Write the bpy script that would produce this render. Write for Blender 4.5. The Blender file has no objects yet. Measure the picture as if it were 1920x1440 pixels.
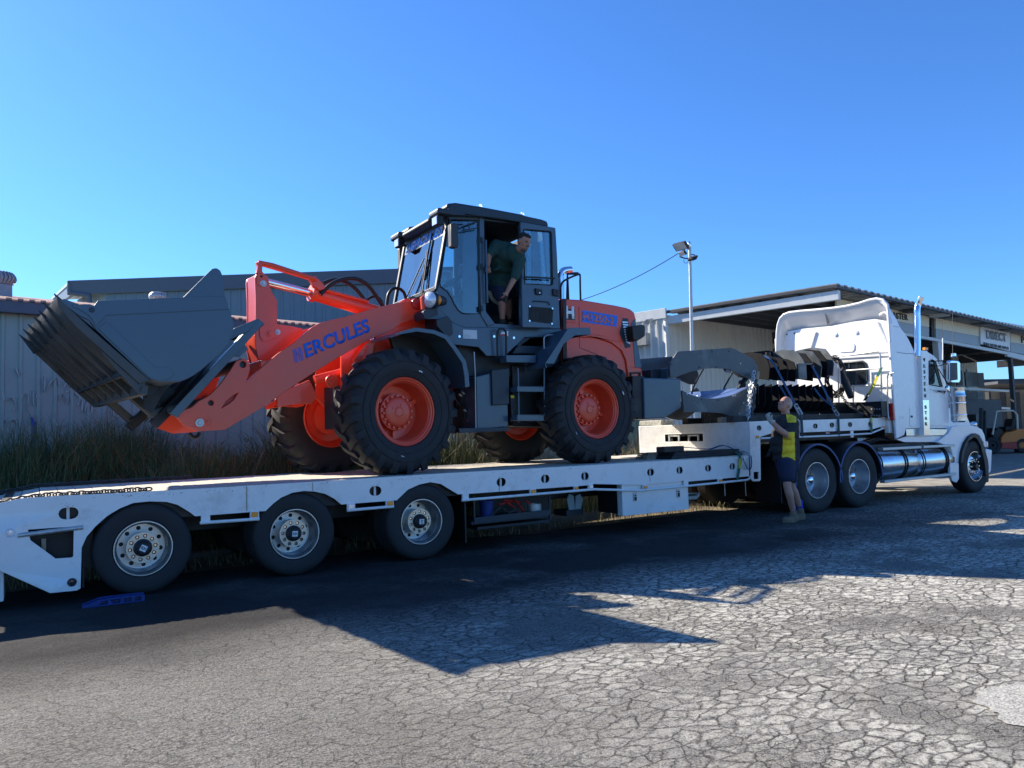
import bpy, bmesh, math, random
from mathutils import Vector, Matrix, noise
from mathutils.geometry import tessellate_polygon
random.seed(7)
SC = bpy.context.scene
COL = SC.collection
R = math.radians

# ------------------------------------------------------------------ camera, sky, sun, exposure
TH, PITCH, ROLL, FPX, EYE = R(58.3), R(3.77), R(1.92), 1443.0, 1.4
_f0 = Vector((math.cos(TH), math.sin(TH), 0)); _r0 = Vector((math.sin(TH), -math.cos(TH), 0)); _up = Vector((0, 0, 1))
FW = _f0*math.cos(PITCH) + _up*math.sin(PITCH); _u0 = _r0.cross(FW)
RT = _r0*math.cos(ROLL) - _u0*math.sin(ROLL); UP = RT.cross(FW)
EYEP = Vector((0, 0, EYE))
cam_d = bpy.data.cameras.new('camera'); cam = bpy.data.objects.new('camera', cam_d); COL.objects.link(cam)
cam_d.sensor_width = 36; cam_d.lens = 36*FPX/1920; cam_d.clip_start = .05; cam_d.clip_end = 3000
m3 = Matrix((RT, UP, -FW)).transposed(); cam.matrix_world = Matrix.Translation(EYEP) @ m3.to_4x4()
SC.camera = cam
SUN_EL = R(32.6); SUN_AZ = R(117.2)            # azimuth measured from +X towards +Y
SC.world = bpy.data.worlds.new('World'); SC.world.use_nodes = True
wn = SC.world.node_tree; wn.nodes.clear()
sky = wn.nodes.new('ShaderNodeTexSky'); sky.sky_type = 'NISHITA'; sky.sun_disc = False
sky.sun_elevation = SUN_EL; sky.sun_rotation = R(90) - SUN_AZ
sky.altitude = 0; sky.air_density = 1.0; sky.dust_density = .25; sky.ozone_density = 4.0
hs = wn.nodes.new('ShaderNodeMix'); hs.data_type = 'RGBA'; hs.blend_type = 'MULTIPLY'; hs.inputs[0].default_value = 1; hs.inputs[7].default_value = (.40, .71, 1.10, 1)
bg = wn.nodes.new('ShaderNodeBackground'); bg.inputs[1].default_value = .10
wo = wn.nodes.new('ShaderNodeOutputWorld')
wn.links.new(sky.outputs[0], hs.inputs[6]); wn.links.new(hs.outputs[2], bg.inputs[0]); wn.links.new(bg.outputs[0], wo.inputs[0])
sun_d = bpy.data.lights.new('sun', 'SUN'); sun_d.energy = 5.0; sun_d.angle = R(.53); sun_d.color = (1, .90, .76)
sun = bpy.data.objects.new('sun', sun_d); COL.objects.link(sun)
sd = Vector((math.cos(SUN_AZ)*math.cos(SUN_EL), math.sin(SUN_AZ)*math.cos(SUN_EL), math.sin(SUN_EL)))
sun.rotation_euler = sd.to_track_quat('Z', 'Y').to_euler(); sun.location = (-6, 12, 9)
SC.view_settings.view_transform = 'Standard'; SC.view_settings.look = 'None'
SC.view_settings.gamma = 1; SC.view_settings.exposure = 1.08; SC.view_settings.use_curve_mapping = False

# ------------------------------------------------------------------ measuring: a photo point on a real plane of the place
def ray(x, y): return FW*FPX + RT*(x-960) - UP*(y-720)
def onax(x, y, ax, v):
    d = ray(x, y); return EYEP + d*((v-EYEP[ax])/d[ax])
def PY(x, y, Y): return onax(x, y, 1, Y)
def PX(x, y, X): return onax(x, y, 0, X)
def PZ(x, y, Z): return onax(x, y, 2, Z)
def PP(x, y, p, n):
    d = ray(x, y); return EYEP + d*((p-EYEP).dot(n)/d.dot(n))
def XZ(pts, Y): return [(PY(x, y, Y).x, PY(x, y, Y).z) for x, y in pts]

# ------------------------------------------------------------------ materials
MATS = {}
def nd(nt, t, **k):
    n = nt.nodes.new(t)
    for a, b in k.items(): setattr(n, a, b)
    return n
def mat(name, col, rough=.5, metal=0., var=.12, nscale=6., bump=.0, bscale=60., coat=0., dirt=0., dirtcol=(.10, .085, .06), dscale=3., spec=.5, trans=0., ior=1.45, emit=None, estr=0, alpha=1., rvar=.1):
    m = bpy.data.materials.new(name); m.use_nodes = True; nt = m.node_tree; b = nt.nodes['Principled BSDF']
    b.inputs['Roughness'].default_value = rough; b.inputs['Metallic'].default_value = metal
    b.inputs['Coat Weight'].default_value = coat; b.inputs['Coat Roughness'].default_value = .06
    b.inputs['Specular IOR Level'].default_value = spec; b.inputs['IOR'].default_value = ior
    b.inputs['Transmission Weight'].default_value = trans; b.inputs['Alpha'].default_value = alpha
    tc = nd(nt, 'ShaderNodeTexCoord')
    no = nd(nt, 'ShaderNodeTexNoise'); no.inputs['Scale'].default_value = nscale; no.inputs['Detail'].default_value = 5
    nt.links.new(tc.outputs['Object'], no.inputs['Vector'])
    mr = nd(nt, 'ShaderNodeMapRange'); mr.inputs[1].default_value = .3; mr.inputs[2].default_value = .7; mr.inputs[3].default_value = 1-var; mr.inputs[4].default_value = 1+var*.6
    nt.links.new(no.outputs['Fac'], mr.inputs[0])
    mx = nd(nt, 'ShaderNodeVectorMath', operation='SCALE'); mx.inputs[0].default_value = col; nt.links.new(mr.outputs[0], mx.inputs['Scale'])
    out = mx.outputs[0]
    if dirt > 0:
        n2 = nd(nt, 'ShaderNodeTexNoise'); n2.inputs['Scale'].default_value = dscale; n2.inputs['Detail'].default_value = 9; n2.inputs['Roughness'].default_value = .72
        nt.links.new(tc.outputs['Object'], n2.inputs['Vector'])
        m2 = nd(nt, 'ShaderNodeMapRange'); m2.inputs[1].default_value = .52; m2.inputs[2].default_value = .78; m2.inputs[3].default_value = 0; m2.inputs[4].default_value = dirt
        nt.links.new(n2.outputs['Fac'], m2.inputs[0])
        mm = nd(nt, 'ShaderNodeMix', data_type='RGBA'); nt.links.new(m2.outputs[0], mm.inputs['Factor']); nt.links.new(out, mm.inputs[6]); mm.inputs[7].default_value = (*dirtcol, 1)
        out = mm.outputs[2]
    nt.links.new(out, b.inputs['Base Color'])
    if rvar > 0:
        r2 = nd(nt, 'ShaderNodeMapRange'); r2.inputs[1].default_value = .3; r2.inputs[2].default_value = .7; r2.inputs[3].default_value = max(.02, rough-rvar); r2.inputs[4].default_value = min(1, rough+rvar)
        nt.links.new(no.outputs['Fac'], r2.inputs[0]); nt.links.new(r2.outputs[0], b.inputs['Roughness'])
    if bump > 0:
        nb = nd(nt, 'ShaderNodeTexNoise'); nb.inputs['Scale'].default_value = bscale; nb.inputs['Detail'].default_value = 4
        nt.links.new(tc.outputs['Object'], nb.inputs['Vector'])
        bp = nd(nt, 'ShaderNodeBump'); bp.inputs['Strength'].default_value = bump; bp.inputs['Distance'].default_value = .01
        nt.links.new(nb.outputs['Fac'], bp.inputs['Height']); nt.links.new(bp.outputs[0], b.inputs['Normal'])
    if emit: b.inputs['Emission Color'].default_value = (*emit, 1); b.inputs['Emission Strength'].default_value = estr
    MATS[name] = m; return m

white = mat('white_paint', (.78, .78, .76), .35, var=.08, nscale=2, coat=.3, dirt=.6, dirtcol=(.38, .34, .28), dscale=4)
white_clean = mat('truck_white_paint', (.80, .80, .79), .28, var=.03, nscale=1.5, coat=.6)
orange = mat('orange_paint', (.79, .078, .032), .35, var=.08, nscale=2, spec=.45, coat=.25, dirt=.28, dirtcol=(.30, .15, .10), rvar=.06)
slate = mat('slate_paint', (.050, .088, .125), .38, var=.12, nscale=3, coat=.3, dirt=.15, dirtcol=(.12, .12, .11))
slate_dk = mat('dark_slate_paint', (.018, .030, .042), .45, var=.15, nscale=4)
black = mat('black_plastic', (.012, .012, .013), .5, var=.2)
blacksteel = mat('black_steel', (.012, .013, .015), .45, var=.3, nscale=9, dirt=.3, dirtcol=(.045, .045, .045), dscale=5)
wornsteel = mat('worn_steel', (.075, .078, .078), .5, metal=.35, var=.35, nscale=5, dirt=.55, dirtcol=(.10, .085, .06), dscale=6, bump=.15)
greysteel = mat('grey_scuffed_steel', (.075, .088, .095), .42, metal=.2, var=.2, nscale=3, dirt=.6, dirtcol=(.30, .31, .31), dscale=2.3)
rubber = mat('tyre_rubber', (.022, .022, .023), .72, var=.2, nscale=12, bump=.2, bscale=90, dirt=.25, dirtcol=(.06, .055, .05))
rubber_dusty = mat('dusty_tyre_rubber', (.20, .18, .155), .9, var=.25, nscale=14, bump=.3)
chrome = mat('chrome', (.82, .82, .83), .09, metal=1, var=.03, rvar=.03)
polished = mat('polished_aluminium', (.66, .67, .68), .22, metal=1, var=.08, nscale=9, rvar=.06)
alu = mat('brushed_rim_metal', (.52, .53, .54), .36, metal=.9, var=.12, nscale=8)
bronze = mat('hub_plate_metal', (.62, .55, .46), .38, metal=.75, var=.15, nscale=20)
galv = mat('galvanised_steel', (.48, .50, .50), .45, metal=.6, var=.2, nscale=30)
checker_white = mat('white_tread_plate', (.80, .79, .76), .4, var=.08, nscale=8, dirt=.35, dirtcol=(.45, .40, .33), dscale=9)
amber = mat('amber_lens', (.85, .28, .02), .2, coat=.5); redlens = mat('red_lens', (.5, .01, .01), .2, coat=.5)
lens = mat('clear_lens', (.75, .77, .8), .08, metal=.3, coat=1)
glass_dark = mat('tinted_glass', (.015, .02, .025), .04, spec=.8, coat=1, rvar=0, var=0)
blueband = mat('blue_strap_webbing', (.015, .07, .17), .8, var=.2, bump=.3, bscale=300)
yellowband = mat('yellow_strap_webbing', (.62, .55, .03), .8, var=.2)
bluepaint = mat('blue_print', (.015, .14, .62), .35, var=.04)
bluefender = mat('dark_blue_guard', (.02, .06, .17), .5, coat=.05)
blacktine = mat('black_tine_paint', (.008, .009, .011), .75, var=.3, spec=.15, dirt=.15, dirtcol=(.05, .05, .05))
bluesheet = mat('blue_liner_plate', (.10, .16, .34), .4, var=.1)
blueplastic = mat('blue_plastic', (.008, .035, .18), .4, var=.1)
redpaint = mat('red_paint', (.45, .03, .02), .4, var=.2)
pinkpaint = mat('crimson_paint', (.40, .02, .07), .5)
decktimber = mat('bleached_deck_timber', (.62, .57, .48), .8, var=.25, nscale=6, bump=.5, bscale=40, dirt=.5, dirtcol=(.30, .26, .22), dscale=2.5)
timber = mat('weathered_timber', (.36, .29, .20), .85, var=.35, nscale=10, bump=.5, bscale=40, dirt=.4, dirtcol=(.12, .10, .08))
timber_dk = mat('dark_timber', (.055, .047, .04), .85, var=.4, nscale=8, bump=.5, bscale=40)
skin = mat('skin', (.46, .235, .165), .55, var=.12, nscale=18, bump=.05)
skin_dk = mat('tanned_skin', (.34, .17, .115), .55, var=.12, nscale=18)
greyhair = mat('grey_hair', (.42, .40, .38), .8, var=.3, nscale=60, bump=.5, bscale=200)
darkhair = mat('dark_hair', (.012, .010, .009), .7, var=.3, nscale=60, bump=.5, bscale=200)
blackcloth = mat('charcoal_cloth', (.03, .029, .03), .9, var=.25, nscale=14, bump=.35, bscale=35)
yellowcloth = mat('yellow_cloth', (.80, .58, .03), .85, var=.15, nscale=14, bump=.35, bscale=35)
navycloth = mat('navy_cloth', (.018, .026, .06), .9, var=.25, nscale=14, bump=.4, bscale=35)
greencloth = mat('dark_green_cloth', (.018, .060, .052), .9, var=.25, nscale=14, bump=.4, bscale=30)
sockblue = mat('blue_sock', (.02, .05, .42), .9); boot = mat('tan_boot', (.19, .14, .09), .8, var=.25, nscale=20)
glove = mat('grey_glove', (.42, .42, .38), .9, var=.25, nscale=30, bump=.4)
cream = mat('cream_panel', (.78, .72, .56), .6, var=.05); greypanel = mat('grey_blue_panel', (.36, .42, .45), .6, var=.06)
signwhite = mat('sign_white', (.74, .76, .77), .5, var=.04); darkprint = mat('dark_print', (.03, .035, .04), .6); greyprint = mat('grey_print', (.26, .31, .35), .6)
orangeprint = mat('orange_print', (.72, .16, .08), .4)
whiteprint = mat('white_print', (.82, .82, .82), .4)

def glass_mat():
    m = bpy.data.materials.new('cab_glass'); m.use_nodes = True; nt = m.node_tree; nt.nodes.clear()
    o = nd(nt, 'ShaderNodeOutputMaterial'); mx = nd(nt, 'ShaderNodeMixShader'); tr = nd(nt, 'ShaderNodeBsdfTransparent'); gl = nd(nt, 'ShaderNodeBsdfGlossy')
    tc = nd(nt, 'ShaderNodeTexCoord'); no = nd(nt, 'ShaderNodeTexNoise'); no.inputs['Scale'].default_value = 3
    cr = nd(nt, 'ShaderNodeMapRange'); cr.inputs[3].default_value = .0; cr.inputs[4].default_value = .06
    nt.links.new(tc.outputs['Object'], no.inputs['Vector']); nt.links.new(no.outputs['Fac'], cr.inputs[0])
    tr.inputs[0].default_value = (.74, .86, .88, 1); gl.inputs['Roughness'].default_value = .02
    fr = nd(nt, 'ShaderNodeFresnel'); fr.inputs[0].default_value = 1.6
    ad = nd(nt, 'ShaderNodeMath', operation='ADD'); nt.links.new(fr.outputs[0], ad.inputs[0]); nt.links.new(cr.outputs[0], ad.inputs[1])
    nt.links.new(ad.outputs[0], mx.inputs[0]); nt.links.new(tr.outputs[0], mx.inputs[1]); nt.links.new(gl.outputs[0], mx.inputs[2]); nt.links.new(mx.outputs[0], o.inputs[0])
    return m
glass = glass_mat()
screen_glass = glass_mat(); screen_glass.name = 'windscreen_glass'
for n_ in screen_glass.node_tree.nodes:
    if n_.type == 'MAP_RANGE': n_.inputs[3].default_value = .18; n_.inputs[4].default_value = .30

# ------------------------------------------------------------------ mesh builder
class MB:
    def __init__(s): s.v = []; s.f = []
    def add(s, vs, fs):
        k = len(s.v); s.v += [tuple(v) for v in vs]; s.f += [tuple(i+k for i in f) for f in fs]; return s
    def box(s, c, d, rot=None):
        c = Vector(c); vs = []
        for x in (-.5, .5):
            for y in (-.5, .5):
                for z in (-.5, .5):
                    p = Vector((x*d[0], y*d[1], z*d[2])); p = rot @ p if rot else p; vs.append(c+p)
        return s.add(vs, [(0, 1, 3, 2), (4, 6, 7, 5), (0, 4, 5, 1), (2, 3, 7, 6), (0, 2, 6, 4), (1, 5, 7, 3)])
    def bb(s, a, b):
        return s.box([(a[i]+b[i])/2 for i in range(3)], [abs(b[i]-a[i]) for i in range(3)])
    def bar(s, p, q, w, h, up=(0, 0, 1)):
        p = Vector(p); q = Vector(q); x = (q-p); L = x.length; x.normalize(); u = Vector(up); y = u.cross(x)
        if y.length < 1e-4: y = Vector((0, 1, 0)).cross(x)
        y.normalize(); z = x.cross(y)
        return s.box((p+q)/2, (L, w, h), Matrix((x, y, z)).transposed())
    def path(s, pts, r, n=8, closed=False):
        pts = [Vector(p) for p in pts]; rs = r if isinstance(r, (list, tuple)) else [r]*len(pts)
        N = len(pts); vs = []; fs = []; prev = None
        for i, p in enumerate(pts):
            if closed: t = pts[(i+1) % N]-pts[i-1]
            else: t = pts[min(i+1, N-1)]-pts[max(i-1, 0)]
            t.normalize()
            if prev is None: a = Vector((0, 0, 1)) if abs(t.z) < .9 else Vector((1, 0, 0))
            else: a = prev
            u = t.cross(a); 
            if u.length < 1e-5: u = t.cross(Vector((1, .3, .2)))
            u.normalize(); w = u.cross(t); w.normalize(); prev = w
            for k in range(n):
                th = 2*math.pi*k/n; vs.append(p+(u*math.cos(th)+w*math.sin(th))*rs[i])
        M = N if closed else N-1
        for i in range(M):
            j = (i+1) % N
            for k in range(n):
                l = (k+1) % n; fs.append((i*n+k, i*n+l, j*n+l, j*n+k))
        if not closed: fs.append(tuple(range(n))[::-1]); fs.append(tuple((N-1)*n+k for k in range(n)))
        return s.add(vs, fs)
    def cyl(s, p, q, r, r2=None, n=20): return s.path([p, q], [r, r if r2 is None else r2], n)
    def lathe(s, prof, o=(0, 0, 0), ax=(0, 1, 0), n=40):
        ax = Vector(ax).normalized(); o = Vector(o); a = Vector((0, 0, 1)) if abs(ax.z) < .9 else Vector((1, 0, 0))
        u = ax.cross(a).normalized(); w = u.cross(ax); vs = []; fs = []
        for (r, h) in prof:
            for k in range(n):
                th = 2*math.pi*k/n; vs.append(o+ax*h+(u*math.cos(th)+w*math.sin(th))*max(r, 1e-4))
        for i in range(len(prof)-1):
            for k in range(n):
                l = (k+1) % n; fs.append((i*n+k, i*n+l, (i+1)*n+l, (i+1)*n+k))
        return s.add(vs, fs)
    def plate(s, outer, holes=(), y0=0, y1=.01, mp=None):
        """outline in 2D, extruded from y0 to y1; mp(u, v, y) maps to space (default X,Z outline, Y depth)"""
        mp = mp or (lambda u, v, y: (u, y, v))
        loops = [list(outer)]+[list(h) for h in holes]
        flat = [p for l in loops for p in l]
        tris = tessellate_polygon([[Vector((p[0], p[1], 0)) for p in l] for l in loops])
        n = len(flat); vs = [mp(p[0], p[1], y0) for p in flat]+[mp(p[0], p[1], y1) for p in flat]
        fs = [tuple(t) for t in tris]+[tuple(i+n for i in t[::-1]) for t in tris]
        k = 0
        for l in loops:
            m = len(l)
            for i in range(m):
                a, b = k+i, k+(i+1) % m; fs.append((a, b, b+n, a+n))
            k += m
        return s.add(vs, fs)
    def sweep(s, prof, y0, y1, th=.012):
        """open (x,z) profile made a sheet of thickness th, extruded along Y"""
        P = [Vector((a, b)) for a, b in prof]; N = len(P); off = []
        for i in range(N):
            t = (P[min(i+1, N-1)]-P[max(i-1, 0)]).normalized(); off.append(P[i]+Vector((-t.y, t.x))*th)
        return s.plate([tuple(p) for p in P]+[tuple(p) for p in off[::-1]], (), y0, y1)
    def build(s, name, m, parent=None, bevel=0., smooth=35, mw=None, seg=2, sub=0):
        me = bpy.data.meshes.new(name); me.from_pydata(s.v, [], s.f); me.update()
        bm = bmesh.new(); bm.from_mesh(me); bmesh.ops.recalc_face_normals(bm, faces=bm.faces[:]); bm.to_mesh(me); bm.free()
        me.materials.append(m)
        me.polygons.foreach_set('use_smooth', [True]*len(me.polygons))
        me.set_sharp_from_angle(angle=R(smooth))
        o = bpy.data.objects.new(name, me); COL.objects.link(o)
        if bevel > 0:
            b = o.modifiers.new('bevel', 'BEVEL'); b.width = bevel; b.segments = seg; b.limit_method = 'ANGLE'; b.angle_limit = R(40); b.harden_normals = True
        if sub:
            b = o.modifiers.new('sub', 'SUBSURF'); b.levels = sub; b.render_levels = sub
        link(o, parent, mw); return o
WM = {}
def link(o, parent=None, mw=None):
    mw = mw or Matrix.Identity(4)
    if parent is not None:
        o.parent = parent; o.matrix_parent_inverse = WM[parent.name].inverted()
    o.matrix_basis = mw; WM[o.name] = mw
def tag(o, label=None, cat=None, group=None, kind=None):
    if label: o['label'] = label
    if cat: o['category'] = cat
    if group: o['group'] = group
    if kind: o['kind'] = kind
    return o
def thing(name, label, cat, loc, group=None):
    o = bpy.data.objects.new(name, None); COL.objects.link(o); o.empty_display_size = .2
    link(o, None, Matrix.Translation(Vector(loc))); return tag(o, label, cat, group)
def inst(src, parent, mw):
    """a copy of one object sharing its mesh, placed under parent"""
    o = src.copy(); COL.objects.link(o); o.parent = parent
    if parent is not None: o.matrix_parent_inverse = WM[parent.name].inverted()
    o.matrix_basis = mw; WM[o.name] = mw; return o
def inst_tree(src, parent, mw):
    o = inst(src, parent, mw); rel = mw @ WM[src.name].inverted()
    for c in list(src.children): inst_tree(c, o, rel @ WM[c.name])
    return o
T = Matrix.Translation
def circ(cx, cy, r, n=16, ry=None, a0=0, a1=360):
    ry = ry or r; full = abs(a1-a0) >= 360; m = n if full else n-1
    return [(cx+r*math.cos(R(a0+(a1-a0)*i/m)), cy+ry*math.sin(R(a0+(a1-a0)*i/m))) for i in range(n)]
def slot(cx, cy, w, h, n=6):
    r = h/2; d = max(w/2-r, 0)
    return [(cx+d+r*math.cos(R(-90+180*i/n)), cy+r*math.sin(R(-90+180*i/n))) for i in range(n+1)] + \
           [(cx-d+r*math.cos(R(90+180*i/n)), cy+r*math.sin(R(90+180*i/n))) for i in range(n+1)]
def spline(pts, k=6):
    pts = [Vector(p) for p in pts]; out = []
    for i in range(len(pts)-1):
        p0, p1, p2, p3 = pts[max(i-1, 0)], pts[i], pts[i+1], pts[min(i+2, len(pts)-1)]
        for j in range(k):
            t = j/k; out.append(.5*((2*p1)+(p2-p0)*t+(2*p0-5*p1+4*p2-p3)*t*t+(-p0+3*p1-3*p2+p3)*t**3))
    out.append(pts[-1]); return out
def spl2(pts, k=5): return [(v.x, v.y) for v in spline([(a, b, 0) for a, b in pts], k)]

def text(body, name, m, parent, origin, xdir, updir, size, width=None, bold=0., shear=0., extrude=.002, spacing=1., height=None, clip=None):
    """flat lettering standing on a surface: origin is the lower left corner"""
    cu = bpy.data.curves.new('t', 'FONT'); cu.body = body; cu.size = 1; cu.offset = bold; cu.shear = shear; cu.space_character = spacing; cu.extrude = 0; cu.resolution_u = 3
    ob = bpy.data.objects.new('t', cu); COL.objects.link(ob); dg = bpy.context.evaluated_depsgraph_get(); dg.update()
    me = bpy.data.meshes.new_from_object(ob.evaluated_get(dg)); COL.objects.unlink(ob); bpy.data.objects.remove(ob)
    xs = [v.co.x for v in me.vertices]; ys = [v.co.y for v in me.vertices]; x0, x1, y0, y1 = min(xs), max(xs), min(ys), max(ys)
    sx = (width/(x1-x0)) if width else size; sy = (height/(y1-y0)) if height else sx
    X = Vector(xdir).normalized(); U = Vector(updir).normalized(); Nn = X.cross(U).normalized(); O = Vector(origin)
    for v in me.vertices: v.co = O+X*((v.co.x-x0)*sx)+U*((v.co.y-y0)*sy)
    bm = bmesh.new(); bm.from_mesh(me); bmesh.ops.remove_doubles(bm, verts=bm.verts[:], dist=1e-5)
    r = bmesh.ops.extrude_face_region(bm, geom=bm.faces[:]); 
    for e in r['geom']:
        if isinstance(e, bmesh.types.BMVert): e.co += Nn*extrude
    bmesh.ops.recalc_face_normals(bm, faces=bm.faces[:]); bm.to_mesh(me); bm.free()
    me.name = name; me.materials.clear(); me.materials.append(m)
    o = bpy.data.objects.new(name, me); COL.objects.link(o); link(o, parent); return o

# one continuous skin from overlapping tapered limbs, fused by a voxel remesh
def limb(mb, p, q, r1, r2, n=12, flat=1., axis=None):
    p = Vector(p); q = Vector(q); d = (q-p); L = d.length
    if L < 1e-5: d = Vector((0, 0, 1)); L = 1e-5
    d = d/L; pts = []; rs = []
    for i in range(5): a = R(90-90*i/4*.98); pts.append(p-d*r1*math.sin(a)); rs.append(max(r1*math.cos(a), .001))
    for i in range(5): a = R(90*i/4*.98); pts.append(q+d*r2*math.sin(a)); rs.append(max(r2*math.cos(a), .001))
    k0 = len(mb.v); mb.path(pts, rs, n)
    if flat != 1. and axis is not None:
        ax = Vector(axis).normalized()
        for i in range(k0, len(mb.v)):
            v = Vector(mb.v[i]); t = (v-p).dot(d); c = p+d*t; w = v-c; mb.v[i] = tuple(v-ax*w.dot(ax)*(1-flat))
def ell(mb, c, rad, rot=None, n=14):
    c = Vector(c); vs = []; fs = []; m = n
    for i in range(m+1):
        a = math.pi*i/m
        for k in range(n):
            b = 2*math.pi*k/n; v = Vector((math.sin(a)*math.cos(b)*rad[0]+(1e-5 if i in (0, m) else 0), math.sin(a)*math.sin(b)*rad[1], math.cos(a)*rad[2]))
            vs.append(c+(rot @ v if rot else v))
    for i in range(m):
        for k in range(n):
            l = (k+1) % n; fs.append((i*n+k, i*n+l, (i+1)*n+l, (i+1)*n+k))
    mb.add(vs, fs)
def fuse(mb, name, m, parent, vox=.012, it=3, fac=.5):
    me = bpy.data.meshes.new('tmp'); me.from_pydata(mb.v, [], mb.f); me.update()
    bm = bmesh.new(); bm.from_mesh(me); bmesh.ops.remove_doubles(bm, verts=bm.verts[:], dist=1e-4); bmesh.ops.recalc_face_normals(bm, faces=bm.faces[:]); bm.to_mesh(me); bm.free()
    o = bpy.data.objects.new('tmp', me); COL.objects.link(o)
    r = o.modifiers.new('r', 'REMESH'); r.mode = 'VOXEL'; r.voxel_size = vox; r.adaptivity = 0
    s = o.modifiers.new('s', 'SMOOTH'); s.iterations = it; s.factor = fac
    dg = bpy.context.evaluated_depsgraph_get(); dg.update(); nm = bpy.data.meshes.new_from_object(o.evaluated_get(dg))
    COL.objects.unlink(o); bpy.data.objects.remove(o); nm.name = name; nm.materials.clear(); nm.materials.append(m)
    nm.polygons.foreach_set('use_smooth', [True]*len(nm.polygons))
    ob = bpy.data.objects.new(name, nm); COL.objects.link(ob); link(ob, parent); return ob
# ------------------------------------------------------------------ ground
def ground_mats():
    # cracked, bleached asphalt
    m = bpy.data.materials.new('cracked_asphalt'); m.use_nodes = True; nt = m.node_tree; b = nt.nodes['Principled BSDF']; L = nt.links.new
    tc = nd(nt, 'ShaderNodeTexCoord'); P = tc.outputs['Object']
    def noise_(sc, det=4, rough=.55, vec=P, dist=0):
        n = nd(nt, 'ShaderNodeTexNoise'); n.inputs['Scale'].default_value = sc; n.inputs['Detail'].default_value = det; n.inputs['Roughness'].default_value = rough; n.inputs['Distortion'].default_value = dist; L(vec, n.inputs['Vector']); return n
    def rng(src, a, c, lo=0., hi=1.):
        r = nd(nt, 'ShaderNodeMapRange'); r.inputs[1].default_value = a; r.inputs[2].default_value = c; r.inputs[3].default_value = lo; r.inputs[4].default_value = hi; L(src, r.inputs[0]); return r.outputs[0]
    def math_(op, a, c):
        x = nd(nt, 'ShaderNodeMath', operation=op)
        for i, s in enumerate((a, c)):
            if isinstance(s, (int, float)): x.inputs[i].default_value = s
            else: L(s, x.inputs[i])
        return x.outputs[0]
    def mix(f, a, c):
        x = nd(nt, 'ShaderNodeMix', data_type='RGBA')
        if isinstance(f, (int, float)): x.inputs[0].default_value = f
        else: L(f, x.inputs[0])
        for i, s in ((6, a), (7, c)):
            if isinstance(s, tuple): x.inputs[i].default_value = (*s, 1)
            else: L(s, x.inputs[i])
        return x.outputs[2]
    # warped coordinates for the crack network
    w = noise_(3.2, 4); ws = nd(nt, 'ShaderNodeVectorMath', operation='SCALE'); L(w.outputs['Color'], ws.inputs[0]); ws.inputs['Scale'].default_value = .15
    w2 = noise_(22, 5, .7); ws2 = nd(nt, 'ShaderNodeVectorMath', operation='SCALE'); L(w2.outputs['Color'], ws2.inputs[0]); ws2.inputs['Scale'].default_value = .05
    a1 = nd(nt, 'ShaderNodeVectorMath', operation='ADD'); L(P, a1.inputs[0]); L(ws.outputs[0], a1.inputs[1])
    a2 = nd(nt, 'ShaderNodeVectorMath', operation='ADD'); L(a1.outputs[0], a2.inputs[0]); L(ws2.outputs[0], a2.inputs[1])
    def vor(sc, feat='DISTANCE_TO_EDGE'):
        mp = nd(nt, 'ShaderNodeMapping'); mp.inputs['Scale'].default_value = (.80, 1.5, 1); mp.inputs['Rotation'].default_value = (0, 0, R(-28)); L(a2.outputs[0], mp.inputs[0])
        v = nd(nt, 'ShaderNodeTexVoronoi', feature=feat, voronoi_dimensions='2D'); v.inputs['Scale'].default_value = sc; L(mp.outputs[0], v.inputs['Vector']); return v
    v1 = vor(8.2); v2 = vor(18); cell = vor(8.2, 'F1')
    region = noise_(.42, 3); wid = rng(noise_(5.1, 4, .7).outputs['Fac'], .3, .7, .25, 1.9)
    c1 = rng(math_('DIVIDE', v1.outputs['Distance'], wid), .002, .032)            # 0 in the crack
    c2 = rng(math_('DIVIDE', v2.outputs['Distance'], wid), .0, .06, .25, 1.)
    fine = rng(region.outputs['Fac'], .44, .60)
    c2m = math_('MAXIMUM', c2, math_('SUBTRACT', 1., fine))
    crack = math_('MULTIPLY', c1, c2m)
    gap = rng(noise_(2.2, 5, .7).outputs['Fac'], .42, .50)                        # some stretches have closed cracks
    crack = math_('MAXIMUM', crack, math_('SUBTRACT', 1., gap)); sx = nd(nt, 'ShaderNodeSeparateXYZ'); L(P, sx.inputs[0]); vis = rng(math_('ADD', sx.outputs[0], math_('MULTIPLY', noise_(.45, 3).outputs['Fac'], 5.)), 2.6, 6.5, .42, 1.); crack = math_('MAXIMUM', crack, math_('SUBTRACT', 1., vis))
    # colour: grey tar with pale worn faces of single slabs and exposed stones
    ag = noise_(95, 3, .85); ag2 = noise_(30, 4, .75)
    ag3 = noise_(52, 6, .9); stone = rng(math_('ADD', math_('MULTIPLY', ag.outputs['Fac'], .4), math_('MULTIPLY', ag3.outputs['Fac'], .6)), .44, .56)
    base = mix(stone, (.045, .043, .038), (.50, .475, .415))
    base = mix(rng(ag2.outputs['Fac'], .35, .7, 0, .55), base, (.23, .222, .20))
    pale_zone = rng(noise_(.75, 5, .65).outputs['Fac'], .37, .49)
    sx = nd(nt, 'ShaderNodeSeparateXYZ'); L(P, sx.inputs[0])
    bias = rng(math_('ADD', sx.outputs[0], math_('MULTIPLY', noise_(.5, 3).outputs['Fac'], 3.)), 2.8, 5.2, .10, 1.)                               # more wear towards the right
    sc_ = nd(nt, 'ShaderNodeSeparateColor'); L(cell.outputs['Color'], sc_.inputs[0])
    slab = rng(sc_.outputs[0], .1, .4, .45, 1.)
    worn = math_('MULTIPLY', math_('MULTIPLY', pale_zone, bias), math_('MULTIPLY', slab, rng(v1.outputs['Distance'], .05, .13)))
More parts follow.
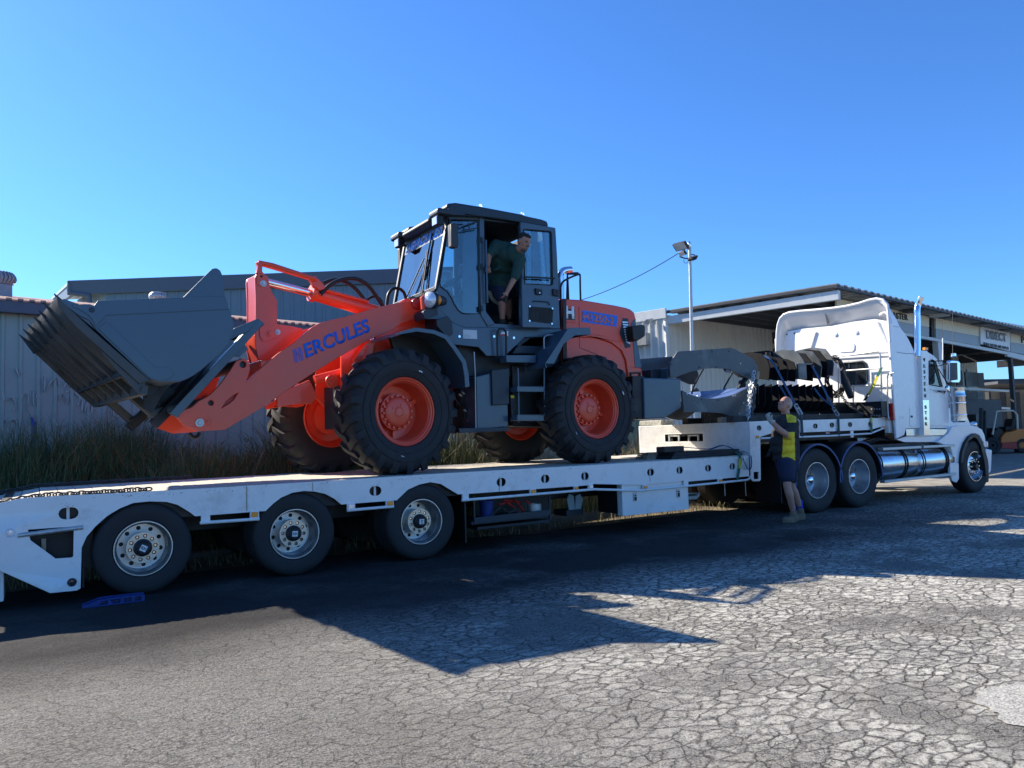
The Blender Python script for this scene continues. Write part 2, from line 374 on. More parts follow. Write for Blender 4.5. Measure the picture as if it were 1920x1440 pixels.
    worn = math_('MULTIPLY', worn, rng(noise_(17, 6, .8).outputs['Fac'], .42, .54))
    base = mix(math_('MULTIPLY', worn, .95), base, mix(rng(ag.outputs['Fac'], .33, .47), (.36, .345, .30), (.88, .85, .73)))
    tint = mix(rng(noise_(.9, 4).outputs['Fac'], .4, .7, 0, .35), base, (.20, .19, .15))
    # asphalt colour darkened where the trailer's shadow falls, to deepen the shade
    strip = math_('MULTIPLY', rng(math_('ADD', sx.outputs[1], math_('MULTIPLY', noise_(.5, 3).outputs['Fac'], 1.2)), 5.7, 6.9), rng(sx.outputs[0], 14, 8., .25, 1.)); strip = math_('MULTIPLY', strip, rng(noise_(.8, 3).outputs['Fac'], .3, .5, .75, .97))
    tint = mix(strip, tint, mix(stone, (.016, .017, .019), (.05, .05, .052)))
    dk = rng(noise_(.5, 6, .7).outputs['Fac'], .52, .66, 0, .4)
    tint = mix(dk, tint, mix(stone, (.05, .05, .05), (.17, .168, .16)))
    col = mix(crack, (.045, .042, .036), tint)
    L(col, b.inputs['Base Color']); b.inputs['Roughness'].default_value = .92; b.inputs['Specular IOR Level'].default_value = .15
    h = math_('ADD', math_('MULTIPLY', crack, 1.0), math_('MULTIPLY', ag3.outputs['Fac'], 1.3)); h = math_('ADD', h, math_('MULTIPLY', ag2.outputs['Fac'], 1.1)); h = math_('ADD', h, math_('MULTIPLY', noise_(9, 4).outputs['Fac'], 1.4))
    bp = nd(nt, 'ShaderNodeBump'); bp.inputs['Strength'].default_value = .85; bp.inputs['Distance'].default_value = .02; L(h, bp.inputs['Height']); L(bp.outputs[0], b.inputs['Normal'])
    g = mat('gravel_yard', (.30, .28, .235), .95, var=.35, nscale=3, bump=1.0, bscale=38, dirt=.7, dirtcol=(.14, .13, .11), dscale=14)
    s = mat('verge_soil', (.20, .16, .10), .95, var=.4, nscale=5, bump=1.0, bscale=30, dirt=.8, dirtcol=(.07, .07, .03), dscale=5)
    return m, g, s
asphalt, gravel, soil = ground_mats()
def sheet(name, x0, y0, x1, y1, z, m, kind='structure', wob=0, step=.4):
    mb = MB(); n = 1 if not wob else int((x1-x0)/step)
    top = []; bot = []
    for i in range(n+1):
        x = x0+(x1-x0)*i/n; w = wob*(noise.noise(Vector((x*.9, 3, 0)))+.5*noise.noise(Vector((x*3.7, 9, 0)))) if wob else 0
        top.append((x, y1+w, z)); bot.append((x, y0, z))
    vs = bot+top; fs = [(i, i+1, n+2+i, n+1+i) for i in range(n)]
    mb.add(vs, fs); o = mb.build(name, m); return tag(o, kind=kind)
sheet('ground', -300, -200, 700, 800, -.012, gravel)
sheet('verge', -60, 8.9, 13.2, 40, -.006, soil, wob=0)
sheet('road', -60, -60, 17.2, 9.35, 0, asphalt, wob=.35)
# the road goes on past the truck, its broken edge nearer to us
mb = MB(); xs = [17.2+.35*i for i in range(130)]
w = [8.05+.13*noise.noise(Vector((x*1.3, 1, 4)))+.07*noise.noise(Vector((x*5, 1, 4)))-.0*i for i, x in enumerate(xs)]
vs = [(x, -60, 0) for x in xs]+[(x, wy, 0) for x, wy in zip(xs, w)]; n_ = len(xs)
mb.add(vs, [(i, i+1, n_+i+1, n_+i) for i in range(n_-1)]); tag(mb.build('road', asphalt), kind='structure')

pc = onax(1890, 1312, 2, 0); mb = MB(); pts = []
for i in range(90):
    a = 2*math.pi*i/90; r_ = .34+.10*noise.noise(Vector((math.cos(a)*1.3, math.sin(a)*1.3, 2)))+.05*noise.noise(Vector((math.cos(a)*7, math.sin(a)*7, 5))); pts.append((pc.x+.12+r_*math.cos(a)*1.3, pc.y-.16+r_*math.sin(a)*.8, .005))
mb.add(pts, [tuple(range(90))]); tag(mb.build('road_patch', mat('pale_grit_patch', (.40, .39, .34), .95, var=.45, nscale=70, bump=.8, bscale=90, dirt=.8, dirtcol=(.2, .19, .17), dscale=12)), kind='structure')
# ------------------------------------------------------------------ corrugated sheeting
def rib_sheet(name, w, h, m, pitch=.19, d=.028, parent=None):
    """a trapezoid ribbed steel sheet in the XZ plane, ribs towards -Y"""
    mb = MB(); prof = [(0, 0)]; x = 0
    k = max(1, round(w/pitch)); p = w/k
    for i in range(k): prof += [(x+p*.62, 0), (x+p*.70, -d), (x+p*.86, -d), (x+p*.94, 0)]; x += p
    prof.append((w, 0)); vs = [(a, b, 0) for a, b in prof]+[(a, b, h) for a, b in prof]; n = len(prof)
    mb.add(vs, [(i, i+1, n+i+1, n+i) for i in range(n-1)])
    return mb.build(name, m, parent, smooth=20)
def frame_at(o, d):
    """matrix with X along d, Z up, -Y facing out to the right of d"""
    d = Vector(d).normalized(); y = Vector((0, 0, 1)).cross(d)
    return T(Vector(o)) @ Matrix((d, y, Vector((0, 0, 1)))).transposed().to_4x4()
def sheeted_wall(root, o, d_, length, h, m, w=.95, z0=0., name='wall_sheet', **k):
    src = None; n = max(1, round(length/w)); w = length/n; d = Vector(d_).normalized(); k.setdefault('d', .028)
    for i in range(n):
        M = frame_at(Vector(o)+d*(i*w)+Vector((0, 0, z0)), d)
        if src is None: src = rib_sheet(name, w+.004, h, m, parent=None, **k); src.parent = root; src.matrix_parent_inverse = WM[root.name].inverted(); src.matrix_basis = M; WM[src.name] = M
        else: inst(src, root, M)
green_sheet = mat('faded_green_steel', (.25, .36, .34), .6, var=.12, nscale=1.2, dirt=.35, dirtcol=(.20, .22, .23), dscale=1.6)
fence_green = mat('green_fence_steel', (.22, .30, .22), .6, var=.15, nscale=2, dirt=.3, dirtcol=(.2, .18, .14))
blue_sheet = mat('slate_blue_steel', (.12, .18, .235), .5, var=.08, nscale=1, dirt=.1, dirtcol=(.25, .27, .3), dscale=3)
blue_trim = mat('slate_blue_trim', (.075, .10, .135), .5, var=.06)
salmon = mat('rusty_salmon_roofing', (.44, .27, .22), .75, var=.3, nscale=5, dirt=.7, dirtcol=(.42, .36, .32), dscale=7)
cream_sheet = mat('cream_steel_sheet', (.60, .60, .55), .55, var=.06, nscale=1, dirt=.25, dirtcol=(.35, .33, .28), dscale=1.2)
grey_roof = mat('old_zinc_roofing', (.30, .31, .30), .7, var=.3, nscale=5, dirt=.5)
dark_steel = mat('dark_roof_steel', (.06, .062, .066), .6, var=.2)
white_beam = mat('pale_beam_paint', (.60, .63, .62), .5, var=.08, dirt=.2)

# ---- left building (ribbed wall, salmon roof)
A13 = R(13); D13 = Vector((math.cos(A13), math.sin(A13), 0)); N13 = Vector((-D13.y, D13.x, 0))
W0 = Vector((-.44, 14.0, 0))
lb = thing('workshop_building', 'low workshop with graffitied green ribbed wall and rusty salmon roof', 'building', W0)
o_ = W0-D13*9
sheeted_wall(lb, o_, D13, 18.05, 2.4, green_sheet, z0=0, pitch=.24)
sheeted_wall(lb, o_+N13*.012, D13, 18.05, 1.25, green_sheet, z0=2.38, pitch=.24)
mb = MB(); e0 = o_-D13*.1; e1 = o_+D13*18.2; Z = Vector((0, 0, 1))
mb.bar(e0-N13*.12+Z*3.60, e1-N13*.12+Z*3.60, .12, .19); mb.build('gutter', blue_trim, lb, bevel=.015)
mb = MB(); nb = 120                    # roofing: many ribs, rising away from the eave
for i in range(nb):
    a = e0+D13*(18.3*i/nb); c = D13*(18.3/nb)
    for s0, s1, hgt in ((0, .5, .0), (.5, 1, .022)):
        q = [a+c*s0-N13*.2+Z*(3.71+hgt), a+c*s1-N13*.2+Z*(3.71+hgt), a+c*s1+N13*3.2+Z*(4.33+hgt), a+c*s0+N13*3.2+Z*(4.33+hgt)]
        mb.add(q+[v-Z*.03 for v in q], [(0, 1, 2, 3), (7, 6, 5, 4), (0, 4, 5, 1), (1, 5, 6, 2), (3, 7, 4, 0)])
mb.build('roof', salmon, lb)
mb = MB(); q = [o_+N13*.05, o_+D13*18.05+N13*.05, o_+D13*18.05+N13*6.4, o_+N13*6.4]
mb.add([v+Z*0 for v in q]+[v+Z*3.66 for v in q], [(1, 2, 6, 5), (2, 3, 7, 6), (3, 0, 4, 7), (4, 5, 6, 7)])
mb.build('rear_wall', green_sheet, lb)
# graffiti: thin paint strokes on the ribbed wall
g = MB(); rr = random.Random(4)
def stroke(pts, r):
    pp = [PP(x, y, W0-N13*.036, N13) for x, y in pts]; pp = spline(pp, 5); 
    vs = []; fs = []
    for i, p in enumerate(pp):
        t = (pp[min(i+1, len(pp)-1)]-pp[max(i-1, 0)]).normalized(); s_ = t.cross(N13).normalized()*r*(.6+.4*math.sin(i*.7)); vs += [p+s_, p-s_, p+s_+N13*.03, p-s_+N13*.03]
    for i in range(len(pp)-1):
        k = i*4; fs += [(k, k+1, k+5, k+4), (k, k+4, k+6, k+2), (k+1, k+3, k+7, k+5)]
    g.add(vs, fs)
strokes = [[(5, 735), (10, 752), (22, 744), (30, 760), (24, 770)], [(38, 748), (46, 738), (54, 746), (50, 762), (55, 772)], [(62, 732), (64, 760), (70, 740), (77, 748)], [(85, 705), (84, 735), (94, 718), (106, 708), (112, 722)],
 [(110, 750), (118, 738), (124, 756), (130, 744), (136, 760)], [(120, 725), (128, 715), (124, 735), (134, 728)], [(154, 770), (155, 750)], [(163, 756), (160, 772), (170, 776), (173, 757), (163, 756)], [(186, 757), (186, 756)],
 [(208, 752), (209, 776)], [(214, 758), (213, 778), (222, 780), (224, 760)], [(30, 690), (36, 704), (42, 696)], [(100, 785), (110, 800), (122, 796)], [(6, 780), (14, 792), (28, 786), (34, 800)], [(58, 775), (66, 790), (78, 782)], [(140, 735), (150, 745), (146, 760)]]
for s_ in strokes:
    if len(s_) > 1 and s_[0] != s_[-1] or len(s_) > 3: stroke(s_, rr.uniform(.006, .014))
gm = mat('faded_graffiti_paint', (.40, .46, .46), .8, var=.2, nscale=9); tag(g.build('graffiti', gm, lb), kind='stuff')
g = MB(); stroke([(60, 782), (64, 805), (62, 830)], .02); stroke([(66, 790), (62, 815)], .012); g.build('graffiti', mat('blue_graffiti_paint', (.05, .10, .38), .8), lb)

# ---- green yard fence carrying on to the right, lower
fo = o_+D13*18.3
fn = thing('yard_fence', 'green ribbed steel fence along the verge behind the loader and trailer neck', 'fence', fo)
sheeted_wall(fn, fo, D13, 16.5, 2.85, fence_green, pitch=.2, name='fence_sheet')
mb = MB(); mb.bar(fo-N13*.02+Z*2.87, fo+D13*16.5-N13*.02+Z*2.87, .06, .05); mb.build('rail', fence_green, fn)

# ---- slate blue shed far behind
F0 = Vector((_f0.x, _f0.y, 0)); RH = Vector((_r0.x, _r0.y, 0))
def BF(x, y, dep): return PP(x, y, F0*dep, F0)
sa = BF(130, 528, 22); sb = BF(905, 500, 22); 
bs = thing('blue_shed', 'tall slate blue sheet metal shed standing behind the salmon roofed workshop', 'building', (sa.x, sa.y, 0))
ds = (sb-sa); ds.z = 0; Ls = ds.length; ds.normalize(); ht = min(sa.z, sb.z)-.12
inset_ = 1.05
sheeted_wall(bs, Vector((sa.x, sa.y, 0))+ds*inset_, ds, Ls-inset_, ht-2.0, blue_sheet, z0=2.0, pitch=.30, name='wall_sheet', w=1.2)
mb = MB(); a = Vector((sa.x, sa.y, sa.z)); b_ = Vector((sb.x, sb.y, sb.z)); mb.bar(a-F0*.06-Z*.2, b_-F0*.06-Z*.2, .12, .42); mb.build('fascia', blue_trim, bs, bevel=.02)
back = BF(96, 560, 31); mb = MB()
far_r = back+ds*Ls; q = [a, b_, far_r, back]; mb.add([v+Z*.03 for v in q]+[v-Z*.06 for v in q], [(0, 1, 2, 3), (7, 6, 5, 4), (0, 3, 7, 4), (1, 0, 4, 5), (2, 1, 5, 6), (3, 2, 6, 7)]); mb.build('roof', galv, bs)
mb = MB(); gv = [a+ds*.1, back+ds*.1]; mb.bar(gv[0]-Z*.22, gv[1]-Z*.22, .1, .36); mb.build('barge_board', blue_trim, bs)
mb = MB(); w0 = a+ds*inset_; w1 = back+ds*inset_; mb.add([(w0.x, w0.y, 2), (w1.x, w1.y, 2), (w1.x, w1.y, w1.z-.1), (w0.x, w0.y, w0.z-.1)], [(0, 1, 2, 3)]); mb.build('side_wall', blue_sheet, bs)
w0 = b_; w1 = far_r; mb = MB(); mb.add([(w0.x, w0.y, 0), (w1.x, w1.y, 0), (w1.x, w1.y, w1.z-.1), (w0.x, w0.y, w0.z-.1)], [(0, 1, 2, 3)]); mb.build('side_wall', blue_sheet, bs)
mb = MB(); pts = [BF(131, 532, 21.9), BF(131, 546, 21.9), BF(139, 550, 21.9), BF(160, 553, 21.9), BF(167, 557, 21.9), BF(168, 590, 21.9)]; mb.path(spline(pts, 4), .07, 8); mb.build('downpipe', blue_trim, bs)
mb = MB(); mb.bar(BF(147, 536, 21.95), BF(173, 535, 21.95), .1, .12); mb.build('bracket', white_beam, bs)

# ---- turbine ventilators
def turbine(name, label, px, base_z, r, hb, col):
    t = thing(name, label, 'roof vent', (px.x, px.y, base_z)); c = Vector((px.x, px.y, base_z))
    mb = MB(); mb.lathe([(r*.82, 0), (r*.8, hb), (r*.7, hb+.02)], c, (0, 0, 1), 24); mb.build('base_pipe', col, t)
    mb = MB(); n = 22
    mb.lathe([(r*.68, hb+.02), (r*.9, hb+r*.3), (r*.98, hb+r*.6), (r*.86, hb+r*1.0), (r*.5, hb+r*1.15)], c, (0, 0, 1), 28)
    for i in range(n):
        th = 2*math.pi*i/n; vs = []; fs = []
        for j in range(7):
            ph = j/6; rad = r*(.72+.42*math.sin(math.pi*(.12+.80*ph))); z = hb+.02+ph*r*1.05
            for e in (0, 1):
                an = th+e*.2+.12*math.sin(math.pi*ph); vs.append(c+Vector((math.cos(an)*(rad-.03*r*e), math.sin(an)*(rad-.03*r*e), z)))
        for j in range(6): k = j*2; fs.append((k, k+1, k+3, k+2))
        mb.add(vs, fs)
    mb.build('vane_drum', col, t)
    mb = MB(); mb.lathe([(.001, hb+r*1.28), (r*.4, hb+r*1.24), (r*.85, hb+r*1.10), (r*.83, hb+r*1.02), (.001, hb+r*1.02)], c, (0, 0, 1), 24); mb.lathe([(r*.7, hb+.03), (.001, hb+.03)], c, (0, 0, 1), 16); mb.build('cap', col, t)
vent_m = mat('vent_metal', (.30, .31, .34), .6, metal=.0, var=.2)
p = PP(2, 552, W0+N13*1.6, N13); turbine('turbine_vent', 'rusty grey turbine vent at the left end of the salmon roof', p, p.z-.12, .20, .27, vent_m)
p = PP(297, 560, W0+N13*3.1, N13); turbine('turbine_vent', 'small pale turbine vent poking up behind the loader bucket', p, p.z-.35, .17, .28, galv)

# ---- big shed with open canopy on the right
A10 = R(10.7); DC = Vector((math.cos(A10), math.sin(A10), 0)); NC = Vector((-DC.y, DC.x, 0))
CB = onax(1899, 850, 2, 0)                       # foot of the canopy column
def FPl(x, y, b=0.): return PP(x, y, CB+NC*b, NC)
sh = thing('canopy_shed', 'cream warehouse with wide open fronted canopy, signboards and dark posts', 'building', CB)
C0 = FPl(1569, 533, -.8); C1 = FPl(1569, 548, -.8)     # high near corner of the canopy roof
E0 = FPl(1925, 618, -.8)
kd = math.radians(104); DK = Vector((math.cos(kd), math.sin(kd), 0)); NK = Vector((DK.y, -DK.x, 0))
def SPl(x, y): return PP(x, y, C0, Vector((math.cos(kd+math.pi/2), math.sin(kd+math.pi/2), 0)))
K = SPl(1247, 580)
print('canopy corner', C0, 'K', K, 'edge', E0)
K.z = C0.z; zr = C0.z; zk = K.z
far_a = 46
mb = MB()      # roof sheets, corrugated ends showing along the eave
ncr = 230; vecA = DC*(far_a/ncr)
for i in range(ncr):
    a = C0+vecA*i; bq = K+vecA*i
    h0 = .0 if i % 2 else .03
    q = [Vector((a.x, a.y, zr+h0)), Vector(((a+vecA).x, (a+vecA).y, zr+h0)), Vector(((bq+vecA).x, (bq+vecA).y, zk+h0)), Vector((bq.x, bq.y, zk+h0))]
    mb.add(q+[v-Z*.035 for v in q], [(0, 1, 2, 3), (7, 6, 5, 4), (0, 4, 5, 1), (3, 7, 4, 0), (1, 5, 6, 2)])
mb.build('roof', grey_roof, sh)
mb = MB(); mb.bar(C0+NC*.06-Z*.055, C0+DC*far_a+NC*.06-Z*.055, .10, .06); mb.bar(C0-Z*.03+DC*.02, Vector((K.x, K.y, zk))-Z*.03, .04, .07); mb.build('gutter', dark_steel, sh)
mb = MB(); aa = C0+DC*.12; bb_ = K+DC*.12
mb.bar(Vector((aa.x, aa.y, zr-.26)), Vector((bb_.x, bb_.y, zk-.26)), .12, .24); mb.build('edge_beam', white_beam, sh, bevel=.01)
src = None                                  # purlins under the roof, running with the eave
pur = []
for j in range(2, 9):
    f = j/9; a = C0.lerp(Vector((K.x, K.y, zk)), f); mb = MB(); mb.bar(a+DC*.3-Z*.16, a+DC*far_a-Z*.16, .07, .2); mb.build('purlin', dark_steel, sh)
for j, off in enumerate((6.2, 12.4, 18.6, 24.8, 31, 37.2)):    # rafters
    a = C0+DC*off+NC*1.1; b2 = K+DC*off; mb = MB(); mb.bar(Vector((a.x, a.y, zr-.42)), Vector((b2.x, b2.y, zk-.42)), .16, .38)
    if off < 24: mb.bar(Vector((b2.x, b2.y, zk-.75))-DK*1.6, Vector((b2.x, b2.y, zk-.95)), .14, .3)
    mb.build('rafter', dark_steel, sh)
# stub purlin ends over the signs
for (x_, y_, m_) in ((1668, 571, dark_steel), (1712, 581, dark_steel), (1762, 590, white_beam), (1778, 592, dark_steel), (1837, 604.5, dark_steel), (1888, 615.5, dark_steel)):
    c = FPl(x_, y_, -.35); mb = MB(); mb.box(c, (.42, .5, .13), Matrix.Rotation(A10, 3, 'Z')); mb.build('roof_cleat', m_, sh)
# back wall and sunlit gable return
Kg = Vector((K.x, K.y, 0))
wl_end = PP(1832, 700, Kg, NC); Lw = (Vector((wl_end.x, wl_end.y, 0))-Kg).length
print('wall len', Lw)
sheeted_wall(sh, Kg, DC, Lw, zk-.1, cream_sheet, pitch=.26, w=1.5, d=.035)
KD2 = (Kg-PP(1180, 700, Kg-NC*.0, RH*0+F0)).normalized() if False else None
sheeted_wall(sh, Kg+DK*9, -DK, 9, zk+.05, cream_sheet, pitch=.26, w=1.5, d=.035, name='wall_sheet')
mb = MB(); mb.bar(Kg-DK*.05-DC*.02+Z*(zk-.05), Kg+DK*9-DC*.02+Z*(zk-.05), .07, .3); mb.bar(Kg+Vector((-.03, -.03, 0)), Kg+Vector((-.03, -.03, zk-.3)), .1, .1, up=(0, 1, 0)); mb.build('trim', white_beam, sh, bevel=.01)
# roller shutter on the gable return
def GP(x, y): return PP(x, y, Kg, Vector((math.cos(kd+math.pi/2), math.sin(kd+math.pi/2), 0)))
mb = MB(); s1 = GP(1219, 628); dz = 0
for i in range(46):
    z = .05+i*.075; p_ = Kg+DK*(s1-Kg).dot(DK)-DC*.07
    if z > s1.z-.35: break
    mb.bar(Vector((p_.x, p_.y, z)), Vector((p_.x, p_.y, z))+DK*3, .05, .052)
mb.build('roller_shutter', cream_sheet, sh)
mb = MB(); mb.bar(Vector((p_.x, p_.y, s1.z-.12))-DC*.05, Vector((p_.x, p_.y, s1.z-.12))-DC*.05+DK*3, .2, .36); mb.build('shutter_box', grey_roof, sh)
mb = MB(); v_ = GP(1226, 600)-DC*.1; mb.cyl(v_, v_-DC*.22-Z*.08, .05, .08); mb.build('wall_light', galv, sh)
# signboards on the column line
def board(name, x0, yt0, yb0, x1, yt1, yb1, m, b=0., th=.05):
    A, B, Cc, D = FPl(x0, yt0, b), FPl(x1, yt1, b), FPl(x1, yb1, b), FPl(x0, yb0, b); q = [A, B, Cc, D]; mb = MB()
    mb.add(q+[v+NC*th for v in q], [(0, 1, 2, 3), (7, 6, 5, 4), (0, 4, 5, 1), (1, 5, 6, 2), (2, 6, 7, 3), (3, 7, 4, 0)]); return mb.build(name, m, sh)
cy = lambda x: 580+.194*(x-1672)       # upper line of the boards
cm = lambda x: 600.5+.183*(x-1672)
cb = lambda x: 618+.186*(x-1672)
for (xa, xb) in ((1569, 1655), (1656, 1742), (1755, 1838), (1895, 1960)):
    board('cream_signboard', xa, cy(xa), cm(xa), xb, cy(xb), cm(xb), cream)
    board('grey_signboard', xa, cm(xa)+.3, cb(xa), xb, cm(xb)+.3, cb(xb), greypanel)
board('white_signboard', 1839, 608.5, 644.5, 1894, 619, 658.5, signwhite, -.06)
board('head_beam', 1569, 548, 560, 1960, 618, 634, white_beam, .12, .1)
board('sill_beam', 1569, cb(1569)+.5, cb(1569)+6, 1893, cb(1893)+.5, cb(1893)+6, white_beam, .03, .1)
board('sill_beam', 1889, 659, 668, 1960, 674, 685, white_beam, .03, .1)
def board_text(s, x0, y0, x1, y1, hgt, m, b, **k):
    A = FPl(x0, y0, b); B = FPl(x1, y1, b); wv = (B-A); top = FPl(x0, y0-hgt, b)
    return text(s, 'lettering', m, sh, A-NC*.004, wv, Z, 1, width=wv.length, height=(top-A).length, extrude=.012, **k)
board_text('ASTER', 1673, 596.5, 1702, 601, 11.5, darkprint, -.01, bold=.015)
board_text('DIRECT', 1849.5, 635, 1887, 641.5, 16, greyprint, -.07, bold=.045)
board_text('RURAL MASTERS AND SUPPLIES', 1844, 647, 1891, 656, 5.5, darkprint, -.07)
board_text('P', 1915, 643, 1921, 644.5, 12.5, darkprint, -.01, bold=.02)
# posts
for xt, yt, xb_, mm, ww in ((1893.5, 668, 0, dark_steel, .15), (1750.5, 560, 0, white_beam, .2)):
    a = FPl(xt, yt, .16); a.z = min(a.z, 5.05); mb = MB(); mb.bb((a.x-ww/2, a.y-ww/2, 0), (a.x+ww/2, a.y+ww/2, a.z)); mb.build('post', mm, sh, bevel=.01)
# things stacked below the canopy
for k, (xa, ya, yb) in enumerate(((1764, 694, 780), (1785, 696, 782), (1808, 698, 783), (1820, 698, 783), (1832, 699, 784))):
    pass
rk = PP(1790, 780, Kg-NC*1.0, NC); rack = thing('panel_rack', 'rack of tall dark panels stored against the tan canopy wall', 'rack', (rk.x, rk.y, 0))
for k, (xa, ya, yb) in enumerate(((1764, 692, 722), (1777, 693, 722), (1792, 694, 723), (1809, 697, 725), (1820, 698, 725), (1832, 699, 726), (1799, 732, 756), (1809, 733, 757), (1820, 733, 758), (1832, 734, 760))):
    A = PP(xa, ya, rk, NC); B = PP(xa+9.2, yb, rk, NC); mb = MB(); mb.bb((A.x, A.y-.02, B.z), (B.x, A.y+.04, A.z)); mb.build('panel', dark_steel if k % 3 else slate_dk, rack)
mb = MB()
for (xa, ya, xb_, yb) in ((1755, 726, 1890, 733), (1812, 760, 1892, 766)):
    mb.bar(PP(xa, ya, rk-NC*.05, NC), PP(xb_, yb, rk-NC*.05, NC), .12, .1)
for xa in (1772, 1813): 
    A = PP(xa, 692, rk, NC); mb.bb((A.x-.05, A.y-.05, 0), (A.x+.05, A.y+.05, A.z))
mb.build('shelf_frame', white_beam, rack)
# interior rear darkness of the canopy: a dark box stands in for the shade
mb = MB(); A = PP(1700, 790, Kg-NC*.6, NC); Bq = PP(1812, 790, Kg-NC*.6, NC); mb.bb((A.x, A.y-.3, 0), (Bq.x, A.y+.2, 2.3)); o = mb.build('canopy_shade_box', dark_steel, None, bevel=.02); tag(o, 'dark box standing in for the shade under the canopy behind the truck cab', 'shade box')

# ---- farther building seen beyond the canopy
fb0 = BF(1828, 712, 62); fb1 = BF(2050, 713, 62)
fb = thing('distant_warehouse', 'far low warehouse with dark roof and cream walls beyond the canopy', 'building', (fb0.x, fb0.y, 0))
mb = MB(); mb.bar(BF(1828, 722, 61), BF(2060, 718, 61), .5, .85); mb.bar(BF(1828, 722, 58), BF(2060, 720, 58), 5.5, .2); mb.build('roof', dark_steel, fb)
mb = MB(); A = BF(1828, 735, 62); Bq = BF(2060, 733, 62); mb.add([(A.x, A.y, 0), (Bq.x, Bq.y, 0), (Bq.x, Bq.y, A.z+.6), (A.x, A.y, A.z+.6)], [(0, 1, 2, 3)]); mb.build('wall', mat('far_cream_wall', (.30, .28, .24), .8, var=.1, nscale=.5), fb)
for xa in (1852, 1880, 1906, 1930):
    mb = MB(); A = BF(xa, 735, 61.6); mb.bb((A.x-.15, A.y-.15, 0), (A.x+.15, A.y+.15, A.z)); mb.build('column', dark_steel, fb)

# ---- forklift under the canopy
fk = onax(1890, 850, 2, 0); ft = thing('forklift', 'orange forklift with pale overhead guard parked under the canopy', 'forklift', fk)
def FK(x, y, b=0.): return PP(x, y, fk+F0*b, F0)
def fkplate(name, pts, m, b0, b1, bev=.02):
    q0 = [FK(x, y, b0) for x, y in pts]; n = len(q0); mb = MB(); P2 = [(v.dot(RH), v.z) for v in q0]
    base = F0*(q0[0].dot(F0)); mb.plate(P2, (), 0, b1-b0, lambda u, v, y: base+RH*u+F0*y+Z*v); return mb.build(name, m, ft, bevel=bev)
fkor = mat('forklift_orange', (.75, .20, .03), .4, var=.06)
fkplate('body', [(1878, 840), (1877, 822), (1884, 812), (1902, 808), (1908, 804), (1935, 804), (1944, 812), (1946, 842), (1925, 843)], fkor, 0, 1.1, .04)
fkplate('skirt', [(1877, 841), (1880, 830), (1906, 828), (1908, 842)], redpaint, -.05, 1.15)
fkplate('dashboard', [(1862, 830), (1862, 812), (1872, 802), (1880, 806), (1882, 838), (1874, 840)], black, .1, 1.0)
fkplate('seat', [(1886, 808), (1886, 800), (1896, 799), (1899, 785), (1903, 785), (1904, 808)], black, .3, .8)
for b in (.08, 1.0):
    mb = MB(); mb.path([FK(1861, 815, b), FK(1869, 771, b), FK(1900, 770, b), FK(1907, 778, b), FK(1908, 804, b)], .035, 8); mb.build('overhead_guard', cream, ft)
mb = MB()
for i in range(6):
    x = 1871+i*6; mb.path([FK(x, 770.5, .05), FK(x, 770.5, 1.05)], .02, 6)
mb.build('guard_bars', cream, ft)
mb = MB(); 
for b in (.25, .85): mb.bar(FK(1838, 842, b), FK(1840, 765, b), .12, .1, up=(1, 0, 0)); mb.bar(FK(1846, 842, b), FK(1847, 770, b), .1, .1, up=(1, 0, 0))
for y in (768, 790, 815, 838): mb.bar(FK(1840, y, .2), FK(1840, y, .9), .1, .1)
mb.build('mast', dark_steel, ft); 
mb = MB()
for b in (.3, .8): mb.bar(FK(1838, 843, b), FK(1812, 846, b), .12, .05)
mb.build('fork', dark_steel, ft)
for nm, x, y, r_ in (('wheel', 1862, 836, .34), ('wheel', 1918, 838, .29)):
    for b in (0, .95):
        mb = MB(); c = FK(x, y, b); c.z = r_; mb.lathe([(.05, 0), (r_*.5, 0), (r_*.55, -.03), (r_*.9, -.03), (r_, .03), (r_, .18), (r_*.9, .22), (.05, .22)], c, F0, 24); mb.build(nm, rubber, ft)
# pallets and clutter beside it
cl = onax(1830, 848, 2, 0); ct = thing('crate_stack', 'clutter of small crates stacked left of the orange forklift', 'crates', cl)
for i in range(9):
    x = rr.uniform(1822, 1842); y = rr.uniform(780, 845); c = PP(x, y, cl+F0*2, F0); mb = MB(); mb.box(c, (rr.uniform(.2, .6), .4, rr.uniform(.15, .4)), Matrix.Rotation(rr.uniform(-.3, .3), 3, 'Z')); mb.build('crate', rr.choice([dark_steel, wornsteel, cream, redpaint, timber]), ct, bevel=.01)

# ---- light pole with floodlights and a cable
dep = 19.5
def PL(x, y, k=0.): return PP(x, y, F0*(dep+k), F0)
pt = PL(1293.3, 462); pb = PL(1297.5, 660); foot = pb+(pb-pt)*((pb.z)/(pt.z-pb.z))
lp = thing('light_pole', 'tall thin galvanised pole carrying floodlights between the loader and the canopy', 'light pole', foot)
mb = MB(); mb.path([foot, foot.lerp(pt, .5), pt], [.06, .048, .038], 14); mb.build('pole', galv, lp)
def flood(x, y, w, h, th, dirv):
    c = PL(x, y, -.15); f = Vector(dirv).normalized(); rot = f.to_track_quat('Z', 'X').to_matrix()
    mb = MB(); mb.box(c, (w, h, th), rot); o = mb.build('floodlight', black, lp, bevel=.01)
    mb = MB(); mb.box(c+f*(th/2+.004), (w*.86, h*.84, .006), rot); mb.build('lens', lens, o)
    for i in range(5):
        pass
flood(1276.5, 461.5, .22, .40, .06, -F0*.45-RH*.55-Z*.72)
flood(1280, 475, .12, .26, .05, -F0*.3-RH*.7-Z*.62)
flood(1299, 484, .12, .26, .05, F0*.5+RH*.6-Z*.6)
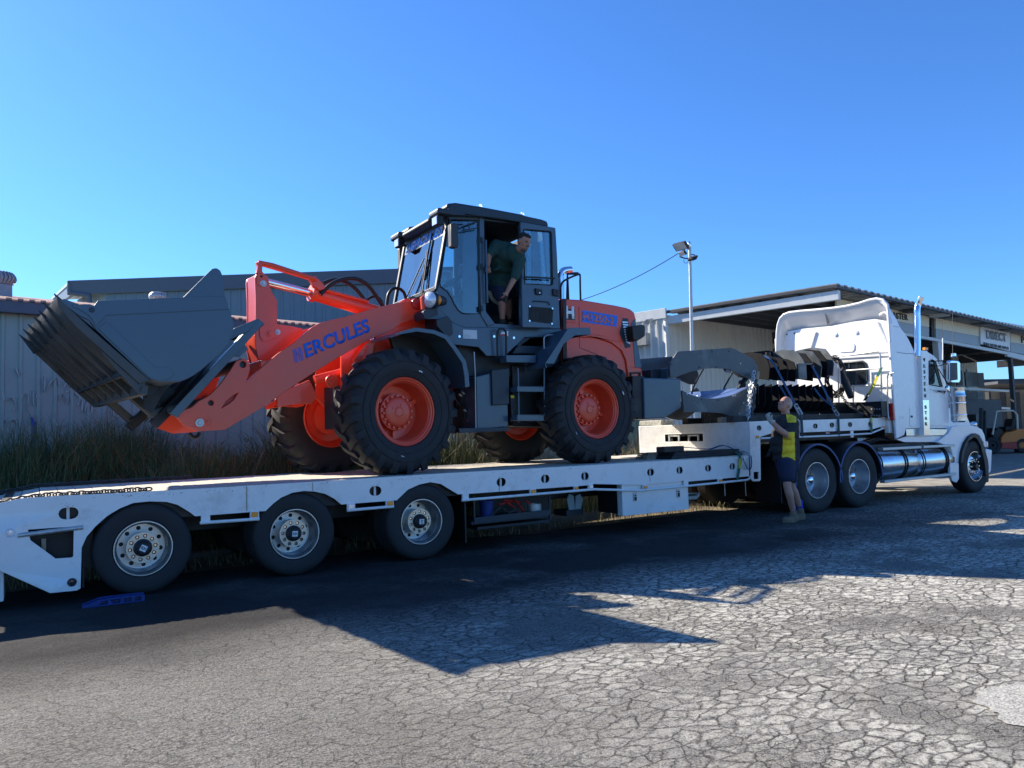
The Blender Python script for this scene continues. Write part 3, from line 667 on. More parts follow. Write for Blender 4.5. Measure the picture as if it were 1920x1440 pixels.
mb = MB(); mb.path([PL(1282, 463), PL(1290, 466), PL(1294, 470)], .018, 6); mb.path(spline([PL(1274, 481), PL(1283, 484), PL(1292, 485)], 4), .018, 6); mb.path(spline([PL(1292, 477), PL(1302, 478), PL(1304, 483), PL(1299, 489)], 4), .014, 6); mb.path(spline([PL(1282, 486), PL(1283, 492), PL(1288, 493), PL(1291, 488)], 4), .008, 6); mb.build('bracket', dark_steel, lp)
mb = MB(); mb.lathe([(.03, 0), (.05, .03), (.05, .1), (.02, .16)], PL(1292.5, 464), (0, 0, 1), 14); mb.build('sensor', chrome, lp)
mb = MB(); A = PL(1292, 462); Bq = BF(905, 585, 24); pp = []
for i in range(41):
    t = i/40; v = A.lerp(Bq, t); v.z -= 4*t*(1-t)*.55; pp.append(v)
mb.path(pp, .011, 5); tag(mb.build('overhead_cable', black), 'thin black cable running from the light pole down behind the loader', 'cable')

# ------------------------------------------------------------------ weeds and grass behind the trailer
def blades(name, n, region, hr, wr, m, seed, lean=.35, kind='stuff', par=None, tuft=0):
    rg = random.Random(seed); vs = []; fs = []
    cs = [region(rg) for _ in range(tuft)] if tuft else None
    for i in range(n):
        if cs: c = rg.choice(cs); x = c[0]+rg.gauss(0, .16); y = c[1]+rg.gauss(0, .14)
        else: x, y = region(rg)
        h = rg.uniform(*hr)*(.55+.75*max(0, noise.noise(Vector((x*.6, y*.6, 5)))+.5)); w = rg.uniform(*wr); a = rg.uniform(0, 6.283); l = rg.gauss(0, lean)*h; a2 = rg.uniform(0, 6.283)
        dx, dy = math.cos(a)*w, math.sin(a)*w; lx, ly = math.cos(a2)*l, math.sin(a2)*l; k = len(vs); sag = abs(l)*.35
        vs += [(x-dx, y-dy, -.02), (x+dx, y+dy, -.02), (x-dx*.8+lx*.25, y-dy*.8+ly*.25, h*.5), (x+dx*.8+lx*.25, y+dy*.8+ly*.25, h*.5), (x-dx*.5+lx*.62, y-dy*.5+ly*.62, h*.86), (x+dx*.5+lx*.62, y+dy*.5+ly*.62, h*.86), (x+lx*1.15, y+ly*1.15, h-sag*.4)]
        fs += [(k, k+1, k+3, k+2), (k+2, k+3, k+5, k+4), (k+4, k+5, k+6)]
    me = bpy.data.meshes.new(name); me.from_pydata(vs, [], fs); me.materials.append(m); o = bpy.data.objects.new(name, me); COL.objects.link(o); link(o, par)
    if kind: o['kind'] = kind
    return o
def leafmat(name, a, b, sc=2.):
    m = mat(name, a, .75, var=.3, nscale=sc); nt = m.node_tree; bs_ = nt.nodes['Principled BSDF']
    no = nd(nt, 'ShaderNodeTexNoise'); no.inputs['Scale'].default_value = sc*3; tc = nd(nt, 'ShaderNodeTexCoord'); nt.links.new(tc.outputs['Object'], no.inputs['Vector'])
    r = nd(nt, 'ShaderNodeMapRange'); r.inputs[1].default_value = .42; r.inputs[2].default_value = .6; nt.links.new(no.outputs['Fac'], r.inputs[0])
    mx = nd(nt, 'ShaderNodeMix', data_type='RGBA'); nt.links.new(r.outputs[0], mx.inputs[0]); old = bs_.inputs['Base Color'].links[0].from_socket
    nt.links.new(old, mx.inputs[6]); mx.inputs[7].default_value = (*b, 1); nt.links.new(mx.outputs[2], bs_.inputs['Base Color']); bs_.inputs['Subsurface Weight'].default_value = 0
    return m
gr_green = leafmat('long_green_grass', (.055, .105, .035), (.11, .14, .06))
gr_dry = leafmat('dry_straw_grass', (.34, .28, .16), (.17, .17, .08))
def wall_y(x): return 14.0+(x+.44)*math.tan(A13)
def reg_left(rg):
    x = rg.uniform(-6.5, 6.5); return x, rg.uniform(10.95, wall_y(x)-.05)
def reg_near(rg):
    x = rg.uniform(-4, 13); return x, rg.uniform(10.85, 12.0)
def reg_right(rg):
    x = rg.uniform(5.5, 14); return x, rg.uniform(10.9, wall_y(x)-.3)
blades('long_grass', 52000, reg_left, (.8, 1.6), (.004, .009), gr_green, 1)
blades('long_grass', 4500, reg_left, (.9, 1.9), (.002, .004), gr_dry, 2, .5)
blades('dry_grass', 15000, reg_right, (.7, 1.3), (.003, .007), gr_dry, 3, .6)
blades('long_grass', 9000, reg_right, (.4, .9), (.004, .008), gr_green, 4)
blades('dry_grass', 1800, lambda rg: (rg.uniform(-2, 10.3), rg.uniform(9.35, 10.9)), (.05, .16), (.003, .006), gr_dry, 8, .8)
# scrubby bushes against the graffitied wall
def weed(x, y, h, n, label, seed, leaf=.03):
    rg = random.Random(seed); t = thing('scrub_bush', label, 'bush', (x, y, 0)); st = MB(); lf = MB(); base = Vector((x, y, 0))
    for i in range(n):
        a = rg.uniform(0, 6.283); sp = rg.uniform(.1, .55)*h; tip = base+Vector((math.cos(a)*sp, math.sin(a)*sp*.5, h*rg.uniform(.6, 1.05))); mid = base.lerp(tip, .5)+Vector((rg.gauss(0, .05), rg.gauss(0, .05), .08))
        pts = spline([base+Vector((rg.gauss(0, .04), rg.gauss(0, .04), 0)), mid, tip], 5); st.path(pts, [.009*(1-.8*j/(len(pts)-1)) for j in range(len(pts))], 4)
        for p in pts[3:]:
            for _ in range(5):
                d_ = Vector((rg.gauss(0, 1), rg.gauss(0, 1), rg.gauss(0, .8))).normalized(); u = d_.cross(Vector((rg.gauss(0, 1), rg.gauss(0, 1), 1))).normalized(); s_ = leaf*rg.uniform(.5, 1.2); q = p+d_*rg.uniform(0, .07)
                lf.add([q, q+d_*s_+u*s_*.35, q+d_*s_*2.1, q+d_*s_-u*s_*.35], [(0, 1, 2, 3)])
    st.build('stem', gr_dry, t); lf.build('foliage', gr_green, t, smooth=10)
for (px_, py_, h_, n_2, lab, sd_) in ((128, 880, 1.55, 16, 'spindly dark scrub bush against the graffitied wall left of the bucket', 21), (262, 880, 1.5, 12, 'leafy green weed against the wall below the tip of the loader arm', 22), (455, 880, 1.5, 9, 'thin weed bush by the wall just left of the loader front tyre', 24)):
    q = onax(px_, py_, 2, 0); d_ = ray(px_, 780); yy = 12.9; xx = d_.x/d_.y*yy; weed(xx, yy, h_, n_2, lab, sd_)
# ------------------------------------------------------------------ low loader trailer
YT = 8.16; YF = 10.70; ZD = .965
tr = thing('lowloader_trailer', 'long white drop deck trailer with slotted side plates and timber deck under the loader', 'trailer', (4.5, 9.4, 0))
def ypl(pts, Y): return [(PY(x, y, Y).x, PY(x, y, Y).z) for x, y in pts]
def hole(cx, cy, w, h, Y=YT):
    a = PY(cx-w/2, cy, Y).x; b = PY(cx+w/2, cy, Y).x; t = PY(cx, cy-h/2, Y).z; d = PY(cx, cy+h/2, Y).z; return slot((a+b)/2, (t+d)/2, b-a, t-d)
side_px = [(-75, 966), (0, 943), (42, 934), (120, 929), (219, 924.6), (400, 914.6), (640, 900), (840, 887), (1040, 876), (1320, 860.5), (1404, 855.5), (1404.6, 893), (1289, 903), (1282, 901.5), (1207, 909.3), (1114, 907.5), (1102, 910), (1005, 917), (877, 926),
           (859, 927), (844, 918), (827, 907.5), (807, 904), (786, 908.5), (765, 918), (744, 938), (640, 946), (627, 935), (610, 926), (590, 921.5), (569, 920.5), (548, 924), (527, 933), (512.5, 944), (498, 958), (366, 968),
           (354, 959), (333, 946.5), (312.5, 941), (281, 940), (250, 943), (225, 953), (200, 968), (179, 987), (162.5, 1006), (153, 1027), (151, 1103), (144, 1107), (94, 1112), (0, 1070), (-75, 1036)]
slots_px = [(704, 920.5, 23, 18), (940, 904, 18, 16), (1022.5, 898, 16.5, 15.5), (1097, 893, 15, 15), (1220, 885.5, 13.5, 13.5), (1274.5, 881.8, 12.5, 13), (1328, 878, 12, 12.5), (1373.5, 874.5, 11, 12)]
holes = [hole(128.5, 962.5, 38, 22)]+[hole(*s) for s in slots_px]
holes.append(ypl([(52, 993), (138.5, 987), (137.5, 1043), (134, 1045.5), (104, 1047.5), (101, 1045), (57, 1013)], YT))
holes.append(hole(19.5, 999, 13, 12)); holes.append(hole(135, 1092, 12, 11.5))
mb = MB(); mb.plate(ypl(side_px, YT), holes, YT, YT+.014); sp = mb.build('side_plate', white, tr, bevel=.003, seg=1)
chip = MB(); rg = random.Random(8)
spots = [(s_[0], s_[1]-s_[3]*.5, 9, 5) for s_ in slots_px]*5+[(128, 948, 24, 6)]*6+[(rg.uniform(150, 1390), 0, 14, 3) for _ in range(60)]
for (cx, cy_, sx_, sy_) in spots:
    for _ in range(2):
        x = cx+rg.gauss(0, sx_*.6); y = (cy_ if cy_ else 926-(x-219)*.0595+3+abs(rg.gauss(0, 2)))+rg.gauss(0, sy_*.5)
        p = PY(x, y, YT-.0012); w_ = rg.uniform(.002, .010); h_ = rg.uniform(.001, .006); n_ = rg.randint(4, 6); vs = [(p.x+w_*math.cos(6.283*k/n_)*rg.uniform(.5, 1), YT-.0012, p.z+h_*math.sin(6.283*k/n_)*rg.uniform(.5, 1)) for k in range(n_)]
        chip.add(vs+[(v[0], YT+.001, v[2]) for v in vs], [tuple(range(n_))])
tag(chip.build('paint_chips', mat('rusty_chip', (.055, .035, .025), .9), sp), kind='stuff')
for (x, y0, y1, w_) in ((461, 912, 958, 3), (585, 905, 920, 2), (935, 912, 921, 2), (1218, 893, 903, 1.5)):
    a = PY(x, y0, YT-.001); b = PY(x+w_, y1, YT-.001); mb = MB(); mb.bb((a.x, YT-.0012, b.z), (b.x, YT+.001, a.z)); mb.build('rust_run', mat('rust_run', (.42, .36, .28), .8, var=.4, nscale=40), sp)
# stake bars standing behind the pockets
mb_list = [(128.5, 962.5, 22)]+[(s[0]-.5, s[1], s[3]) for s in slots_px]
for (cx, cy_, h) in mb_list:
    p = PY(cx, cy_, YT+.045); mb = MB(); mb.box((p.x-.004, YT+.05, p.z), (.025, .012, .20)); mb.build('stake_bar', white, tr)
mb = MB(); mb.bb((-.9, YT+.07, .70), (9.2, YT+.09, .93)); mb.build('inner_beam', black, tr)
# far side plate
far = [(-1.0, .72), (-1.0, .80), (-.25, .93), (.1, ZD-.01), (9.29, ZD-.01), (9.29, .72), (8, .70)]
mb = MB(); mb.plate(far, (), YF-.014, YF); mb.build('side_plate', white, tr)
# round lamps, chute tube
for px_, py_, mm in ((19.5, 999, lens), (135, 1092, glass_dark)):
    p = PY(px_, py_, YT); mb = MB(); mb.lathe([(.001, -.012), (.022, -.011), (.030, -.002), (.036, -.006), (.040, .0), (.040, .03)], (p.x, YT, p.z), (0, 1, 0), 24); mb.build('side_lamp', mm, tr)
a = PY(34, 1004, YT); b = PY(156, 988.5, YT); mb = MB(); mb.cyl((a.x, YT+.0, a.z), (b.x, YT+.0, b.z), .021); mb.build('tube', galv, tr)
mb = MB(); mb.bb((-.6, YT+.16, .3), (.45, YT+.2, .80)); mb.build('inner_panel', black, tr)
p = PY(82, 1022, YT+.1); mb = MB(); mb.box((p.x, YT+.1, p.z), (.035, .03, .12)); mb.build('bracket', timber, tr)
# rear ramp just in the frame
mb = MB(); mb.bb((-.62, YT+.1, .08), (PY(7.5, 1090, YT+.1).x, YT+.5, .62)); mb.build('ramp_foot', white, tr, bevel=.01)
mb = MB(); 
for i in range(6): mb.bb((-.7, YT+.6+.3*i, .1), (-.45, YT+.7+.3*i, .7))
mb.build('ramp_ribs', white, tr)
# rope rail in pieces with clearance lamps
def rail(pts, brk=()):
    P3 = [PY(x, y, YT-.012) for x, y in pts]; mb = MB(); mb.path([(p.x, YT-.012, p.z) for p in P3], .0165, 10); o = mb.build('rope_rail', white, tr); return o
rail([(375, 980.5), (486, 973)]); rail([(651, 957), (738, 949.5)]); rail([(866, 938), (1000, 927), (1113, 917.5), (1200, 919.5), (1286, 911.5), (1399, 900), (1404, 898), (1408, 892.5)])
def lampbox(x, y, w, h, m, nm='marker_lamp'):
    p = PY(x, y, YT-.004); w = (PY(x+w/2, y, YT).x-PY(x-w/2, y, YT).x); h = (PY(x, y-h/2, YT).z-PY(x, y+h/2, YT).z)
    mb = MB(); mb.box((p.x, YT+.0, p.z), (w, .03, h)); o = mb.build(nm, white, tr, bevel=.003)
    mb = MB(); mb.box((p.x, YT-.020, p.z), (w*.72, .014, h*.62)); mb.build('lens', m, o, bevel=.004)
for q in ((477, 964.5, 17, 15, amber), (730.5, 943.5, 14.5, 13, amber), (658, 950, 15, 14, lens), (999, 921, 11, 10, amber), (1080, 915.2, 8, 9, amber), (1107, 912.5, 9, 9, lens), (1209.5, 913.5, 9, 8, amber), (1350, 901, 8, 7, amber), (1419, 819, 7, 7, amber)): lampbox(*q)
for x0, x1, y0, y1 in ((377, 394, 967, 980), (651, 666, 947, 958), (867, 879, 927, 938), (1282, 1290.5, 902, 911)):
    A = PY(x0, y0, YT); B_ = PY(x1, y1, YT); mb = MB(); mb.bb((A.x, YT-.004, B_.z), (B_.x, YT+.022, A.z+.01)); mb.build('rail_bracket', white, tr)
# timber deck planks and steel runners
src = None; n = 56; x0 = .02; pw = (9.28-x0)/n
for i in range(n):
    if src is None:
        mb = MB(); mb.bb((.003, YT+.02, -.03), (pw-.004, YF-.02, .0)); src = mb.build('deck_plank', decktimber, tr, bevel=.003, seg=1, mw=T((x0, 0, ZD+.004)))
    else: inst(src, tr, T((x0+pw*i, 0, ZD+.004+random.uniform(-.002, .002))))
th = math.atan2(.17, 1.05)
for i in range(5):
    inst(src, tr, T((x0-(i+1)*pw*.99, 0, ZD+.002-.0265*(i+1))) @ Matrix.Rotation(-th*.95, 4, 'Y'))
# chassis
mb = MB()
for y in (8.95, 9.85): mb.bb((-.8, y, .48), (9.6, y+.14, .90))
mb.build('chassis_rail', black, tr, bevel=.01)
src = None
for i in range(13):
    if src is None: mb = MB(); mb.bb((0, YT+.1, .76), (.08, YF-.06, .93)); src = mb.build('cross_member', black, tr, mw=T((-.3, 0, 0)))
    else: inst(src, tr, T((-.3+i*.78, 0, 0)))
# wheels
def trailer_wheel(kingpin=False):
    """local origin: centre of the outer face, +Y inwards"""
    r = .437
    mb = MB(); prof = [(.262, .012), (.272, .0), (.30, -.006), (.36, -.012), (.405, -.004), (.425, .012), (.434, .035), (.437, .06)]
    z = [.06]
    for k in range(4): prof += [(.437, .075+k*.045), (.428, .078+k*.045), (.428, .088+k*.045), (.437, .091+k*.045)]
    prof += [(.434, .255), (.42, .28), (.36, .29), (.262, .28)]
    mb.lathe(prof, n=72); tyre = mb.build('tyre', rubber, None)
    mb = MB(); prof = [(.262, .010), (.258, -.004), (.249, -.004), (.245, .014), (.238, .06), (.226, .075), (.222, .19), (.214, .225)]; mb.lathe(prof, n=56)
    hs_ = [circ(.178*math.cos(R(18+36*k)), .178*math.sin(R(18+36*k)), .021, 12) for k in range(10)]
    mb.plate(circ(0, 0, .216, 48), hs_, .222, .232); rim = mb.build('rim', alu, tyre, smooth=30)
    mb = MB(); hs_ = [circ(.112*math.cos(R(36*k)), .112*math.sin(R(36*k)), .019, 12) for k in range(10)]
    mb.plate(circ(0, 0, .146, 44), hs_+[circ(0, 0, .08, 24)], .062, .074); mb.lathe([(.146, .066), (.135, .10), (.135, .225)], n=44); hubp = mb.build('hub_plate', bronze, tyre, smooth=30)
    mb = MB()
    for k in range(10): a = R(36*k); mb.cyl((.112*math.cos(a), .10, .112*math.sin(a)), (.112*math.cos(a), .070, .112*math.sin(a)), .011, n=6)
    mb.build('wheel_nut', chrome, hubp)
    mb = MB(); mb.lathe([(.001, .0), (.05, .001), (.062, .012), (.076, .02), (.082, .045), (.086, .075)], n=32); 
    for k in range(6): a = R(60*k+20); mb.cyl((.068*math.cos(a), .02, .068*math.sin(a)), (.068*math.cos(a), .008, .068*math.sin(a)), .006, n=8)
    mb.lathe([(.10, .11), (.001, .11)], n=24); cap = mb.build('hub_cap', black, tyre)
    mb = MB(); mb.lathe([(.215, .245), (.001, .245)], n=24); mb.build('brake_drum', black, tyre)
    return tyre, cap
base, cap = trailer_wheel()
base.name = 'wheel'; WM['wheel'] = WM.pop('tyre')
def khlogo(par, rot):
    s_ = .028; M_ = Matrix.Rotation(rot, 4, 'Y')
    mb = MB(); mb.plate([(-s_, -s_), (s_, -s_), (s_, s_), (-s_, s_)], (), -.0025, .001)
    o = mb.build('hub_badge', whiteprint, par); return o, M_
ang = [.5, .08, 1.62]
Ws = []
for i, X in enumerate((.866, 2.312, 3.772)):
    M = T((X, YT+.024, .437)) @ Matrix.Rotation(ang[i], 4, 'Y')
    if i == 0:
        # rebuild transforms for the first wheel
        def move(o, M_):
            for c in list(o.children): move(c, M_)
            WM[o.name] = M_; o.matrix_basis = M_
        base.parent = tr; 
        def setp(o, par):
            o.parent = par; o.matrix_parent_inverse = WM[par.name].inverted() if par == tr else Matrix.Identity(4)
        kids = list(base.children)
        base.matrix_parent_inverse = WM[tr.name].inverted(); base.matrix_basis = M; WM[base.name] = M
        def redo(o):
            for c in list(o.children):
                c.matrix_parent_inverse = Matrix.Identity(4); c.matrix_basis = Matrix.Identity(4); WM[c.name] = WM[o.name]; redo(c)
        redo(base)
        # letters K and H on the badge
        mb = MB(); s_ = .028; mb.plate([(-s_, -s_), (s_, -s_), (s_, s_), (-s_, s_)], (), -.003, .001); bd = mb.build('badge', whiteprint, None); bd.parent = base; bd.matrix_parent_inverse = Matrix.Identity(4); WM[bd.name] = M
        t_ = text('KH', 'badge_letters', darkprint, None, (-.021, -.0035, -.016), (1, 0, 0), (0, 0, 1), 1, width=.042, height=.032, extrude=.0015, bold=.03)
        t_.parent = base; t_.matrix_parent_inverse = Matrix.Identity(4); WM[t_.name] = M
        Ws.append(base)
    else:
        def cp(o, par, mat_):
            c = o.copy(); COL.objects.link(c); c.parent = par
            c.matrix_parent_inverse = WM[tr.name].inverted() if par == tr else Matrix.Identity(4); c.matrix_basis = mat_ if par == tr else Matrix.Identity(4); WM[c.name] = mat_
            for k in list(o.children): cp(k, c, mat_)
            return c
        Ws.append(cp(base, tr, M))
# inner duals, axles, airbags, mud flaps between
src = None
for X in (.866, 2.312, 3.772):
    for yy in (YT+.36, YF-.31, YF-.64):
        if src is None: mb = MB(); mb.lathe([(.05, 0), (.25, 0), (.30, -.01), (.40, -.005), (.437, .04), (.437, .24), (.40, .28), (.25, .28), (.05, .28)], n=40); src = mb.build('inner_wheel', rubber, tr, mw=T((X, yy, .437)))
        else: inst(src, tr, T((X, yy, .437)))
    mb = MB(); mb.cyl((X, YT+.2, .437), (X, YF-.2, .437), .07); mb.build('axle', black, tr)
    mb = MB(); mb.cyl((X+.35, YT+.75, .42), (X+.35, YT+.75, .75), .12); mb.build('air_bag', black, tr)
mb = MB(); a = PY(875, 940, YT+.06); mb.bb((4.35, YT+.06, .13), (4.37, YT+.62, .74)); mb.build('mud_flap', black, tr)
mb = MB(); a = PY(165, 1060, YT+.12); mb.bb((.36, YT+.1, .12), (.375, YT+.6, .74)); mb.build('mud_flap', black, tr)
# tool cradle under the deck
def bxpx(nm, xa, ya, xb, yb, y0, y1, m, par=tr, bev=.005):
    A = PY(xa, ya, y0); B_ = PY(xb, yb, y0); mb = MB(); mb.bb((A.x, y0, min(A.z, B_.z)), (B_.x, y1, max(A.z, B_.z))); return mb.build(nm, m, par, bevel=bev)
ys = YT+.12
bxpx('cradle_floor', 884, 978, 1028, 970, ys, ys+.6, slate_dk); 
mb = MB()
for x in (888, 1030):
    p = PY(x, 930, ys); q = PY(x, 975, ys); mb.bar((p.x, ys, p.z), (p.x, ys, q.z), .02, .02, up=(0, 1, 0))
p = PY(888, 976, ys); q = PY(1030, 962, ys); mb.bar((p.x, ys-.01, p.z), (q.x, ys-.01, p.z+.01), .02, .07); mb.build('cradle_frame', slate_dk, tr)
bxpx('cradle_back', 886, 935, 1034, 972, ys+.55, ys+.57, black)
bxpx('storage_tray', 895, 994, 1030, 974, YT+.3, YT+.9, slate_dk)
p = PY(913, 972, ys+.15); bk = thing('plastic_bucket', 'small blue plastic bucket sitting in the tool cradle under the trailer deck', 'bucket', p)
mb = MB(); mb.lathe([(.001, 0), (.075, 0), (.095, .19), (.102, .195), (.10, .21), (.09, .2), (.07, .01), (.001, .01)], (p.x, ys+.15, p.z+.01), (0, 0, 1), 24); mb.build('tub', blueplastic, bk)
mb = MB(); mb.path(spline([(p.x-.1, ys+.15, p.z+.2), (p.x-.05, ys+.1, p.z+.13), (p.x+.05, ys+.1, p.z+.13), (p.x+.1, ys+.15, p.z+.2)], 4), .004, 6); mb.build('handle', black, bk)
p = PY(1005, 968, ys+.15); tin = MB(); tin.lathe([(.001, 0), (.09, 0), (.09, .16), (.085, .16), (.085, .02), (.001, .02)], (p.x, ys+.18, p.z+.0), (0, 0, 1), 24); o = tin.build('storage_tin', galv); tag(o, 'grey metal tin at the right end of the tool cradle under the deck', 'tin')
cb_ = thing('chain_binders', 'red chain binders and lashing chain heaped in the tool cradle', 'chain binders', PY(960, 965, ys+.2))
for (xa, ya, xb, yb) in ((945, 938, 975, 942), (950, 942, 978, 962), (965, 936, 985, 964), (985, 938, 1000, 950), (935, 946, 962, 941)):
    mb = MB(); mb.path([PY(xa, ya, ys+.12), PY((xa+xb)/2, (ya+yb)/2-1, ys+.14), PY(xb, yb, ys+.18)], .013, 8); mb.build('lever', redpaint, cb_)
def chain(name, pts, m, r=.012, L=.055, parent=None, jit=0.):
    """a run of interlocking links along pts"""
    pts = [Vector(p) for p in pts]; seg = [(pts[i+1]-pts[i]).length for i in range(len(pts)-1)]; tot = sum(seg); n = max(2, int(tot/(L*.62))); mb = MB(); rg = random.Random(5)
    for i in range(n):
        s_ = tot*i/n; k = 0
        while k < len(seg)-1 and s_ > seg[k]: s_ -= seg[k]; k += 1
        t = (pts[k+1]-pts[k]).normalized(); c = pts[k]+t*s_; u = t.cross(Vector((0, .2, 1))).normalized(); w_ = t.cross(u)
        a = (R(45) if i % 2 else R(-45))+rg.gauss(0, jit); u, w_ = u*math.cos(a)+w_*math.sin(a), w_*math.cos(a)-u*math.sin(a)
        ring = []
        for j in range(10): th_ = 2*math.pi*j/10; ring.append(c+t*math.cos(th_)*L*.5+u*math.sin(th_)*L*.30)
        mb.path(ring, r*.5, 5, closed=True)
    return mb.build(name, m, parent)
chain('lashing_chain', [PY(45, 942, YT+.3), PY(150, 932, YT+.3), PY(300, 926, YT+.3), PY(350, 930, YT+.3)], wornsteel, parent=cb_)
chain('lashing_chain', [PY(925, 962, ys+.05), PY(940, 950, ys+.1), PY(955, 962, ys+.05), PY(968, 955, ys+.1), PY(980, 965, ys+.05)], wornsteel, parent=cb_, jit=.5)
for c in list(cb_.children)[:]:
    if c.name == 'lashing_chain': bpy.data.objects.remove(c)
# landing legs, number plates and hanging hooks
bxpx('landing_leg', 1070, 916, 1084, 952, YT+.7, YT+.82, slate_dk)
mb = MB(); 
for s in (-1, 1):
    q = [PY(1078+s*0, 958, YT+.62), PY(1078+s*2, 930, YT+.62), PY(1078+s*10, 926, YT+.62), PY(1078+s*15, 936, YT+.62), PY(1078+s*10, 960, YT+.62)]
    mb.plate([(v.x, v.z) for v in (q if s > 0 else q[::-1])], (), YT+.62, YT+.64)
mb.build('leg_gusset', greypanel, tr)
bxpx('landing_foot', 1062, 957, 1094, 965, YT+.6, YT+.9, slate_dk)
# white tool box with two latches
A = PY(1166, 921, YT+.03); B_ = PY(1167.5, 968, YT+.03); Cx = PY(1291, 930, YT+.03).x; zb1 = PY(1291, 955, YT+.03).z; zb0 = B_.z
mb = MB(); zt = ZD-.24; mb.plate([(A.x, zb0), (Cx, zb1), (Cx, .70), (A.x, .70)], (), YT+.03, YT+.14); tb = mb.build('tool_box', white, tr, bevel=.008)
for px_, py_ in ((1191, 932), (1272, 925)):
    p = PY(px_, py_, YT+.02); mb = MB(); mb.box((p.x, YT+.022, p.z), (.06, .014, .115)); o = mb.build('latch', galv, tb, bevel=.004)
    mb = MB(); mb.box((p.x, YT+.012, p.z-.02), (.03, .012, .05)); mb.cyl((p.x, YT+.006, p.z+.025), (p.x, YT+.02, p.z+.025), .012, n=10); mb.build('catch', black, o)
pl = onax(1299, 930, 1, YT+1.1); mb = MB(); mb.plate(ypl([(1286, 924), (1312, 924), (1312, 930), (1306, 936), (1286, 937)], YT+1.1), (), YT+1.1, YT+1.12); o = mb.build('number_plate', whiteprint, tr)
text('00007', 'plate_digits', darkprint, o, PY(1291, 931, YT+1.095), (1, 0, 0), (0, 0, 1), 1, width=PY(1309, 930, YT+1.1).x-PY(1291, 930, YT+1.1).x, height=.04, extrude=.003, bold=.02)
mb = MB(); mb.bb((A.x+.03, YT+.142, zb0+.02), (Cx-.03, YT+.60, .70)); mb.build('tool_box_shaded_body', black, tr)  # depth of the box painted black to imitate the shade on its side
# gooseneck: sunlit tread plate face, side web, upper deck
XG = 9.29; ZU = 1.478
hb0 = PX(1247, 829, XG); hb1 = PX(1317.5, 811.5, XG)
mb = MB(); rec = [(hb0.y, hb1.z-.16), (hb1.y, hb1.z-.16), (hb1.y, hb1.z), (hb0.y, hb1.z+.0)]
mb.plate([(YT, ZD-.02), (YF+.02, ZD-.02), (YF+.02, ZU), (YT, ZU)], [[(hb0.y, 1.19), (hb1.y, 1.19), (hb1.y, 1.315), (hb0.y, 1.315)]], XG, XG+.012, lambda u, v, y: (y, u, v)); face = mb.build('headboard_plate', checker_white, tr, bevel=.002, seg=1)
# raised tread bars in a diagonal pattern, one small bar after the other
mb = MB(); yy = YT+.03; k = 0
while yy < YF:
    zz = ZD+.02; j = 0
    while zz < ZU-.01:
        if not (hb1.y-.03 < yy < hb0.y+.03 and 1.17 < zz < 1.335):
            s = 1 if (j+k) % 2 else -1; mb.bar((XG-.002, yy-.009, zz-.009*s), (XG-.002, yy+.009, zz+.009*s), .005, .005, up=(1, 0, 0))
        zz += .026; j += 1
    yy += .026; k += 1
tag(mb.build('tread_bars', checker_white, tr, smooth=60), kind='stuff')
mb = MB(); mb.bb((XG+.05, hb1.y-.02, 1.16), (XG+.10, hb0.y+.02, 1.34)); mb.build('recess', black, tr)
for f in (.12, .36, .62, .88):
    y_ = hb1.y+(hb0.y-hb1.y)*f
    mb = MB(); mb.bb((XG-.004, y_-.018, 1.20), (XG+.02, y_+.018, 1.30)); mb.build('hook', galv, tr)
for f in (.24, .75):
    y_ = hb1.y+(hb0.y-hb1.y)*f; mb = MB(); mb.bb((XG-.004, y_-.09, 1.275), (XG+.02, y_+.09, 1.30)); mb.build('hook_bar', galv, tr)
web = ypl([(1405, 791), (1497, 786), (1497, 811.5), (1446, 812.5), (1438, 815), (1425, 819), (1426, 899), (1424, 902), (1412, 902.5), (1408, 899)], YT)
web[0] = (XG, ZU)
mb = MB(); mb.plate(web, [hole(1423, 802.5, 9, 10), ypl([(1412.5, 885), (1422, 884.5), (1422, 898), (1412.8, 898.5)], YT)], YT-.006, YT+.012); mb.build('neck_side_plate', white, tr, bevel=.003, seg=1)
up_ = ypl([(1497, 786), (1660, 782.5), (1660, 797.5), (1632.5, 806), (1497, 811)], YT); XU = up_[1][0]; up_[0] = (up_[0][0], ZU); up_[1] = (XU, ZU)
mb = MB(); mb.plate(up_, [hole(1529, 799, 8.5, 9.5), hole(1560, 797, 8.5, 9.5), hole(1594, 796, 8, 9), hole(1631.5, 795.3, 7.5, 9)], YT, YT+.012); mb.build('neck_side_rail', white, tr, bevel=.003, seg=1)
for (cx, cy_) in ((1423, 802.5), (1529, 799), (1560, 797), (1594, 796), (1631.5, 795.3)): p = PY(cx, cy_, YT+.045); mb = MB(); mb.box((p.x, YT+.05, p.z), (.022, .012, .12)); mb.build('stake_bar', white, tr)
mb = MB(); mb.path([PY(1426, 822, YT-.01), PY(1497, 819.5, YT-.01), PY(1560, 817, YT-.01), PY(1632, 812.8, YT-.01), PY(1644, 808, YT-.01), PY(1660, 801.5, YT-.01)], .0155, 8); mb.build('rope_rail', white, tr)
lampbox(1656, 801, 7, 6, amber); lampbox(1552, 810, 5, 6, redlens)
for x in (1497, 1598): bxpx('rail_bracket', x-3, 806, x+3, 820, YT, YT+.02, white)
mb = MB(); mb.bb((XG+.01, YT+.012, ZU-.05), (XU, YF, ZU-.004)); mb.build('upper_deck', checker_white, tr, bevel=.004)
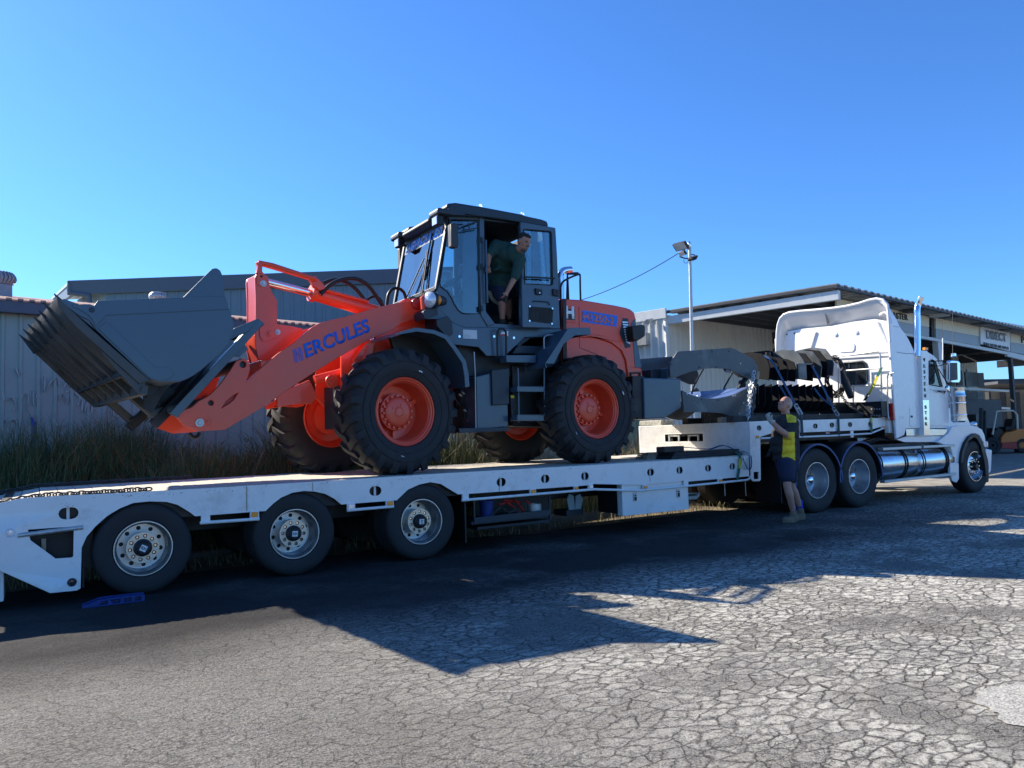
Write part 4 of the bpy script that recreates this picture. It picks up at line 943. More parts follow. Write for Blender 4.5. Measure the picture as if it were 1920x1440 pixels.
mb = MB(); mb.bb((XG+.3, YT+.3, 1.14), (XU-.1, YT+.5, ZU-.05)); mb.bb((XG+.3, YF-.5, 1.14), (XU-.1, YF-.3, ZU-.05)); mb.bb((XG+.02, YT+.1, ZU-.2), (XU-.3, YF-.1, ZU-.1)); mb.bb((XG+.05, 9.0, .5), (XG+.35, 9.9, ZU-.05)); mb.build('neck_beam', black, tr)
mb = MB(); mb.bb((XG+.02, YF-.012, ZD-.02), (XU, YF, ZU)); mb.build('neck_side_plate', white, tr)
mb = MB(); p = PY(1660, 797, YT+.0); mb.bb((XU-.02, YT+.02, ZU-.35), (XU, YF-.02, ZU-.03)); mb.build('front_beam', black, tr)
# thin rods hanging below the deck near the neck
for x in (1358, 1397):
    mb = MB(); mb.path([PY(x, 900, YT+.3), PY(x+1.5, 930, YT+.3)], .008, 6); mb.build('prop_rod', galv, tr)
# chains lying along both deck edges at the back
o = chain('deck_chain', [(-.75, YT+.05, .915-.10), (-.3, YT+.05, ZD-.02), (0, YT+.05, ZD+.03), (.55, YT+.03, ZD+.03), (.95, YT+.02, ZD+.03)], wornsteel, r=.016, L=.075, jit=.2); tag(o, 'rusty lashing chain lying along the near edge of the trailer deck', 'chain')
o = chain('deck_chain', [(-.9, YF-.06, .80), (-.3, YF-.06, ZD-.02), (0, YF-.06, ZD+.03), (1.7, YF-.04, ZD+.03)], wornsteel, r=.016, L=.075, jit=.2); tag(o, 'rusty lashing chain lying along the far edge of the trailer deck', 'chain')

# ------------------------------------------------------------------ loose things on the lower deck
def dk(x, y, z=ZD): return onax(x, y, 2, z)
p0 = dk(1175, 858); 
def on_face(x, y): return PX(x, y, XG-.35)
ts = thing('timber_stack', 'stack of flat weathered dunnage boards lying on the deck behind the loader rear tyre', 'timber stack', dk(1230, 858))
for k in range(4):
    a = PY(1160+k*4, 853, 9.25); mb = MB(); mb.bb((a.x, 8.62+.03*k, ZD+.004+.024*k), (XG-.35-.07*k, 8.88+.02*k, ZD+.025+.024*k)); mb.build('board', timber, ts, bevel=.003)
mt = thing('rubber_mat_stack', 'stack of black rubber mats and boards against the tread plate headboard', 'mats', dk(1300, 856))
for k in range(5):
    xa = PY(1238+k*1.0, 850, 8.5).x; mb = MB(); mb.bb((xa+.02*k, 8.28+.01*k, ZD+.006+.019*k), (XG-.07-.03*(k % 2), 8.60+.02*k, ZD+.023+.019*k)); mb.build('mat', slate_dk if k % 2 else black, mt, bevel=.004)
a = PY(1237, 842, 8.5); b = PY(1274, 836, 8.5); mb = MB(); mb.bb((a.x, 8.4, ZD+.102), (b.x, 8.58, ZD+.185)); o = mb.build('timber_block', timber_dk, bevel=.012); tag(o, 'short dark timber block on top of the black mats', 'timber block')
# ratchet straps on the lower deck
def strap(name, label, pts, w, m, th=.003, wide=(0, 1, 0), smooth=4, cat='strap', group=None, parent=None):
    pp = spline(pts, smooth); W_ = Vector(wide).normalized(); mb = MB(); vs = []; fs = []
    for i, p in enumerate(pp):
        t = (pp[min(i+1, len(pp)-1)]-pp[max(i-1, 0)]).normalized(); nrm = t.cross(W_); nrm = nrm.normalized() if nrm.length > 1e-4 else Vector((0, 0, 1)); ww = W_*w/2
        vs += [p-ww-nrm*th, p+ww-nrm*th, p+ww+nrm*th, p-ww+nrm*th]
    for i in range(len(pp)-1):
        k = 4*i
        for a_, b_ in ((0, 1), (1, 2), (2, 3), (3, 0)): fs.append((k+a_, k+b_, k+4+b_, k+4+a_))
    fs += [(0, 3, 2, 1), tuple(len(vs)-4+i for i in range(4))]
    mb.add(vs, fs); o = mb.build(name, m, parent, smooth=60)
    if parent is None: tag(o, label, cat, group)
    return o
ls = thing('ratchet_strap', 'green and blue ratchet strap looped over the deck edge beside the neck corner', 'strap', PY(1390, 860, YT-.02))
strap('webbing', None, [PY(1377, 845, 8.35), PY(1386, 853, YT+.02), PY(1388, 860, YT-.02), PY(1387, 872, YT-.02), PY(1382, 903, YT-.02)], .05, mat('green_webbing', (.02, .13, .10), .8), parent=ls, wide=(1, 0, 0))
strap('webbing_label', None, [PY(1387.5, 860, YT-.03), PY(1387, 878, YT-.03)], .045, yellowband, parent=ls, wide=(1, 0, 0))
strap('webbing_tail', None, [PY(1390, 848, 8.3), PY(1394, 862, YT-.03), PY(1402, 879, YT-.04), PY(1408, 878, YT-.04), PY(1409, 860, YT-.04), PY(1404, 850, YT+.05), PY(1390, 846, YT+.15)], .045, blueband, parent=ls, wide=(.6, .8, 0))
strap('webbing_tail', None, [PY(1275, 838, 8.5), PY(1300, 840, 8.45), PY(1330, 842, 8.4), PY(1350, 836, 8.4), PY(1362, 836, 8.4), PY(1380, 845, 8.35)], .045, blueband, parent=ls, wide=(0, 1, .2))
# blue ramp block on the road
cq = G_ = onax(200, 1131, 2, 0)
wc = thing('wheel_chock', 'blue plastic wedge lying on the road in front of the rear trailer wheel', 'wheel chock', cq)
prof = [(0, 0), (.50, 0), (.50, .055), (.46, .06), (.2, .062), (.13, .058), (.0, .018)]
mb = MB(); Mx = T(cq+Vector((-.20, -.12, 0))) @ Matrix.Rotation(R(-2), 4, 'Z'); 
mb.plate(prof, [[(.24, .012), (.30, .012), (.30, .045), (.24, .045)], [(.33, .012), (.39, .012), (.39, .045), (.33, .045)], [(.42, .012), (.47, .012), (.47, .045), (.42, .045)], [(.13, .012), (.2, .012), (.2, .042), (.16, .042)]], 0, .05)
mb.plate(prof, (), .12, .15); mb.bb((.1, .05, .0), (.49, .12, .05)); mb.plate([(.0, .01), (.49, .01), (.49, 0), (0, 0)], (), .03, .2)
mb.build('wedge', blueplastic, wc, mw=Mx, bevel=.003)
# ------------------------------------------------------------------ prime mover
YK = 7.97; YKF = 10.50; XB = 12.83
tk = thing('prime_mover', 'white long nosed prime mover with tall sleeper and chrome stack coupled to the trailer', 'truck', (13.2, 9.23, 0))
def tpl(nm, pts, m, y0, y1, par=tk, bev=.01, holes=(), seg=2):
    mb = MB(); mb.plate(ypl(pts, y0), [ypl(h, y0) for h in holes], y0, y1); return mb.build(nm, m, par, bevel=bev, seg=seg)
YS = YK+.03
# sleeper: side panels, back wall set inside them, sloping body
side = [(1673.5, 603), (1684, 610), (1691, 617.5), (1698, 626), (1704, 636), (1714, 657), (1719, 675.6), (1725, 700), (1729, 726), (1731.5, 764), (1731, 803), (1699, 804), (1696, 816), (1681, 823), (1678.5, 760)]
S2 = ypl(side, YS); S2[0] = (XB, S2[0][1]); S2[-1] = (XB, S2[-1][1]); S2[-2] = (XB, S2[-2][1])
mb = MB(); mb.plate(S2, (), YS, YS+.05); slp = mb.build('sleeper_side', white_clean, tk, bevel=.015)
mb = MB(); mb.plate(S2, (), YKF-.05, YKF); mb.build('sleeper_side', white_clean, tk, bevel=.015)
fr = [p for p in S2[1:9]]
body = [(XB+.20, 1.22), (XB+.20, 3.12)]+[(x-.03, min(z-.03, 3.2)) for x, z in fr]+[(S2[8][0], 1.22)]
mb = MB(); mb.plate(body, (), YS+.05, YKF-.05); mb.build('sleeper_shell', white_clean, tk, bevel=.02)
# back wall with window opening
XW = XB+.16
top_px = [(1462, 640), (1475, 622), (1500, 617), (1560, 611), (1600, 603), (1640, 598), (1668, 603)]
tw = [(PX(x, y, XW).y, PX(x, y, XW).z) for x, y in top_px]
tw = [(min(max(a, YS+.05), YKF-.05), b) for a, b in tw]
win_px = [(1583, 680), (1618, 677.5), (1623, 681), (1626, 690), (1627, 712), (1624, 718), (1619, 721), (1590, 723), (1582, 720), (1580, 700)]
wn_ = [(PX(x, y, XW).y, PX(x, y, XW).z) for x, y in win_px]
mpx = lambda u, v, y: (y, u, v)
mb = MB(); mb.plate([(YKF-.05, 1.2), (YKF-.05, 2.9)]+tw+[(YS+.05, 3.02), (YS+.05, 1.2)], [wn_], XW, XW+.03, mpx); bw = mb.build('back_wall', white_clean, tk, bevel=.006)
mb = MB(); mb.plate([(a*1.0, b) for a, b in wn_], (), XW+.012, XW+.018, mpx); mb.build('window_glass', glass_dark, bw)
mb = MB(); mb.path([(XW-.004, a, b) for a, b in wn_], .018, 8, closed=True); mb.build('window_seal', slate_dk, bw)
mb = MB(); a = PX(1592, 677, XW+.01); mb.bb((XW-.002, a.y-.01, a.z-.4), (XW+.01, a.y+.01, a.z)); mb.build('window_bar', slate_dk, bw)
# raised panels, emblem recess and bolts in the back wall
def wallpanel(pts, th, nm='wall_panel', m=white_clean, bev=.012):
    q = [(PX(x, y, XW-th).y, PX(x, y, XW-th).z) for x, y in pts]; mb = MB(); mb.plate(q, (), XW-th, XW+.01, mpx); return mb.build(nm, m, bw, bevel=bev)
wallpanel([(1560, 618), (1576, 614), (1645, 603), (1668, 660), (1560, 668), (1563, 640)], .03)
wallpanel([(1571, 648), (1574, 645.5), (1600, 644), (1603, 648), (1602, 656), (1599, 659.5), (1574, 661), (1571, 658)], .045)
wallpanel([(1490, 625), (1512, 622), (1530, 622), (1516, 668), (1490, 668)], .03)
wallpanel([(1563, 669.5), (1672, 663), (1672, 667), (1563, 673.5)], .03)
for x, y in ((1567, 628), (1606, 624)):
    p = PX(x, y, XW-.035); mb = MB(); mb.lathe([(.001, -.012), (.03, -.012), (.045, 0), (.045, .02)], (XW-.035, p.y, p.z), (1, 0, 0), 16); mb.lathe([(.001, -.02), (.012, -.02), (.012, 0)], (XW-.035, p.y, p.z), (1, 0, 0), 8); mb.build('bolt_cover', white_clean, bw)
for x, y in ((1475, 627), (1489, 625), (1500, 652)):
    p = PX(x, y, XW-.01); mb = MB(); mb.cyl((XW-.015, p.y, p.z), (XW+.01, p.y, p.z), .014, n=8); mb.build('bolt', black, bw)
# hollow roof fairing: rim curve at the back, closing to the front
rim_px = [(1456, 700), (1456, 660), (1457, 622), (1459, 608), (1463, 597), (1470, 590), (1480, 586), (1500, 583.5), (1530, 581), (1560, 578), (1585, 574.5), (1610, 569), (1630, 562.5), (1643, 560), (1655, 562), (1664, 571), (1670, 586), (1673.5, 603), (1675, 640)]
rc = [PX(x, y, XB) for x, y in rim_px]; rc = [Vector((XB, min(max(p.y, YS), YKF), p.z)) for p in rc]
ctr = Vector((0, (YS+YKF)/2, 0))
def zout(x):
    for (xa_, za_), (xb_, zb_) in zip(S2[:9], S2[1:10]):
        if xa_ <= x <= xb_: return za_+(zb_-za_)*(x-xa_)/(xb_-xa_)
    return S2[9][1] if x > S2[9][0] else S2[0][1]
ring = []
for t in (0, .08, .16, .25, .35, .45, .53, .60, .66):
    row = []
    X_t = XB+t; zo = zout(X_t)
    for p in rc:
        z = p.z if p.z < 2.1 else 2.1+(p.z-2.1)*max(.0, (zo-2.1)/(S2[0][1]-2.1))-max(0, p.z-S2[0][1])*min(1., t/.4)*.8; row.append(Vector((X_t, ctr.y+(p.y-ctr.y)*(1-.016-.05*t), z)))
    ring.append(row)
def loftsheet(rows, th):
    n = len(rows[0]); mb = MB(); vs = [v for r_ in rows for v in r_]; fs = []
    for i in range(len(rows)-1):
        for k in range(n-1): fs.append((i*n+k, i*n+k+1, (i+1)*n+k+1, (i+1)*n+k))
    mb.add(vs, fs); return mb
mb = loftsheet(ring, .03); rf = mb.build('roof_fairing', white_clean, tk, smooth=60)
s_ = rf.modifiers.new('solid', 'SOLIDIFY'); s_.thickness = .03; s_.offset = 0
mb = MB(); mb.path(rc, .026, 10); mb.build('fairing_rim', white_clean, rf, smooth=80)
for x0_, y0_, x1_, y1_ in ((1548, 580, 1553, 607),):
    mb = MB(); a = PX(x0_, y0_, XB+.06); b = PX(x1_, y1_, XW); mb.bar(a, b, .03, .07); mb.build('fairing_stay', galv, rf)
mb = MB(); q = [PX(1650, 591, XB+.04), PX(1658, 586, XB+.04), PX(1668, 592, XB+.04), PX(1671, 606, XB+.04)]; mb.path(spline(q, 4), .018, 8); mb.build('fairing_stay', white_clean, rf)
# lines in the side panel, locker door, markers
def seamline(pts, par, y, m=greypanel, r=.004):
    mb = MB(); mb.path([PY(a, b, y) for a, b in pts], r, 4); mb.build('panel_gap', m, par)
seamline([(1682, 660), (1695, 662.5), (1722, 664)], slp, YS-.002, greypanel, .006)
seamline([(1675, 612), (1686, 613)], slp, YS-.002)
mb = MB(); mb.plate(ypl([(1707, 763.5), (1723, 763.5), (1726, 766), (1726.5, 797), (1724, 799.5), (1708, 799.5), (1706, 797), (1705.5, 766)], YS-.006), (), YS-.006, YS); dr = mb.build('locker_door', white_clean, slp, bevel=.004)
mb = MB(); p = PY(1709.5, 781, YS-.01); mb.box((p.x, YS-.01, p.z), (.05, .012, .035)); mb.build('latch', black, dr)
for x in (1687.5, 1693): seamline([(x, 780), (x+.3, 786)], slp, YS-.003, whiteprint)
# cab: door, roof, window
YC_ = YK+.10
cabpx = [(1731, 664), (1741, 660.5), (1750, 666), (1757, 673), (1764, 690), (1772, 712), (1779, 739), (1780, 803), (1731, 803)]
winp = [(1742, 677), (1748, 674.5), (1754.5, 678), (1760, 700), (1767, 725.5), (1758, 724), (1742, 721)]
mb = MB(); mb.plate(ypl(cabpx, YC_), [ypl(winp, YC_)], YC_, YC_+.04); cd = mb.build('cab_door', white_clean, tk, bevel=.012)
mb = MB(); mb.plate(ypl(winp, YC_+.02), (), YC_+.02, YC_+.026); mb.build('window_glass', glass_dark, cd)
mb = MB(); mb.path([PY(x, y, YC_-.003) for x, y in winp], .010, 6, closed=True); mb.build('window_seal', black, cd)
seamline([(1742, 798.5), (1778, 798.5)], cd, YC_-.002); seamline([(1744, 731), (1775, 733)], cd, YC_-.002)
C2 = ypl(cabpx, YC_); cabb = [(a-.01, b-.015) for a, b in C2]
mb = MB(); mb.plate(cabb, (), YC_+.04, YKF-.12); mb.build('cab_shell', white_clean, tk, bevel=.04)
mb = MB(); ws_ = ypl([(1757.5, 676), (1776, 733)], YC_); mb.add([(ws_[0][0]+.012, YC_+.12, ws_[0][1]), (ws_[1][0]+.012, YC_+.12, ws_[1][1]), (ws_[1][0]+.012, YKF-.25, ws_[1][1]), (ws_[0][0]+.012, YKF-.25, ws_[0][1])], [(0, 1, 2, 3)]); mb.build('windscreen', glass_dark, tk)
p = PY(1735, 654, YC_+.25); mb = MB(); mb.box((p.x, YC_+.25, p.z), (.10, .06, .05)); mb.build('roof_marker', amber, tk, bevel=.01)
mb = MB(); mb.path(spline([PY(1759, 733, YC_-.04), PY(1766, 735, YC_-.05), PY(1772, 734, YC_-.04)], 3), .012, 6); mb.build('door_handle', black, cd)
# hood and front guard
hood = [(14.75, 1.15), (14.75, 1.78), (15.1, 1.74), (15.8, 1.60), (16.2, 1.45), (16.35, 1.2), (16.38, .75), (16.2, .6), (14.8, .7)]
mb = MB(); mb.plate(hood, (), YK+.55, YKF-.55); mb.build('hood', white_clean, tk, bevel=.06, seg=3)
mb = MB(); mb.bb((16.36, YK+.7, .7), (16.40, YKF-.7, 1.35)); mb.build('grille', chrome, tk, bevel=.02)
gp = [(1757, 829), (1779, 812), (1784, 801), (1797, 798), (1819, 797.5), (1832, 800), (1841, 805), (1846, 815), (1850, 838), (1846, 838), (1842, 826), (1836, 816), (1828, 812.5), (1820, 817), (1812, 828), (1806, 845), (1803, 868), (1788, 868), (1786, 850), (1782, 838)]
mb = MB(); mb.plate(ypl(gp, YK+.02), (), YK+.02, YK+.6); mb.build('front_guard', white_clean, tk, bevel=.025, seg=3)
fl = [(1802, 869), (1804, 848), (1809.5, 831), (1818, 818), (1827, 812.5), (1835.6, 816), (1843.7, 831), (1852, 859), (1853.5, 889), (1849, 893), (1846, 866), (1839, 836), (1832, 823), (1827, 820), (1820, 825), (1813, 838), (1808, 853), (1806, 869)]
mb = MB(); mb.plate(ypl(fl, YK-.03), (), YK-.03, YK+.55); mb.build('guard_flare', black, tk, bevel=.01)
tpl('mud_guard', [(1782, 868), (1798, 868), (1798.5, 898), (1794, 905), (1786, 902), (1782, 890)], white_clean, YK+.0, YK+.05, bev=.01)
tpl('mud_flap', [(1846, 885), (1855, 887), (1854, 904), (1847, 905)], black, YK+.1, YK+.5)
tpl('bumper', [(1849, 841), (1860.5, 843.5), (1858.5, 884), (1854, 889), (1849, 870)], white_clean, YK+.03, YKF-.03, bev=.02)
p = PY(1825.6, 795.5, YK+.25); mb = MB(); ell(mb, (p.x, YK+.25, p.z), (.07, .06, .055)); mb.build('guard_lamp', chrome, tk)
p = PY(1850, 833, YK+.06); mb = MB(); mb.box((p.x, YK+.1, p.z), (.06, .12, .12)); mb.build('headlamp', lens, tk, bevel=.02)
# steps, tank, boxes
z_t = (PY(1710, 842, YK+.05).z+PY(1710, 900, YK+.05).z)/2
rT = .285; yT = YK+.30; zT = .665
xa, xb = PY(1645, 870, YK+.1).x, PY(1785, 870, YK+.1).x
xm = (xa+xb)/2
for (u0, u1) in ((xa, xm-.01), (xm+.01, xb)):
    mb = MB(); mb.lathe([(.001, u0), (rT*.75, u0+.0), (rT*.95, u0+.02), (rT, u0+.05), (rT, u1-.05), (rT*.95, u1-.02), (rT*.75, u1), (.001, u1)], (0, yT, zT), (1, 0, 0), 56); mb.build('fuel_tank', polished, tk, smooth=50)
for x in (1652, 1700, 1733, 1777):
    X_ = PY(x, 870, YK+.02).x; mb = MB()
    for d_ in (-.035, .035): mb.path([(X_+d_, yT+(rT+.006)*math.cos(R(a)), zT+(rT+.006)*math.sin(R(a))) for a in range(80, 300, 10)], .009, 6)
    mb.build('tank_strap', black, tk)
mb = MB(); a = PY(1653, 842, YK-.02); b = PY(1788, 835, YK-.02); mb.bar((a.x, YK, a.z), (b.x, YK, b.z), .10, .045); mb.build('step_bar', galv, tk, bevel=.006)
mb = MB(); a = PY(1656, 903.5, YK-.02); b = PY(1790, 888.5, YK-.02); mb.bar((a.x, YK, a.z), (b.x, YK, b.z), .10, .045); mb.build('step_bar', galv, tk, bevel=.006)
mb = MB(); X_ = PY(1725, 842, YK).x
for X_ in (PY(1725, 842, YK).x,): mb.bar((X_, YK-.052, .90), (X_, YK-.052, .985), .004, .06, up=(1, 0, 0))
mb.build('step_joint', slate_dk, tk)
tpl('step_box', [(1699, 804.5), (1732, 804), (1779, 805), (1779, 816), (1733, 817), (1700, 817)], polished, YK+.05, YK+.3, bev=.006)
tpl('side_skirt', [(1681, 824), (1700, 818), (1778, 817), (1764, 828), (1730, 829), (1696, 829)], white_clean, YK+.08, YK+.14, bev=.006)
mb = MB(); mb.path(spline([(12.4, 8.3, 1.03), (12.7, 8.2, 1.10), (13.2, 8.25, 1.04), (13.8, 8.2, 1.10), (14.2, 8.3, 1.02)], 5), .02, 8); mb.path(spline([(12.2, 8.5, 1.0), (12.9, 8.4, 1.14), (13.5, 8.5, 1.02)], 5), .015, 8); mb.build('air_line', black, tk)
# chassis and dark works
mb = MB(); mb.bb((9.95, 8.75, .55), (15.9, 8.9, .85)); mb.bb((9.95, 9.6, .55), (15.9, 9.75, .85)); mb.bb((12.2, 8.1, .85), (15.0, 10.4, 1.02)); mb.bb((11.9, 8.7, 1.05), (12.75, 9.9, 1.2)); mb.build('chassis', black, tk, bevel=.01)
mb = MB(); mb.lathe([(.001, 1.0), (.45, 1.0), (.5, 1.06), (.001, 1.10)], (11.2, 9.25, 0), (0, 0, 1), 28); mb.build('turntable', blacksteel, tk)
mb = MB(); mb.lathe([(rT*.98, 12.3), (rT*.98, 14.3)], (0, YKF-.32, zT), (1, 0, 0), 32); mb.build('fuel_tank', polished, tk)
# drive wheels and guards
def truck_tyre(r, w, rim_r):
    prof = [(rim_r, .018), (rim_r+.012, .004), (rim_r+.04, -.006), (r*.80, -.014), (r*.93, -.006), (r*.975, .014), (r*.995, .04)]
    k = 5; ww = (w-.08)/k
    for i in range(k): prof += [(r, .048+i*ww), (r, .048+(i+.78)*ww), (r-.012, .048+(i+.80)*ww), (r-.012, .048+(i+.98)*ww)]
    prof += [(r*.995, w-.04), (r*.97, w-.01), (r*.8, w+.012), (rim_r, w-.01)]
    mb = MB(); mb.lathe(prof, n=72); return mb
rD = .515
def drive_wheel(mw):
    t_ = truck_tyre(rD, .27, .288).build('wheel', rubber, None, mw=None)
    t_.parent = tk; t_.matrix_parent_inverse = WM[tk.name].inverted(); t_.matrix_basis = mw; WM[t_.name] = mw
    def ch(mb, nm, m, par=t_, **k):
        o = mb.build(nm, m, None, **k); o.parent = par; o.matrix_parent_inverse = Matrix.Identity(4); o.matrix_basis = Matrix.Identity(4); WM[o.name] = mw; return o
    mb = MB(); mb.lathe([(.290, .014), (.286, -.004), (.276, -.004), (.270, .012), (.262, .05), (.256, .07), (.252, .19), (.235, .235), (.20, .25), (.12, .25)], n=60); ch(mb, 'rim', alu, smooth=40)
    mb = MB(); mb.lathe([(.001, .085), (.045, .09), (.075, .11), (.085, .15), (.09, .19), (.12, .25)], n=36); ch(mb, 'hub_cap', chrome, smooth=60)
    mb = MB()
    for k in range(10):
        a = R(36*k); mb.cyl((.165*math.cos(a), .25, .165*math.sin(a)), (.165*math.cos(a), .215, .165*math.sin(a)), .015, .011, 6)
    tag(ch(mb, 'wheel_nut', chrome), kind='stuff')
    return t_
cD = []
for i, (x, y) in enumerate(((1532.5, 903), (1611.5, 895.5))):
    X_ = PY(x, y, YK).x; cD.append(X_); drive_wheel(T((X_, YK, rD)) @ Matrix.Rotation(.4*i, 4, 'Y'))
    src_i = None
    for yy in (YK+.36, YKF-.27, YKF-.62):
        mb = truck_tyre(rD, .27, .20); mb.build('inner_wheel', rubber, tk, mw=T((X_, yy, rD)))
    mb = MB(); mb.cyl((X_, YK+.2, rD), (X_, YKF-.2, rD), .09); mb.build('axle', black, tk)
    mb = MB(); arc = [(X_+.592*math.cos(R(a)), .49+.61*math.sin(R(a))) for a in range(184, -5, -9)]
    mb.sweep(arc, YK-.045, YK+.62, -.012); g_ = mb.build('wheel_guard', black, tk, smooth=40)
    mb = MB(); mb.plate(arc+[(X_+.558*math.cos(R(a)), .49+.575*math.sin(R(a))) for a in range(-5, 185, 9)], (), YK-.055, YK-.035); mb.build('guard_lip', bluefender, g_, bevel=.006)
mb = MB(); mb.bb((cD[0]+.60, YK+.1, .22), (cD[0]+.615, YK+.6, .6)); mb.build('mud_flap', slate_dk, tk)
mb = MB(); mb.bb((cD[0]-.75, YK+.1, .2), (cD[0]-.735, YK+.6, .75)); mb.build('mud_flap', black, tk)
# steer wheel
Xf = PY(1830.5, 873, YK+.02).x
rF = .50; t_ = truck_tyre(rF, .29, .288).build('wheel', rubber, None); mwf = T((Xf-.03, YK+.02, rF)); t_.parent = tk; t_.matrix_parent_inverse = WM[tk.name].inverted(); t_.matrix_basis = mwf; WM[t_.name] = mwf
mb = MB(); mb.lathe([(.290, .014), (.286, -.004), (.274, -.004), (.268, .02), (.255, .06), (.25, .09), (.20, .06), (.17, .045), (.10, .045)], n=60); o = mb.build('rim', polished, None, smooth=40); o.parent = t_; WM[o.name] = mwf
mb = MB(); mb.lathe([(.001, -.035), (.05, -.035), (.062, -.02), (.075, .045)], n=28); o = mb.build('hub_cap', blacksteel, None); o.parent = t_; WM[o.name] = mwf
mb = MB()
for k in range(10): a = R(36*k); mb.cyl((.135*math.cos(a), .05, .135*math.sin(a)), (.135*math.cos(a), -.005, .135*math.sin(a)), .017, .012, 8)
o = mb.build('wheel_nut', chrome, None); o.parent = t_; WM[o.name] = mwf; o['kind'] = 'stuff'
mb = truck_tyre(rF, .29, .2); mb.build('wheel', rubber, tk, mw=T((Xf-.03, YKF-.31, rF)))
# exhaust stack, shield with letters
xs_ = PY(1720.5, 640, YK-.02).x; zt_ = PY(1722, 558, YK-.02).z
st_ = spline([PY(1720, 668, YK+.02), PY(1720.3, 640, YK+.02), PY(1720, 600, YK+.02), PY(1719.5, 583, YK+.02), PY(1721, 572, YK+.02), PY(1724.5, 563, YK-.02), PY(1727.5, 557, YK-.05)], 4)
mb = MB(); mb.path(st_, .054, 24); stk_ = mb.build('exhaust_stack', chrome, tk, smooth=50)
mb = MB(); e = st_[-1]; dv = (st_[-1]-st_[-2]).normalized(); mb.cyl(e-dv*.004, e+dv*.003, .047, n=24); mb.build('stack_mouth', black, stk_)
mb = MB(); mb.path([PY(1721, 668, YK+.14), PY(1727, 800, YK+.14)], .06, 20); mb.build('muffler', slate_dk, tk)
a = PY(1727, 657, YK-.04); shq = [PY(1727, 657, YK-.04), PY(1739, 657.5, YK-.04), PY(1744, 815, YK-.04), PY(1733, 816, YK-.04)]
mb = MB(); mb.plate([(v.x, v.z) for v in shq], (), YK-.04, YK+.06); shd = mb.build('stack_shield', white_clean, tk, bevel=.008)
shl = [PY(1730.5, 750, YK-.046), PY(1741.8, 750, YK-.046), PY(1743.8, 815, YK-.046), PY(1733.2, 816, YK-.046)]
mb = MB(); mb.plate([(v.x, v.z) for v in shl], (), YK-.046, YK-.038); mb.build('mirror_plate', chrome, shd, bevel=.002)
for ch_, yy in zip('WESTERN', (674.7, 686.5, 697.5, 708.5, 719.7, 731, 742.2)):
    xx = 1731.0+(yy-660)*.03; q = PY(xx, yy+3, YK-.044); text(ch_, 'shield_letter', darkprint, shd, q, (1, 0, 0), (0, 0, 1), 1, width=.055 if ch_ != 'W' else .065, height=.062, extrude=.003, bold=.03)
for ch_, yy in zip('STAR', (763.5, 774, 784.5, 795)):
    xx = 1731.6+(yy-660)*.03; q = PY(xx, yy+3, YK-.052); text(ch_, 'shield_letter', darkprint, shd, q, (1, 0, 0), (0, 0, 1), 1, width=.055, height=.062, extrude=.003, bold=.03)
# air cleaner, mirrors, aerials
ac = [PY(1797.5, 727, YK-.02), PY(1797.8, 792, YK-.02)]; z1, z0_ = ac[0].z, ac[1].z; cx_ = ac[0].x
mb = MB(); mb.lathe([(.001, z0_), (.10, z0_), (.135, z0_+.03), (.135, z1-.18), (.142, z1-.17), (.142, z1-.15), (.135, z1-.14), (.128, z1-.03), (.134, z1-.02), (.134, z1), (.10, z1+.0), (.001, z1+.0)], (cx_, YK+.02, 0), (0, 0, 1), 40); mb.build('air_cleaner', polished, tk, smooth=40)
mb = MB()
for zz in (z0_+.12, z1-.30): mb.lathe([(.137, zz), (.140, zz+.005), (.140, zz+.025), (.137, zz+.03)], (cx_, YK+.02, 0), (0, 0, 1), 40)
mb.build('cleaner_band', chrome, tk)
tpl('mirror', [(1781, 678), (1784, 675.5), (1797, 676.5), (1801, 680), (1801.5, 712), (1799, 717), (1784, 716.5), (1781, 712)], chrome, YK-.16, YK-.08, bev=.015)
mm_ = tpl('mirror_glass', [(1782, 680), (1795, 680), (1796, 712), (1782, 714)], slate_dk, YK-.166, YK-.158, bev=.002)
mb = MB(); p = PY(1788, 669, YK-.12); mb.lathe([(.001, .07), (.045, .06), (.045, .01), (.06, 0), (.001, -.01)], p, (0, 0, 1), 20); mb.build('mirror_top', chrome, tk)
mb = MB(); mb.path([PY(1756, 677, YC_), PY(1770, 676.5, YK-.03), PY(1784, 675, YK-.12)], .010, 6); mb.path(spline([PY(1752, 685, YC_), PY(1762, 686, YK), PY(1774, 681, YK-.1), PY(1782, 677, YK-.12)], 3), .008, 6)
mb.path([PY(1760, 692, YC_), PY(1780, 725, YK-.1), PY(1785, 716, YK-.12)], .009, 6); mb.path([PY(1770, 738, YC_), PY(1779, 726, YK-.1)], .009, 6); mb.build('mirror_arm', black, tk)
p = PY(1777.8, 728.5, YK-.12); mb = MB(); mb.lathe([(.001, -.02), (.05, -.015), (.068, .005), (.05, .04), (.001, .05)], p, (-.2, 1, 0), 24); mb.build('spot_mirror', chrome, tk)
p = PY(1777.8, 726, YK-.15); mb = MB(); mb.lathe([(.001, 0), (.055, .002)], p, (-.2, 1, 0), 24); 
mb = MB(); mb.path([PY(1786, 586, YK-.1), PY(1786.5, 669, YK-.12)], [.003, .006], 5); mb.path([PY(1767, 600, YK+.5), PY(1767.6, 634, YK+.5)], [.003, .005], 5); mb.build('aerial', black, tk)
mb = MB(); mb.path([PY(1767.6, 634, YK+.5), PY(1767.8, 675, YK+.5)], .012, 8); mb.build('aerial_base', whiteprint, tk)
